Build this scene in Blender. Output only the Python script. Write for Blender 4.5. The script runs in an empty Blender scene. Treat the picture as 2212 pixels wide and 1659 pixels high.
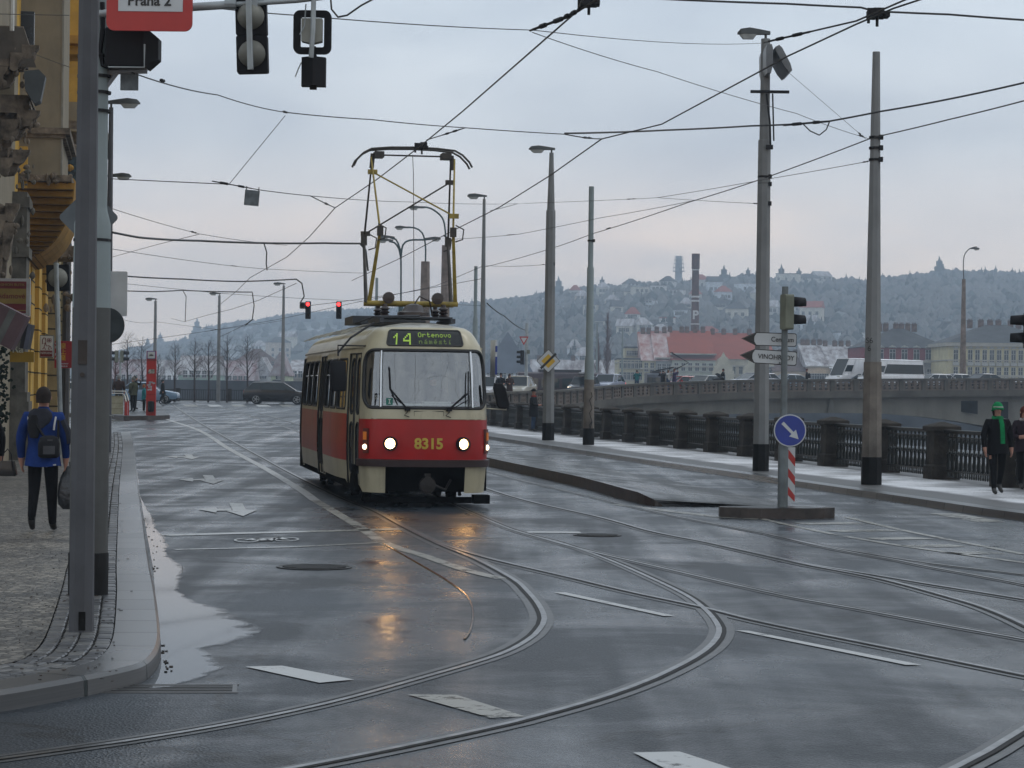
import bpy, bmesh, math, random
from mathutils import Vector, Matrix
from mathutils.geometry import delaunay_2d_cdt
from mathutils.bvhtree import BVHTree
random.seed(7)
SC = bpy.context.scene
PI = math.pi
# ------------------------------------------------------------------ camera
F, CX, CY = 5300.0, 1106.0, 829.5          # focal length and centre in pixels of a 2212 px wide view
CAM_H = 2.0
th, pit = 0.012, 0.0016
fw = Vector((0, math.cos(pit), math.sin(pit)))
r0 = Vector((1, 0, 0)); u0 = Vector((0, -math.sin(pit), math.cos(pit)))
cr = r0*math.cos(th)+u0*math.sin(th); cu = -r0*math.sin(th)+u0*math.cos(th)
cam_d = bpy.data.cameras.new('camera'); cam = bpy.data.objects.new('camera', cam_d)
SC.collection.objects.link(cam)
cam.matrix_world = Matrix(((cr.x, cu.x, -fw.x, 0), (cr.y, cu.y, -fw.y, 0), (cr.z, cu.z, -fw.z, CAM_H), (0, 0, 0, 1)))
cam_d.sensor_width = 36; cam_d.lens = F/2212*36; cam_d.clip_start = 0.5; cam_d.clip_end = 9000
SC.camera = cam
# ------------------------------------------------------------------ world, sun, exposure
W = bpy.data.worlds.new("World"); SC.world = W; W.use_nodes = True
nt = W.node_tree; nt.nodes.clear()
def N(tree, typ, **kw):
    n = tree.nodes.new(typ)
    for k, v in kw.items():
        if k in ('operation','blend_type','data_type','noise_dimensions','feature','sky_type','sun_disc','interpolation','distance','color_ramp','wave_type','bands_direction','normalize','clamp','use_clamp','from_instancer','voronoi_dimensions'):
            setattr(n, k, v)
        else:
            n.inputs[k].default_value = v
    return n
def ramp(tree, stops, interp='LINEAR'):
    n = tree.nodes.new('ShaderNodeValToRGB'); cr_ = n.color_ramp; cr_.interpolation = interp
    while len(cr_.elements) < len(stops): cr_.elements.new(0.5)
    for e, (p, c) in zip(cr_.elements, stops):
        e.position = p; e.color = c if len(c) == 4 else (*c, 1)
    return n
SUN_EL, SUN_ROT = math.radians(48), math.radians(75)
sky = nt.nodes.new('ShaderNodeTexSky'); sky.sky_type = 'NISHITA'; sky.sun_disc = False
sky.sun_elevation = SUN_EL; sky.sun_rotation = SUN_ROT
tc = nt.nodes.new('ShaderNodeTexCoord'); sep = nt.nodes.new('ShaderNodeSeparateXYZ'); nt.links.new(tc.outputs['Generated'], sep.inputs[0])
mp = nt.nodes.new('ShaderNodeMapping'); mp.inputs['Scale'].default_value = (1, 1, 2.6); nt.links.new(tc.outputs['Generated'], mp.inputs[0])
n1 = N(nt, 'ShaderNodeTexNoise', Scale=7.5, Detail=4.0, Roughness=0.5, Distortion=0.25); nt.links.new(mp.outputs[0], n1.inputs['Vector'])
# elevation: clouds go from a pale rose band at the horizon to slate blue-grey above
el = ramp(nt, [(0.0, (1.0, .80, .62)), (0.03, (.94, .76, .61)), (0.062, (.70, .63, .59)), (0.10, (.515, .54, .575)), (0.15, (.50, .55, .605)), (0.5, (.52, .58, .635)), (1.0, (.56, .61, .66))])
nt.links.new(sep.outputs['Z'], el.inputs[0])
cl = ramp(nt, [(0.30, (.80, .815, .85)), (0.5, (.97, .975, .98)), (0.70, (1.12, 1.11, 1.09))]); nt.links.new(n1.outputs['Fac'], cl.inputs[0])
mul = N(nt, 'ShaderNodeMix', data_type='RGBA', blend_type='MULTIPLY'); mul.inputs[0].default_value = 1.0
nt.links.new(el.outputs[0], mul.inputs[6]); nt.links.new(cl.outputs[0], mul.inputs[7])
# warm breaks low in the cloud
n2 = N(nt, 'ShaderNodeTexNoise', Scale=9.0, Detail=3.0, Roughness=0.55); nt.links.new(mp.outputs[0], n2.inputs['Vector'])
wr = ramp(nt, [(0.52, (0, 0, 0)), (0.70, (1, 1, 1))]); nt.links.new(n2.outputs['Fac'], wr.inputs[0])
we = ramp(nt, [(0.0, (.3,.3,.3)), (0.04, (1, 1, 1)), (0.085, (0, 0, 0))]); nt.links.new(sep.outputs['Z'], we.inputs[0])
wm = N(nt, 'ShaderNodeMath', operation='MULTIPLY'); nt.links.new(wr.outputs[0], wm.inputs[0]); nt.links.new(we.outputs[0], wm.inputs[1])
wmx = N(nt, 'ShaderNodeMix', data_type='RGBA', blend_type='MIX'); nt.links.new(wm.outputs[0], wmx.inputs[0])
nt.links.new(mul.outputs[2], wmx.inputs[6]); wmx.inputs[7].default_value = (1.0, .78, .62, 1)
sc10 = N(nt, 'ShaderNodeMix', data_type='RGBA', blend_type='MULTIPLY'); sc10.inputs[0].default_value = 1.0
nt.links.new(wmx.outputs[2], sc10.inputs[6]); sc10.inputs[7].default_value = (10, 10, 10, 1)
fin = N(nt, 'ShaderNodeMix', data_type='RGBA', blend_type='MIX'); fin.inputs[0].default_value = 0.93
nt.links.new(sky.outputs[0], fin.inputs[6]); nt.links.new(sc10.outputs[2], fin.inputs[7])
bg = N(nt, 'ShaderNodeBackground', Strength=0.145); nt.links.new(fin.outputs[2], bg.inputs[0])
wo = nt.nodes.new('ShaderNodeOutputWorld'); nt.links.new(bg.outputs[0], wo.inputs[0])
sun_d = bpy.data.lights.new('sun', 'SUN'); sun_d.energy = 0.5; sun_d.angle = math.radians(20); sun_d.color = (1, .96, .92)
sun = bpy.data.objects.new('sun', sun_d); SC.collection.objects.link(sun)
sdir = Vector((math.sin(SUN_ROT)*math.cos(SUN_EL), math.cos(SUN_ROT)*math.cos(SUN_EL), math.sin(SUN_EL)))
sun.rotation_euler = (-sdir).to_track_quat('-Z', 'Y').to_euler(); sun.location = (0, -20, 60)
SC.view_settings.view_transform = 'Standard'; SC.view_settings.look = 'None'; SC.view_settings.exposure = 0.0; SC.view_settings.gamma = 1
SC.cycles.max_bounces = 6; SC.cycles.volume_bounces = 1; SC.cycles.transparent_max_bounces = 12
SC.cycles.sample_clamp_indirect = 4
# ------------------------------------------------------------------ ground shape and pixel helpers
def sst(a, b, x):
    t = min(1, max(0, (x-a)/(b-a))); return t*t*(3-2*t)
def gz(X, Y):
    u = X+.152*Y
    t = Y-70
    s = t if t > 8 else (0 if t < -8 else (t+8)**2/32)
    k_ = 3.5*sst(125, 160, Y)
    return .0058*min(s, 130)*(1-sst(9.5+k_, 15.5+k_, u))
def ray(x, y): return cr*((x-CX)/F)+cu*(-(y-CY)/F)+fw
def P(x, y, Y):
    d = ray(x, y); t = Y/d.y; return Vector((d.x*t, Y, CAM_H+d.z*t))
def Pz(x, y, z):
    d = ray(x, y); t = (z-CAM_H)/d.z; return Vector((d.x*t, d.y*t, z))
def G(x, y, zo=0.0):
    d = ray(x, y); t = (zo-CAM_H)/d.z if d.z < -1e-5 else 400
    Y = min(t*d.y, 260)
    for _ in range(40):
        z = gz(d.x/d.y*Y, Y)+zo
        Yn = (z-CAM_H)/d.z*d.y if d.z < -1e-5 else 260
        Y = .6*Y+.4*min(max(Yn, 5), 260)
    X = d.x/d.y*Y
    return Vector((X, Y, gz(X, Y)+zo))
def srgb(r, g, b):
    f = lambda c: (c/255/12.92) if c/255 <= .04045 else ((c/255+.055)/1.055)**2.4
    return (f(r), f(g), f(b))
# ------------------------------------------------------------------ materials
MATS = {}
def mat(name, col, rough=.7, metal=0.0, var=.12, vs=3.0, bump=0.0, bs=30.0, col2=None, spec=.5, stretch=None, coat=0, dirt=0):
    if name in MATS: return MATS[name]
    m = bpy.data.materials.new(name); m.use_nodes = True; t = m.node_tree
    b = t.nodes['Principled BSDF']; b.inputs['Roughness'].default_value = rough; b.inputs['Metallic'].default_value = metal
    b.inputs['Specular IOR Level'].default_value = .2 if (spec == .5 and rough >= .55) else spec; b.inputs['Coat Weight'].default_value = coat
    c = t.nodes.new('ShaderNodeTexCoord'); src = c.outputs['Object']
    if stretch:
        mm = t.nodes.new('ShaderNodeMapping'); mm.inputs['Scale'].default_value = stretch; t.links.new(src, mm.inputs[0]); src = mm.outputs[0]
    n = N(t, 'ShaderNodeTexNoise', Scale=vs, Detail=5.0, Roughness=.6); t.links.new(src, n.inputs['Vector'])
    c2 = col2 or tuple(x*(1-var*2.2) for x in col)
    c1 = col if col2 else tuple(min(1, x*(1+var)) for x in col)
    r = ramp(t, [(.32, c2), (.68, c1)]); t.links.new(n.outputs['Fac'], r.inputs[0]); out = r.outputs[0]
    if dirt:
        n3 = N(t, 'ShaderNodeTexNoise', Scale=vs*.45, Detail=6.0, Roughness=.7); mq = t.nodes.new('ShaderNodeMapping'); mq.inputs['Scale'].default_value = (3, 3, .6)
        t.links.new(c.outputs['Object'], mq.inputs[0]); t.links.new(mq.outputs[0], n3.inputs['Vector'])
        r3 = ramp(t, [(.5, (0, 0, 0)), (.75, (dirt, dirt, dirt))]); t.links.new(n3.outputs['Fac'], r3.inputs[0])
        mx = N(t, 'ShaderNodeMix', data_type='RGBA'); t.links.new(r3.outputs[0], mx.inputs[0]); t.links.new(out, mx.inputs[6]); mx.inputs[7].default_value = (.05, .042, .035, 1)
        out = mx.outputs[2]
    t.links.new(out, b.inputs['Base Color'])
    if bump:
        n4 = N(t, 'ShaderNodeTexNoise', Scale=bs, Detail=4.0); t.links.new(src, n4.inputs['Vector'])
        bp = N(t, 'ShaderNodeBump', Strength=bump, Distance=.02); t.links.new(n4.outputs['Fac'], bp.inputs['Height']); t.links.new(bp.outputs[0], b.inputs['Normal'])
    MATS[name] = m; return m
def emit(name, col, s):
    if name in MATS: return MATS[name]
    m = bpy.data.materials.new(name); m.use_nodes = True; b = m.node_tree.nodes['Principled BSDF']
    b.inputs['Base Color'].default_value = (*[min(1, c*.6) for c in col], 1); b.inputs['Emission Color'].default_value = (*col, 1); b.inputs['Emission Strength'].default_value = s
    MATS[name] = m; return m
def glass(name, tint=(.02, .025, .03), clear=.0, rough=.03, refl=1.0):
    if name in MATS: return MATS[name]
    m = bpy.data.materials.new(name); m.use_nodes = True; t = m.node_tree; b = t.nodes['Principled BSDF']
    b.inputs['Base Color'].default_value = (*tint, 1); b.inputs['Roughness'].default_value = rough; b.inputs['Specular IOR Level'].default_value = .5*refl
    b.inputs['IOR'].default_value = 1.52; b.inputs['Coat Weight'].default_value = 0
    if clear > 0:
        tr = t.nodes.new('ShaderNodeBsdfTransparent'); tr.inputs[0].default_value = (.80, .86, .85, 1)
        gl = t.nodes.new('ShaderNodeBsdfGlossy'); gl.inputs['Roughness'].default_value = rough; gl.inputs[0].default_value = (1, 1, 1, 1)
        fr = N(t, 'ShaderNodeFresnel', IOR=1.6); mx = t.nodes.new('ShaderNodeMixShader')
        ad = N(t, 'ShaderNodeMath', operation='ADD'); ad.inputs[1].default_value = 1-clear; ad.use_clamp = True
        t.links.new(fr.outputs[0], ad.inputs[0]); t.links.new(ad.outputs[0], mx.inputs[0]); t.links.new(tr.outputs[0], mx.inputs[1]); t.links.new(gl.outputs[0], mx.inputs[2])
        t.links.new(mx.outputs[0], t.nodes['Material Output'].inputs[0])
    MATS[name] = m; return m
# ------------------------------------------------------------------ mesh builder
class MB:
    def __init__(s): s.v = []; s.f = []; s.mi = []; s.uv = {}
    def add(s, vs, fs, m=0):
        o = len(s.v); s.v += [tuple(v) for v in vs]
        for f in fs: s.f.append(tuple(i+o for i in f)); s.mi.append(m)
        return o
    def box(s, c, d, m=0, rz=0, M=None):
        x, y, z = d[0]/2, d[1]/2, d[2]/2; vs = [Vector((a*x, b*y, e*z)) for e in (-1, 1) for a, b in ((-1, -1), (1, -1), (1, 1), (-1, 1))]
        R = M if M is not None else Matrix.Rotation(rz, 3, 'Z')
        s.add([R@v+Vector(c) for v in vs], [(3, 2, 1, 0), (4, 5, 6, 7), (0, 1, 5, 4), (1, 2, 6, 5), (2, 3, 7, 6), (3, 0, 4, 7)], m); return s
    def tube(s, pts, r, n=8, m=0, cap=True, rot=0):
        pts = [Vector(p) for p in pts]; k = len(pts); rs = r if isinstance(r, (list, tuple)) else [r]*k
        prev = None; rings = []
        for i, p in enumerate(pts):
            t = (pts[min(i+1, k-1)]-pts[max(i-1, 0)])
            if t.length < 1e-9: t = Vector((0, 0, 1))
            t.normalize()
            if prev is None:
                a = Vector((1, 0, 0)) if abs(t.x) < .8 else Vector((0, 1, 0)); a = (a-t*a.dot(t)).normalized()
            else:
                a = prev-t*prev.dot(t); a = a.normalized() if a.length > 1e-6 else prev
            prev = a; b = t.cross(a)
            rings.append([p+(a*math.cos(rot+2*PI*j/n)+b*math.sin(rot+2*PI*j/n))*rs[i] for j in range(n)])
        return s.loft(rings, m, cap)
    def loft(s, rings, m=0, cap=True, closed=True):
        n = len(rings[0]); o = s.add([v for r_ in rings for v in r_], [])
        for i in range(len(rings)-1):
            for j in range(n if closed else n-1):
                a = o+i*n+j; b = o+i*n+(j+1) % n; s.f.append((a, b, b+n, a+n)); s.mi.append(m)
        if cap:
            s.f.append(tuple(o+j for j in reversed(range(n)))); s.mi.append(m)
            s.f.append(tuple(o+(len(rings)-1)*n+j for j in range(n))); s.mi.append(m)
        return s
    def lathe(s, c, prof, n=16, m=0, axis='Z', rot=0):
        rings = []
        for r_, z in prof:
            q = []
            for j in range(n):
                a = rot+2*PI*j/n; p = Vector((r_*math.cos(a), r_*math.sin(a), z))
                if axis == 'Y': p = Vector((p.x, p.z, p.y))
                if axis == 'X': p = Vector((p.z, p.x, p.y))
                q.append(p+Vector(c))
            rings.append(q)
        return s.loft(rings, m)
    def prism(s, poly, d, m=0, M=None, off=(0, 0, 0)):
        # poly in local XZ, thickness d along local Y centred
        k = len(poly); vs = [Vector((p[0], -d/2, p[1])) for p in poly]+[Vector((p[0], d/2, p[1])) for p in poly]
        R = M if M is not None else Matrix.Identity(3)
        s.add([R@v+Vector(off) for v in vs], [tuple(range(k)), tuple(reversed(range(k, 2*k)))]+[(j, j+k, (j+1) % k+k, (j+1) % k) for j in range(k)], m); return s
    def quad(s, a, b, c, d, m=0): s.add([a, b, c, d], [(0, 1, 2, 3)], m); return s
    def build(s, name, mats, parent=None, loc=(0, 0, 0), rot=(0, 0, 0), smooth=False, fix=True):
        me = bpy.data.meshes.new(name); me.from_pydata(s.v, [], s.f)
        for m in (mats if isinstance(mats, (list, tuple)) else [mats]): me.materials.append(m)
        me.polygons.foreach_set('material_index', s.mi)
        if s.uv:
            uvl = me.uv_layers.new(name='UVMap')
            for lp in me.loops: uvl.data[lp.index].uv = s.uv.get(lp.vertex_index, (0, 0))
        if fix:
            bm = bmesh.new(); bm.from_mesh(me); bmesh.ops.recalc_face_normals(bm, faces=bm.faces); bm.to_mesh(me); bm.free()
        if smooth:
            me.polygons.foreach_set('use_smooth', [True]*len(me.polygons))
            if smooth != 2: me.set_sharp_from_angle(angle=math.radians(40))
        me.update()
        return link(name, me, parent, loc, rot)
def link(name, me, parent=None, loc=(0, 0, 0), rot=(0, 0, 0)):
    o = bpy.data.objects.new(name, me); SC.collection.objects.link(o); o.location = loc; o.rotation_euler = rot
    if parent: o.parent = parent
    return o
def tag(o, label=None, cat=None, group=None, kind=None):
    if label: o['label'] = label
    if cat: o['category'] = cat
    if group: o['group'] = group
    if kind: o['kind'] = kind
    return o
def thing(name, label, cat, loc=(0, 0, 0), rz=0, group=None, scale=1):
    o = bpy.data.objects.new(name, None); SC.collection.objects.link(o); o.location = loc; o.rotation_euler = (0, 0, rz); o.scale = (scale,)*3
    o.empty_display_size = .2
    return tag(o, label, cat, group)
def copy_tree(o, parent=None, top=True):
    c = o.copy(); SC.collection.objects.link(c)
    if not top: c.parent = parent
    for ch in list(o.children): copy_tree(ch, c, False)
    return c
def text(s_, size, m, parent, loc, rot=(PI/2, 0, 0), name='lettering', ext=.002, bold=0.0, ax='CENTER', sx=1.0, spacing=1.0):
    cu_ = bpy.data.curves.new('txt', 'FONT'); cu_.body = s_; cu_.size = size; cu_.extrude = ext; cu_.offset = bold; cu_.align_x = ax; cu_.align_y = 'CENTER'; cu_.space_character = spacing
    to = bpy.data.objects.new('txt', cu_); SC.collection.objects.link(to); dg = bpy.context.evaluated_depsgraph_get()
    me = bpy.data.meshes.new_from_object(to.evaluated_get(dg)); bpy.data.objects.remove(to); bpy.data.curves.remove(cu_)
    me.materials.clear(); me.materials.append(m); me.name = name
    o = link(name, me, parent, loc, rot); o.scale = (sx, 1, 1); return o
def crom(pts, step=.5):
    pts = [Vector(p) for p in pts]; out = []
    for i in range(len(pts)-1):
        p0 = pts[max(i-1, 0)]; p1 = pts[i]; p2 = pts[i+1]; p3 = pts[min(i+2, len(pts)-1)]
        k = max(1, int((p2-p1).length/step))
        for j in range(k):
            t = j/k; out.append(.5*((2*p1)+(p2-p0)*t+(2*p0-5*p1+4*p2-p3)*t*t+(3*p1-p0-3*p2+p3)*t*t*t))
    out.append(pts[-1]); return out
def gline(px, zo=0.0, step=.5):
    q = crom([Vector((*G(x, y, zo).xy, 0)) for x, y in px], step)
    return [Vector((p.x, p.y, gz(p.x, p.y)+zo)) for p in q]
def ribbon(mb, line, o0, o1, dz=0, m=0):
    k = len(line); rings = []
    for i, p in enumerate(line):
        t = line[min(i+1, k-1)]-line[max(i-1, 0)]; t.z = 0; t.normalize(); nn = Vector((t.y, -t.x, 0))
        a = p+nn*o0; b = p+nn*o1; rings.append([Vector((a.x, a.y, p.z+dz)), Vector((b.x, b.y, p.z+dz))])
    mb.loft(rings, m, cap=False, closed=False)
def strip(mb, A, B, dzA=0, dzB=0, m=0, uvk=1.0):
    o = len(mb.v); L = 0
    for i, (a, b) in enumerate(zip(A, B)):
        if i: L += (Vector(a)-Vector(A[i-1])).length
        mb.uv[len(mb.v)] = (L, 0); mb.uv[len(mb.v)+1] = (L, (Vector(b)-Vector(a)).length)
        mb.v += [(a[0], a[1], a[2]+dzA), (b[0], b[1], b[2]+dzB)]
    for i in range(len(A)-1): mb.f.append((o+2*i, o+2*i+1, o+2*i+3, o+2*i+2)); mb.mi.append(m)
ROT = lambda a: Matrix.Rotation(a, 3, 'Z')
YAW = math.atan(.152)      # the street runs along (-.152, 1)
DK = mat('dark_paint', (.012, .012, .014), .6, spec=.25)
BLACKM = mat('black_plastic', (.010, .010, .012), .65, spec=.2)
GALV = mat('galvanised_steel', (.34, .37, .38), .5, .3, .12, 4)
WIRE = mat('wire', (.02, .02, .02), .5)
# ================================================================== SETTING: ground, road, pavements
def asphalt(name, dark=(.009, .012, .016), light=(.033, .041, .050), wet=.5, seed=0.0, rlo=.15, rhi=.43, bmp=.6):
    m = bpy.data.materials.new(name); m.use_nodes = True; t = m.node_tree; b = t.nodes['Principled BSDF']
    c = t.nodes.new('ShaderNodeTexCoord'); mp_ = t.nodes.new('ShaderNodeMapping'); mp_.inputs['Location'].default_value = (seed, seed*2, 0); t.links.new(c.outputs['Object'], mp_.inputs[0])
    L = lambda a, b_: t.links.new(a, b_)
    big = N(t, 'ShaderNodeTexNoise', Scale=.42, Detail=6.0, Roughness=.62, Distortion=.6); L(mp_.outputs[0], big.inputs['Vector'])
    lane = t.nodes.new('ShaderNodeMapping'); lane.inputs['Rotation'].default_value = (0, 0, -YAW); lane.inputs['Scale'].default_value = (1.5, .07, 1); L(c.outputs['Object'], lane.inputs[0])
    trk = N(t, 'ShaderNodeTexNoise', Scale=.9, Detail=3.0, Roughness=.55); L(lane.outputs[0], trk.inputs['Vector'])
    ad = N(t, 'ShaderNodeMath', operation='MULTIPLY_ADD'); ad.inputs[1].default_value = .45; L(trk.outputs['Fac'], ad.inputs[0])
    m2 = N(t, 'ShaderNodeMath', operation='MULTIPLY'); m2.inputs[1].default_value = .62; L(big.outputs['Fac'], m2.inputs[0]); L(m2.outputs[0], ad.inputs[2])
    rr = ramp(t, [(wet-.11, (rlo,)*3), (wet-.02, (rlo+(rhi-rlo)*.35,)*3), (wet+.1, (rhi,)*3)]); L(ad.outputs[0], rr.inputs[0]); L(rr.outputs[0], b.inputs['Roughness'])
    fine = N(t, 'ShaderNodeTexNoise', Scale=45.0, Detail=4.0, Roughness=.85); L(c.outputs['Object'], fine.inputs['Vector'])
    patch = N(t, 'ShaderNodeTexNoise', Scale=.16, Detail=3.0); L(mp_.outputs[0], patch.inputs['Vector'])
    a3 = N(t, 'ShaderNodeMath', operation='MULTIPLY_ADD'); a3.inputs[1].default_value = .5; L(fine.outputs['Fac'], a3.inputs[0]); 
    m5 = N(t, 'ShaderNodeMath', operation='MULTIPLY'); m5.inputs[1].default_value = .5; L(patch.outputs['Fac'], m5.inputs[0]); L(m5.outputs[0], a3.inputs[2])
    cr2 = ramp(t, [(.42, dark), (.56, light), (.66, tuple(x*2.2 for x in light))]); L(a3.outputs[0], cr2.inputs[0])
    dw = N(t, 'ShaderNodeTexNoise', Scale=1.5, Detail=3.0); L(mp_.outputs[0], dw.inputs['Vector']); vmx = N(t, 'ShaderNodeVectorMath', operation='MULTIPLY_ADD'); vmx.inputs[1].default_value = (1.2, 1.2, 0); L(dw.outputs['Color'], vmx.inputs[0]); L(mp_.outputs[0], vmx.inputs[2])
    ck = N(t, 'ShaderNodeTexVoronoi', feature='DISTANCE_TO_EDGE', Scale=.23); L(vmx.outputs[0], ck.inputs['Vector']); ckr = ramp(t, [(0.0, (.25,)*3), (.0035, (.3,)*3), (.006, (1,)*3)]); L(ck.outputs['Distance'], ckr.inputs[0])
    pk = N(t, 'ShaderNodeTexVoronoi', Scale=.12); L(vmx.outputs[0], pk.inputs['Vector']); pks = t.nodes.new('ShaderNodeSeparateColor'); L(pk.outputs['Color'], pks.inputs[0]); pkr = ramp(t, [(0, (.62,)*3), (1, (1.25,)*3)]); L(pks.outputs[0], pkr.inputs[0])
    mA = N(t, 'ShaderNodeMix', data_type='RGBA', blend_type='MULTIPLY'); mA.inputs[0].default_value = 1; L(cr2.outputs[0], mA.inputs[6]); L(ckr.outputs[0], mA.inputs[7]); mB = N(t, 'ShaderNodeMix', data_type='RGBA', blend_type='MULTIPLY'); mB.inputs[0].default_value = 1; L(mA.outputs[2], mB.inputs[6]); L(pkr.outputs[0], mB.inputs[7]); L(mB.outputs[2], b.inputs['Base Color'])
    agg = N(t, 'ShaderNodeTexVoronoi', Scale=55.0); L(c.outputs['Object'], agg.inputs['Vector'])
    br = ramp(t, [(wet-.13, (.02,)*3), (wet+.1, (1,)*3)]); L(ad.outputs[0], br.inputs[0])
    ms = N(t, 'ShaderNodeMath', operation='MULTIPLY'); ms.inputs[1].default_value = bmp; L(br.outputs[0], ms.inputs[0])
    bp = N(t, 'ShaderNodeBump', Distance=.012); L(ms.outputs[0], bp.inputs['Strength']); L(agg.outputs['Distance'], bp.inputs['Height'])
    wv = N(t, 'ShaderNodeTexNoise', Scale=1.1, Detail=2.0); L(c.outputs['Object'], wv.inputs['Vector'])
    bp2 = N(t, 'ShaderNodeBump', Strength=.10, Distance=.05); L(wv.outputs['Fac'], bp2.inputs['Height']); L(bp2.outputs[0], bp.inputs['Normal']); L(bp.outputs[0], b.inputs['Normal'])
    b.inputs['IOR'].default_value = 1.36; b.inputs['Specular IOR Level'].default_value = .34
    MATS[name] = m; return m
ASPH = asphalt('wet_asphalt'); ASPH2 = asphalt('wet_asphalt_island', (.014, .016, .017), (.055, .058, .06), .48, 7.0)
def worn(name, col, base=(.04, .041, .044), wear=.5, rough=.35):
    m = bpy.data.materials.new(name); m.use_nodes = True; t = m.node_tree; b = t.nodes['Principled BSDF']; c = t.nodes.new('ShaderNodeTexCoord')
    n = N(t, 'ShaderNodeTexNoise', Scale=9.0, Detail=7.0, Roughness=.75); t.links.new(c.outputs['Object'], n.inputs['Vector'])
    n2_ = N(t, 'ShaderNodeTexNoise', Scale=1.6, Detail=4.0, Roughness=.7); t.links.new(c.outputs['Object'], n2_.inputs['Vector']); ma = N(t, 'ShaderNodeMath', operation='MULTIPLY_ADD'); ma.inputs[1].default_value = .5; t.links.new(n2_.outputs['Fac'], ma.inputs[0]); mb_ = N(t, 'ShaderNodeMath', operation='MULTIPLY'); mb_.inputs[1].default_value = .5; t.links.new(n.outputs['Fac'], mb_.inputs[0]); t.links.new(mb_.outputs[0], ma.inputs[2])
    r = ramp(t, [(wear-.05, (0, 0, 0)), (wear+.035, (1, 1, 1))]); t.links.new(ma.outputs[0], r.inputs[0]); b.inputs['Base Color'].default_value = (*col, 1); b.inputs['Roughness'].default_value = rough; b.inputs['Specular IOR Level'].default_value = .3; b.inputs['IOR'].default_value = 1.36; t.links.new(r.outputs[0], b.inputs['Alpha'])
    MATS[name] = m; return m
PAINT = worn('road_paint', (.40, .405, .40), wear=.415, rough=.4); PAINT2 = worn('faded_road_paint', (.24, .235, .21), wear=.46, rough=.35)
STEEL = mat('rail_steel', (.22, .22, .22), .28, .9, .3, 6); GROOVE = mat('rail_groove', (.007, .006, .0055), .6, spec=.15)
SEAM = mat('rail_seam', (.045, .045, .045), .4, 0, .3, 5)
# road sheet
tb = MB(); us = [-140, -60, -30, -20, -14, -8]+[-6+i*1.5 for i in range(17)]+[18.7]; ys = [-60, -20, 3]+[8+i*4 for i in range(46)]+[191.5]
for Y in ys:
    for u in us: X = u-.152*Y; tb.v.append((X, Y, gz(X, Y)))
nu = len(us)
for i in range(len(ys)-1):
    for j in range(nu-1): a = i*nu+j; tb.f.append((a, a+1, a+nu+1, a+nu)); tb.mi.append(0)
tag(tb.build('road', ASPH, smooth=2), kind='structure')
# quay wall under the near railing and along the far edge
STONE = mat('quay_stone', (.16, .15, .135), .8, 0, .2, 1.2, .4, 12)
qb = MB()
for i in range(len(ys)-1):
    a = Vector((18.7-.152*ys[i], ys[i], gz(18.7-.152*ys[i], ys[i])-.004)); b_ = Vector((18.7-.152*ys[i+1], ys[i+1], gz(18.7-.152*ys[i+1], ys[i+1])-.004))
    qb.quad(a, b_, b_-Vector((0, 0, 6)), a-Vector((0, 0, 6)))
qb.quad((-170, 191.5, .75), (-10, 191.5, .75), (-10, 191.5, -6), (-170, 191.5, -6))
tag(qb.build('quay_wall', STONE), kind='structure')
# river and far bank
rm = bpy.data.materials.new('river_water'); rm.use_nodes = True; t = rm.node_tree; b = t.nodes['Principled BSDF']; b.inputs['Base Color'].default_value = (.035, .045, .05, 1); b.inputs['Roughness'].default_value = .12
n = N(t, 'ShaderNodeTexNoise', Scale=1.6, Detail=3.0); c = t.nodes.new('ShaderNodeTexCoord'); t.links.new(c.outputs['Object'], n.inputs['Vector']); bp = N(t, 'ShaderNodeBump', Strength=.35, Distance=.12); t.links.new(n.outputs['Fac'], bp.inputs['Height']); t.links.new(bp.outputs[0], b.inputs['Normal'])
wb = MB(); wb.quad((-900, -60, -4.6), (900, -60, -4.6), (900, 425, -4.6), (-900, 425, -4.6)); tag(wb.build('river', rm), kind='structure')
FARG = mat('far_ground', (.10, .10, .085), .9, 0, .2, .02)
fb = MB(); fb.quad((-3000, 420, 2.0), (3000, 420, 2.0), (3000, 3380, 2.0), (-3000, 3380, 2.0)); tag(fb.build('far_ground', FARG), kind='structure')
fb = MB(); fb.box((-150, 419, -1.4), (1400, 3, 8.2)); [fb.box((-700+i*22+random.uniform(-4, 4), 417.3, 1.2), (random.choice([.5, 1.4, .5]), .5, 3.4)) for i in range(60)]
tag(fb.build('far_embankment_wall', mat('far_wall_stone', (.045, .048, .055), .9, 0, .35, .15)), 'long dark stone embankment wall across the river', 'wall')
# left pavement -------------------------------------------------
KB = [(282, 941), (291, 975), (299, 1057), (311, 1145), (325, 1242), (337, 1305), (347, 1387), (346, 1426), (335, 1451), (311, 1472), (262, 1487), (184, 1504), (97, 1521), (0, 1538), (-140, 1556)]
KI = [(264, 938), (263, 975), (262, 1048), (257, 1145), (256, 1242), (256, 1305), (254, 1380), (246, 1415), (232, 1434), (212, 1446), (160, 1462), (97, 1476), (49, 1484), (0, 1494), (-140, 1512)]
KH = .13
def wline(px, zo): return [Vector((*G(x, y, zo).xy, 0)) for x, y in px]
ko, ki = wline(KB, 0), wline(KI, KH)
def resamp(A, n):
    q = crom(A, .15); L = [0]
    for i in range(1, len(q)): L.append(L[-1]+(q[i]-q[i-1]).length)
    out = []; j = 0
    for i in range(n):
        s_ = L[-1]*i/(n-1)
        while j < len(L)-2 and L[j+1] < s_: j += 1
        f = (s_-L[j])/max(1e-6, L[j+1]-L[j]); out.append(q[j].lerp(q[j+1], min(1, f)))
    return out
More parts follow.
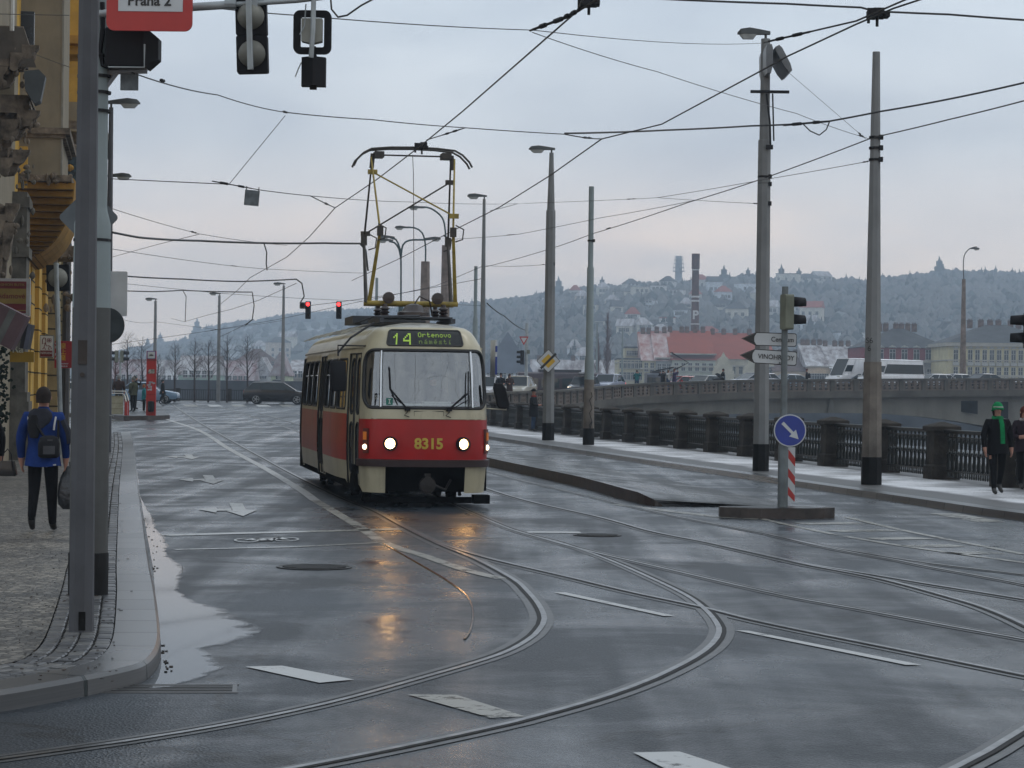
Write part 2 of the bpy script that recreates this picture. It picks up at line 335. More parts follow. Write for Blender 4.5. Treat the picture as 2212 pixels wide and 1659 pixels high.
def pair(A, B, k=7):
    a, b_ = [], []
    for i in range(len(A)-1):
        for seg, dst in ((A, a), (B, b_)):
            p0, p1, p2, p3 = seg[max(i-1, 0)], seg[i], seg[i+1], seg[min(i+2, len(seg)-1)]
            for j in range(k):
                t_ = j/k; dst.append(.5*((2*p1)+(p2-p0)*t_+(2*p0-5*p1+4*p2-p3)*t_*t_+(3*p1-p0-3*p2+p3)*t_**3))
    a.append(A[-1]); b_.append(B[-1]); return a, b_
kA, _u = pair(ko, ki, 12); kB_ = None
def offs0(L, d):
    out = []
    for i, p in enumerate(L):
        t_ = L[min(i+3, len(L)-1)]-L[max(i-3, 0)]; t_.z = 0; t_.normalize(); out.append(p+Vector((t_.y, -t_.x, 0))*d)
    return out
kB_ = offs0(kA, .35)
lift = lambda L, z: [Vector((p.x, p.y, gz(p.x, p.y)+z)) for p in L]
def brickmat(name, c1, c2, mort, w, h, ms=.012, rough=.4, off=.5, bump=.5):
    m = bpy.data.materials.new(name); m.use_nodes = True; t = m.node_tree; b = t.nodes['Principled BSDF']; uv = t.nodes.new('ShaderNodeUVMap')
    br = t.nodes.new('ShaderNodeTexBrick'); br.offset = off; br.inputs['Scale'].default_value = 1; br.inputs['Brick Width'].default_value = w; br.inputs['Row Height'].default_value = h; br.inputs['Mortar Size'].default_value = ms; br.inputs['Mortar Smooth'].default_value = .3
    dn = N(t, 'ShaderNodeTexNoise', Scale=2.5, Detail=2.0); t.links.new(uv.outputs[0], dn.inputs['Vector'])
    vm = N(t, 'ShaderNodeVectorMath', operation='MULTIPLY_ADD'); vm.inputs[1].default_value = (w*.12, h*.25, 0); t.links.new(dn.outputs['Color'], vm.inputs[0]); t.links.new(uv.outputs[0], vm.inputs[2])
    t.links.new(vm.outputs[0], br.inputs['Vector']); br.inputs['Color1'].default_value = (*c1, 1); br.inputs['Color2'].default_value = (*c2, 1); br.inputs['Mortar'].default_value = (*mort, 1)
    nn = N(t, 'ShaderNodeTexNoise', Scale=14.0, Detail=5.0); mx = N(t, 'ShaderNodeMix', data_type='RGBA', blend_type='MULTIPLY'); mx.inputs[0].default_value = .55; t.links.new(br.outputs[0], mx.inputs[6])
    r = ramp(t, [(.3, (.55, .55, .55)), (.7, (1.25, 1.25, 1.25))]); t.links.new(nn.outputs['Fac'], r.inputs[0]); t.links.new(r.outputs[0], mx.inputs[7]); t.links.new(mx.outputs[2], b.inputs['Base Color'])
    n5 = N(t, 'ShaderNodeTexNoise', Scale=1.3, Detail=4.0); r5 = ramp(t, [(.35, (rough*.55,)*3), (.65, (min(1, rough*1.4),)*3)]); t.links.new(n5.outputs['Fac'], r5.inputs[0]); t.links.new(r5.outputs[0], b.inputs['Roughness'])
    bp = N(t, 'ShaderNodeBump', Strength=bump, Distance=.015); bp.invert = True; t.links.new(br.outputs['Fac'], bp.inputs['Height']); t.links.new(bp.outputs[0], b.inputs['Normal'])
    MATS[name] = m; return m
KERBM = brickmat('granite_kerb', (.045, .047, .05), (.09, .09, .09), (.006, .012, .012), .95, 9, .022, .38, 0, .9)
SETTM = brickmat('granite_setts', (.035, .035, .038), (.085, .085, .085), (.008, .008, .008), .16, .125, .020, .38, .5, 1.0)
kb = MB(); kin = [p+(q-p)*.09 for p, q in zip(kA, kB_)]
strip(kb, lift(kA, 0.0), lift([p+(q-p)*.02 for p, q in zip(kA, kB_)], KH-.03)); strip(kb, lift([p+(q-p)*.02 for p, q in zip(kA, kB_)], KH-.03), lift(kin, KH)); strip(kb, lift(kin, KH), lift(kB_, KH))
tag(kb.build('kerb', KERBM, smooth=True), kind='structure')
# three rows of setts behind the kerb then small mosaic cobbles
SI = [(p+Vector((-.52, 0, 0))*(1 if i < 70 else 1)) for i, p in enumerate(kB_)]
def offs(L, d):
    out = []
    for i, p in enumerate(L):
        t_ = L[min(i+1, len(L)-1)]-L[max(i-1, 0)]; t_.z = 0; t_.normalize(); out.append(p+Vector((t_.y, -t_.x, 0))*d)
    return out
SI = offs(kB_, .5)
sb = MB(); strip(sb, lift(kB_, KH-.02), lift(SI, KH-.02)); tag(sb.build('sett_bedding', mat('sett_joint', (.012, .011, .010), .9)), kind='structure')
random.seed(17); sb = MB()
for r_i in range(4):
    ln_ = crom([p for k_, p in enumerate(offs0(kB_, .065+.124*r_i)) if k_ % 2 == 0], .02); acc = 0; nxt = random.uniform(0, .1); L_s = .16
    for i in range(1, len(ln_)):
        acc += (ln_[i]-ln_[i-1]).length
        if acc >= nxt:
            p = ln_[i]; d = ln_[i]-ln_[i-1]; L_s = random.uniform(.12, .17)*(1 if p.y < 45 else 2.2); M = Matrix.Rotation(math.atan2(d.y, d.x)+random.uniform(-.06, .06), 3, 'Z')@Matrix.Rotation(random.uniform(-.03, .03), 3, 'X')@Matrix.Rotation(random.uniform(-.03, .03), 3, 'Y')
            w2, l2 = .108/2, L_s/2; zt_ = gz(p.x, p.y)+KH+random.uniform(-.006, .003); rg = []
            for zz_, sh in ((-.03, 1), (-.008, 1), (0, .86)): rg.append([M@Vector((a*l2*sh, b_*w2*(sh if sh == 1 else .82), 0))+Vector((p.x, p.y, zt_+zz_)) for a, b_ in ((-1, -1), (1, -1), (1, 1), (-1, 1))])
            sb.loft(rg, random.choice([0, 0, 1, 2])); nxt = acc+L_s*(.5)+.015+.5*L_s
tag(sb.build('sett_border', [mat('sett_grey', (.075, .076, .08), .38, 0, .2, 20), mat('sett_dark', (.045, .046, .05), .42, 0, .2, 20), mat('sett_light', (.11, .108, .105), .4, 0, .2, 20)]), kind='structure')
cm = bpy.data.materials.new('mosaic_cobbles'); cm.use_nodes = True; t = cm.node_tree; b = t.nodes['Principled BSDF']; c = t.nodes.new('ShaderNodeTexCoord')
v1 = N(t, 'ShaderNodeTexVoronoi', Scale=13.0, Randomness=.75); v2 = N(t, 'ShaderNodeTexVoronoi', Scale=13.0, Randomness=.75, feature='DISTANCE_TO_EDGE') if False else N(t, 'ShaderNodeTexVoronoi', feature='DISTANCE_TO_EDGE', Scale=13.0, Randomness=.75)
t.links.new(c.outputs['Object'], v1.inputs['Vector']); t.links.new(c.outputs['Object'], v2.inputs['Vector'])
hs = ramp(t, [(0, (.06, .056, .05)), (.5, (.13, .12, .107)), (1, (.26, .24, .21))]); sx_ = t.nodes.new('ShaderNodeSeparateColor'); t.links.new(v1.outputs['Color'], sx_.inputs[0]); t.links.new(sx_.outputs[0], hs.inputs[0])
jr = ramp(t, [(0.0, (.12, .12, .12)), (.12, (1, 1, 1))]); t.links.new(v2.outputs['Distance'], jr.inputs[0]); mx = N(t, 'ShaderNodeMix', data_type='RGBA', blend_type='MULTIPLY'); mx.inputs[0].default_value = 1; t.links.new(hs.outputs[0], mx.inputs[6]); t.links.new(jr.outputs[0], mx.inputs[7])
bn = N(t, 'ShaderNodeTexNoise', Scale=.8, Detail=5.0); t.links.new(c.outputs['Object'], bn.inputs['Vector']); b7 = ramp(t, [(.35, (.62, .62, .62)), (.65, (1.15, 1.12, 1.05))]); t.links.new(bn.outputs['Fac'], b7.inputs[0])
mx2 = N(t, 'ShaderNodeMix', data_type='RGBA', blend_type='MULTIPLY'); mx2.inputs[0].default_value = 1; t.links.new(mx.outputs[2], mx2.inputs[6]); t.links.new(b7.outputs[0], mx2.inputs[7]); t.links.new(mx2.outputs[2], b.inputs['Base Color'])
bp = N(t, 'ShaderNodeBump', Strength=.7, Distance=.012); t.links.new(jr.outputs[0], bp.inputs['Height']); t.links.new(bp.outputs[0], b.inputs['Normal']); b.inputs['Roughness'].default_value = .5
cb = MB(); 
for k, (o0, o1) in enumerate([(0, .02), (.02, .1), (.1, 1.0)]):
    far = [Vector((p.x-26, p.y, 0)) for p in SI]
    strip(cb, lift([p+(q-p)*o0 for p, q in zip(SI, far)], KH-.004), [Vector((r_.x, r_.y, gz(r_.x, r_.y)+KH-.004)) for r_ in [p+(q-p)*o1 for p, q in zip(SI, far)]])
p0 = SI[0]; cb.quad((p0.x, p0.y, gz(p0.x, p0.y)+KH-.004), (p0.x-26, p0.y, gz(p0.x, p0.y)+KH-.004), (p0.x-26, p0.y, -.2), (p0.x, p0.y, -.2))
tag(cb.build('pavement', cm), kind='structure')
# puddle in the gutter
pm = bpy.data.materials.new('puddle_water'); pm.use_nodes = True; b = pm.node_tree.nodes['Principled BSDF']; b.inputs['Base Color'].default_value = (.02, .022, .024, 1); b.inputs['Roughness'].default_value = .03; b.inputs['IOR'].default_value = 1.17; b.inputs['Specular IOR Level'].default_value = .5
t = pm.node_tree; uvn_ = t.nodes.new('ShaderNodeUVMap'); sp_ = t.nodes.new('ShaderNodeSeparateXYZ'); t.links.new(uvn_.outputs[0], sp_.inputs[0]); tc_ = t.nodes.new('ShaderNodeTexCoord'); nz_ = N(t, 'ShaderNodeTexNoise', Scale=2.6, Detail=7.0, Roughness=.68); t.links.new(tc_.outputs['Object'], nz_.inputs['Vector'])
mm_ = N(t, 'ShaderNodeMath', operation='MULTIPLY_ADD'); mm_.inputs[1].default_value = 1.1; t.links.new(nz_.outputs['Fac'], mm_.inputs[0]); t.links.new(sp_.outputs[1], mm_.inputs[2]); ra_ = ramp(t, [(.60, (1, 1, 1)), (.70, (0, 0, 0))]); hf_ = N(t, 'ShaderNodeMath', operation='MULTIPLY'); hf_.inputs[1].default_value = .45; t.links.new(mm_.outputs[0], hf_.inputs[0]); t.links.new(hf_.outputs[0], ra_.inputs[0]); t.links.new(ra_.outputs[0], b.inputs['Alpha'])
Z5 = lambda x, y: (256+.3858*x, 853.4+.3858*y)
PR = [(108, 430), (118, 520), (135, 600), (180, 680), (200, 740), (232, 790), (250, 850), (262, 900), (318, 940), (330, 990), (300, 1050), (322, 1110), (420, 1165), (540, 1190), (570, 1220), (680, 1262), (748, 1305), (700, 1345), (630, 1382), (520, 1410), (468, 1430), (540, 1480), (570, 1520), (500, 1560), (420, 1600), (330, 1630), (260, 1640)]
PL = [(90, 430), (110, 520), (128, 600), (140, 680), (152, 740), (160, 790), (172, 850), (180, 900), (188, 940), (196, 990), (200, 1050), (206, 1110), (212, 1165), (216, 1190), (218, 1220), (222, 1262), (226, 1305), (228, 1345), (232, 1382), (235, 1410), (236, 1430), (238, 1480), (238, 1520), (230, 1560), (215, 1600), (190, 1630), (165, 1645)]
A = [G(*Z5(x, y)) for x, y in PL]; B = [G(*Z5(x, y)) for x, y in PR]; A, B = pair([Vector(p) for p in A], [Vector(p) for p in B], 6)
random.seed(3); w_ = 0
for i in range(len(B)): w_ = .86*w_+random.uniform(-.018, .018); B[i] = B[i]+Vector((w_, w_*.4, 0))
pb = MB(); B = [a+(b_-a)*1.12 for a, b_ in zip(A, B)]; strip(pb, [p+Vector((0, 0, .004)) for p in A], [p+Vector((0, 0, .004)) for p in B])
for i_ in list(pb.uv): pb.uv[i_] = (pb.uv[i_][0], float(i_ % 2))
tag(pb.build('puddle', pm), kind='structure')
for k, (cx_, cy_, rx, ry) in enumerate([(930, 1338, 0, 0)]): pass
# leaves and grit by the kerb
db = MB()
for i in range(36):
    if random.random() < .6: x, y = random.uniform(110, 250), random.uniform(560, 1000); x = 100+ (y-500)*.19+abs(random.gauss(0, 38))
    else: x, y = 240+abs(random.gauss(0, 25)), random.uniform(1400, 1560)
    p = G(*Z5(x, y)); s_ = random.uniform(.006, .018); a = random.uniform(0, PI); M = Matrix.Rotation(a, 3, 'Z')@Matrix.Rotation(random.uniform(-.3, .3), 3, 'X')
    db.box(p+Vector((0, 0, .008)), (s_*1.6, s_, .006), random.choice([0, 0, 1]), M=M)
for i in range(160):
    x, y = random.uniform(20, 250), random.uniform(960, 1480); p = G(x+40*random.random(), y, KH); p.x += 0; s_ = random.uniform(.006, .018)
    db.box(p+Vector((0, 0, .006)), (s_*1.5, s_, .005), random.choice([0, 1]), M=Matrix.Rotation(random.uniform(0, PI), 3, 'Z'))
tag(db.build('fallen_leaves', [mat('wet_leaf', (.035, .02, .012), .5), mat('wet_grit', (.02, .02, .018), .5)]), 'dark wet leaves and grit along the left kerb', 'leaves', kind='stuff')
# right pavement with frozen sleet ------------------------------
sn = bpy.data.materials.new('sleety_pavement'); sn.use_nodes = True; t = sn.node_tree; b = t.nodes['Principled BSDF']; c = t.nodes.new('ShaderNodeTexCoord')
f1 = N(t, 'ShaderNodeTexNoise', Scale=26.0, Detail=4.0, Roughness=.8); f2 = N(t, 'ShaderNodeTexNoise', Scale=.55, Detail=5.0, Roughness=.6)
for n in (f1, f2): t.links.new(c.outputs['Object'], n.inputs['Vector'])
uvn = t.nodes.new('ShaderNodeUVMap'); sp = t.nodes.new('ShaderNodeSeparateXYZ'); t.links.new(uvn.outputs[0], sp.inputs[0])
ed = ramp(t, [(0.0, (.0,)*3), (.16, (.0,)*3), (.30, (.62,)*3), (.80, (.62,)*3), (.93, (.1,)*3), (1, (0,)*3)]); dv = N(t, 'ShaderNodeMath', operation='DIVIDE'); dv.inputs[1].default_value = 3.9; t.links.new(sp.outputs[1], dv.inputs[0]); t.links.new(dv.outputs[0], ed.inputs[0])
a1 = N(t, 'ShaderNodeMath', operation='MULTIPLY_ADD'); a1.inputs[1].default_value = .8; t.links.new(f1.outputs['Fac'], a1.inputs[0])
a2 = N(t, 'ShaderNodeMath', operation='MULTIPLY_ADD'); a2.inputs[1].default_value = 1.2; t.links.new(f2.outputs['Fac'], a2.inputs[0]); a2.inputs[2].default_value = -1.1; t.links.new(a2.outputs[0], a1.inputs[2])
a4 = N(t, 'ShaderNodeMath', operation='ADD'); t.links.new(a1.outputs[0], a4.inputs[0]); t.links.new(ed.outputs[0], a4.inputs[1])
rc = ramp(t, [(.22, (.075, .075, .075)), (.45, (.30, .30, .31)), (.62, (.66, .67, .69))]); t.links.new(a4.outputs[0], rc.inputs[0])
wvn = t.nodes.new('ShaderNodeMath'); wvn.operation = 'FRACT'; dv2 = N(t, 'ShaderNodeMath', operation='DIVIDE'); dv2.inputs[1].default_value = 3.1; t.links.new(sp.outputs[0], dv2.inputs[0]); t.links.new(dv2.outputs[0], wvn.inputs[0])
jl = ramp(t, [(0, (.25,)*3), (.012, (.25,)*3), (.02, (1,)*3)]); t.links.new(wvn.outputs[0], jl.inputs[0]); mx = N(t, 'ShaderNodeMix', data_type='RGBA', blend_type='MULTIPLY'); mx.inputs[0].default_value = .8; t.links.new(rc.outputs[0], mx.inputs[6]); t.links.new(jl.outputs[0], mx.inputs[7])
t.links.new(mx.outputs[2], b.inputs['Base Color']); b.inputs['Roughness'].default_value = .55
RK = [(13.0, 135), (13.15, 120), (13.3, 93), (13.5, 75), (13.75, 55.2), (13.85, 44), (13.95, 38.6), (14.6, 33), (16.2, 29), (18.5, 27)]
rk = crom([Vector((u-.152*Y, Y, 0)) for u, Y in RK], 1.0)
rk2 = [p+Vector((.02, 0, 0)) for p in rk]; rk3 = [p+Vector((.34, .02, 0)) for p in rk]; rin = [Vector((18.68-.152*p.y, p.y, 0)) for p in rk]
rb = MB(); strip(rb, lift(rk, 0), lift(rk2, .12)); strip(rb, lift(rk2, .12), lift(rk3, .125)); tag(rb.build('kerb', KERBM), kind='structure')
rb = MB(); strip(rb, lift(rk3, .122), lift(rin, .122)); tag(rb.build('pavement', sn), kind='structure')
# long tram island ----------------------------------------------
IB = [(700, 925), (850, 953), (1058, 1008), (1236, 1049), (1376, 1087), (1432, 1093)]
IT = [(700, 915), (850, 936), (1058, 990), (1236, 1027), (1376, 1059), (1431, 1092)]
BK = [(700, 900), (850, 925), (1058, 968), (1262, 1004), (1460, 1040), (1500, 1090)]
fr = crom([G(x, y) for x, y in IB], .8); base = [G(x, y) for x, y in IB]; hts = [.22, .22, .22, .22, .2, .004]
back = [G(x, y, .0) for x, y in BK]; back[-1] = base[-1]+Vector((1.6, .2, 0)); back[-2] = base[-2]+Vector((2.6, 1.2, 0))
ib = MB(); fA, bA = pair(base, back, 6); hh = []
for i in range(len(hts)-1):
    for j in range(6): hh.append(hts[i]+(hts[i+1]-hts[i])*j/6)
hh.append(hts[-1])
top = [Vector((p.x, p.y, p.z+h)) for p, h in zip(fA, hh)]; bt = [Vector((p.x, p.y, p.z+.004)) for p, h in zip(bA, hh)]
ke = [p+(q-p).normalized()*.3 for p, q in zip(top, bt)]
KB2 = mat('brown_granite', (.045, .033, .027), .5, 0, .3, 3, .3, 25)
strip(ib, fA, top, m=0); strip(ib, top, ke, m=1); ib2 = MB(); strip(ib2, ke, bt)
o = ib.build('tram_island', [KB2, KERBM]); tag(o, kind='structure'); o = ib2.build('island_surface', ASPH2); tag(o, kind='structure')
# small island under the sign post
SIp = [(1555, 1117.7), (1600, 1120), (1644, 1121.3), (1738, 1121.6), (1780, 1120.5), (1803, 1119)]
f_ = [G(x, y) for x, y in SIp]; bk_ = [p+Vector((0, .15+.75*math.sin(PI*(i+.25)/5.5), 0)) for i, p in enumerate(f_)]; poly = f_+list(reversed(bk_)); m_ = MB(); k = len(poly)
m_.add([p+Vector((0, 0, -.1)) for p in poly]+[p+Vector((0, 0, .165)) for p in poly], [tuple(range(k, 2*k))]+[(j, (j+1) % k, (j+1) % k+k, j+k) for j in range(k)])
inn = [Vector((*((p-sum(poly, Vector())/k)*.86+sum(poly, Vector())/k).xy, .17)) for p in poly]; m_.add(inn, [tuple(range(k))], 1)
tag(m_.build('traffic_island', [KB2, ASPH2]), 'small lens shaped kerbed island under the direction signs', 'island')
# platform of the tram stop on the left
pf = [(120, 900), (236, 904), (267, 908), (320, 907.5), (366.7, 905.5)]; f_ = [G(x, y) for x, y in pf]; bk_ = [G(x, y) for x, y in [(200, 872), (255, 873), (290, 874), (325, 876), (345, 878)]]
m_ = MB(); tp = [p+Vector((0, 0, .2)) for p in f_]; bt = [p+Vector((0, 0, .2)) for p in bk_]; strip(m_, [p-Vector((0, 0, .05)) for p in f_], tp, m=0); strip(m_, tp, bt, m=1); strip(m_, bt, [p-Vector((0, 0, .05)) for p in bk_], m=0)
m_.quad(f_[-1], tp[-1], bt[-1], bk_[-1], 0); m_.uv = {}; tag(m_.build('tram_platform', [KB2, ASPH2]), kind='structure')
# ------------------------------------------------------------------ rails and markings
RAILS = {
 'rail_a': ([(372, 874), (388, 885), (430, 912), (500, 952), (560, 985), (620, 1018), (700, 1058), (760, 1085), (811, 1105), (873, 1139), (950, 1177), (1027, 1208), (1109, 1252), (1139, 1278), (1164, 1308), (1176, 1338), (1164, 1363), (1139, 1385), (1080, 1415), (950, 1455), (700, 1523), (400, 1583), (0, 1642), (-200, 1668)], -1),
 'rail_b': ([(470, 878), (560, 905), (655, 937), (760, 985), (860, 1035), (950, 1078), (1003, 1102), (1109, 1146), (1209, 1173), (1309, 1208), (1408, 1251), (1483, 1288), (1523, 1318), (1548, 1348), (1553, 1368), (1538, 1393), (1498, 1423), (1408, 1468), (1309, 1505), (1209, 1535), (1109, 1562), (900, 1608), (640, 1660), (300, 1720)], 1),
 'rail_c': ([(880, 1143), (950, 1174), (1030, 1200), (1109, 1220), (1234, 1249), (1359, 1279), (1518, 1313), (1608, 1336), (1732, 1363), (1957, 1408), (2212, 1460), (2400, 1500), (3200, 1690)], -1),
 'rail_d': ([(1109, 1146), (1209, 1175), (1299, 1198), (1408, 1223), (1558, 1258), (1707, 1291), (1857, 1318), (2056, 1355), (2212, 1383), (2400, 1420), (3200, 1590)], 1),
 'rail_e': ([(560, 893), (655, 920), (800, 965), (950, 1020), (1109, 1074), (1299, 1119), (1408.6, 1149), (1533, 1174), (1693, 1209), (1757, 1222), (1857, 1238), (2007, 1263), (2212, 1296), (2400, 1330), (3200, 1490)], -1),
 'rail_f': ([(1533, 1174), (1693, 1210), (1757, 1224), (1907, 1253), (2056, 1293), (2131, 1316), (2212, 1351), (2300, 1400), (2420, 1500)], -1),
 'rail_g': ([(640, 893), (800, 942), (950, 989), (1109, 1034), (1234, 1064), (1359, 1094), (1483, 1121), (1658, 1155), (1757, 1176), (1857, 1194), (2007, 1218), (2212, 1243), (2400, 1270), (3200, 1400)], 1),
 'rail_h': ([(1658, 1155), (1757, 1178), (1857, 1198), (1940, 1212), (2007, 1226), (2212, 1264), (2400, 1306), (2700, 1400)], 1),
 'rail_i': ([(2300, 1528), (2212, 1577), (2131, 1627), (2066, 1661), (1980, 1700)], 1)}
mb = MB(); gb = MB(); sb = MB()
for k, (px, sgn) in RAILS.items():
    ln = gline(px, 0, .35); e = .0006*list(RAILS).index(k)
    ribbon(mb, ln, -.024, .024, .010+e); ribbon(gb, ln, .024 if sgn < 0 else -.062, .062 if sgn < 0 else -.024, .0085+e)
    ribbon(sb, ln, -.085, .13 if sgn < 0 else .085, .004+e*.5) if sgn < 0 else ribbon(sb, ln, -.13, .085, .004+e*.5)
tag(mb.build('tram_rails', STEEL), kind='structure'); tag(gb.build('rail_grooves', GROOVE), kind='structure'); tag(sb.build('rail_bed_edges', SEAM), kind='structure')
mk = MB(); mk2 = MB()
def pl(px, w, fade=False, dz=.0065, st=.5): ribbon(mk2 if fade else mk, gline(px, 0, st), -w/2, w/2, dz)
pl([(330, 892), (364, 907), (430, 930), (487, 965), (565, 1008), (642, 1054), (680, 1081)], .18); pl([(680, 1081), (719, 1104), (777, 1139), (823, 1170), (870, 1188)], .17, True)
pl([(870, 1188), (912, 1200), (1008, 1233), (1085, 1251)], .16, True)
pl([(355, 1157), (500, 1153), (660, 1149)], .32); pl([(660, 1149), (780, 1146), (872, 1143)], .3, True); pl([(378, 1188), (640, 1182)], .14); pl([(640, 1182), (820, 1173)], .12, True)
pl([(1139, 1150), (1254, 1151)], .35)
pl([(1640, 1120), (1757, 1146), (1900, 1172), (2056, 1195), (2300, 1228)], .12, True); pl([(1830, 1118), (1950, 1146), (2080, 1172), (2212, 1198)], .12, True)
for a, b_ in [((1730, 1132), (1850, 1130)), ((1800, 1148), (1925, 1146)), ((1885, 1165), (2000, 1163)), ((1960, 1181), (2070, 1179)), ((2050, 1196), (2150, 1194))]: pl([a, b_], .45, True)
pl([(2040, 1110), (2140, 1128)], .5, True); pl([(1330, 1090), (1560, 1118), (1640, 1122)], .25, True)
def quadm(px, fade=False):
    q = [G(x, y)+Vector((0, 0, .0072)) for x, y in px]; (mk2 if fade else mk).add(q, [(0, 1, 2, 3)])
quadm([(1196, 1281), (1221, 1281), (1458, 1332), (1433, 1332)]); quadm([(1588, 1363), (1617, 1364), (1991, 1438), (1956, 1438)]); quadm([(1368, 1628), (1468, 1626), (1620, 1675), (1470, 1680)])
quadm([(530, 1442), (610, 1440), (765, 1470), (690, 1477)]); quadm([(880, 1502), (985, 1503), (1135, 1550), (1060, 1553)], True); quadm([(2205, 1492), (2260, 1492), (2400, 1540), (2330, 1540)])
for x, y in [(1050, 876)]: pass
for i in range(6): quadm([(395+i*52, 874.5), (420+i*52, 874.5), (430+i*52, 878.5), (402+i*52, 878.5)], i % 2 == 0)
# turn arrows: a left-and-straight lane arrow laid flat, three times down the lane
def arrow(x0, y0, w, h):
    c = G(x0, y0); e = lambda a, b_: G(x0+a*w, y0+b_*h)+Vector((0, 0, .013))
    mk.add([e(-.5, -.02), e(-.19, -.17), (e(-.17, -.02)), e(.07, -.09), e(.07, .09), e(-.17, .10), e(-.19, .24)], [(0, 1, 2, 5, 6), (2, 3, 4, 5)])
    mk.add([e(.03, -.5), e(.25, -.46), e(.31, .02), e(.5, .03), e(.26, .5), e(-.01, .12), e(.09, .08)], [(0, 1, 2, 3, 4, 5, 6)])
arrow(396, 987.5, 72, 11); arrow(435, 1037, 100, 19); arrow(491, 1102, 130, 29)
# bicycle symbol between the two stop lines
def circ(x0, y0, rx, ry, wx=.18):
    k = 24; v = []; 
    for j in range(k): a = 2*PI*j/k; v += [G(x0+rx*math.cos(a), y0+ry*math.sin(a))+Vector((0, 0, .013)), G(x0+rx*(1-wx)*math.cos(a), y0+ry*(1-wx)*math.sin(a))+Vector((0, 0, .013))]
    mk.add(v, [(2*j, 2*j+1, (2*j+3) % (2*k), (2*j+2) % (2*k)) for j in range(k)])
circ(534, 1168.5, 29, 4.2); circ(618, 1166.5, 29, 4.2)
for a, b_ in [((534, 1168), (560, 1165)), ((560, 1165), (598, 1164)), ((534, 1168), (578, 1169.5)), ((578, 1169.5), (600, 1164)), ((560, 1165), (578, 1169.5)), ((600, 1163), (618, 1167))]: pl([a, b_], .10, False, .013)
tag(mk.build('road_markings', PAINT), kind='structure'); tag(mk2.build('faded_road_markings', PAINT2), kind='structure')
# raised tar seam curving in front of the tram
sm_ = MB(); sm_.tube(gline([(827, 1175), (912, 1223), (970, 1258), (1008, 1289), (1022, 1324), (1016, 1363), (1004, 1382)], .0, .15), .014, 6); tag(sm_.build('tar_seam', mat('wet_tar', (.015, .014, .013), .12)), kind='structure')
# manhole covers and the gully grate
def manhole(x, y, r, label):
    c = G(x, y); m_ = MB(); m_.lathe((0, 0, 0), [(0, .004), (r, .006), (r*1.02, .013), (r*1.1, .013), (r*1.1, .0)], 32)
    for i in range(-4, 5):
        w = math.sqrt(max(0, (r*.92)**2-(i*r*.2)**2)); m_.box((0, i*r*.2, .012), (2*w, r*.07, .012))
    o = m_.build('manhole_cover', mat('cast_iron', (.03, .029, .028), .45, .4), loc=c); tag(o, label, 'manhole cover')
manhole(679, 1226, .38, 'round iron manhole cover in the lane ahead of the stop line'); manhole(1290, 1157, .3, 'worn round manhole cover between the two tram tracks')
gc = G(355, 1497); m_ = MB(); m_.box((0, 0, .001), (.95, .03, .008)); m_.box((0, .42, .002), (.95, .03, .008)); m_.box((0, .21, -.002), (.92, .44, .006), 1); [m_.box((0, .05+i*.08, .001), (.9, .025, .009)) for i in range(5)]; [m_.box((sx*.45, .21, .002), (.03, .4, .008)) for sx in (-1, 1)]
tag(m_.build('gully_grate', [mat('grate_iron', (.07, .07, .07), .4), mat('grate_gap', (.004, .004, .004), .9)], loc=gc, rot=(0, 0, .1)), 'slotted iron gully grate at the corner of the left kerb', 'drain')
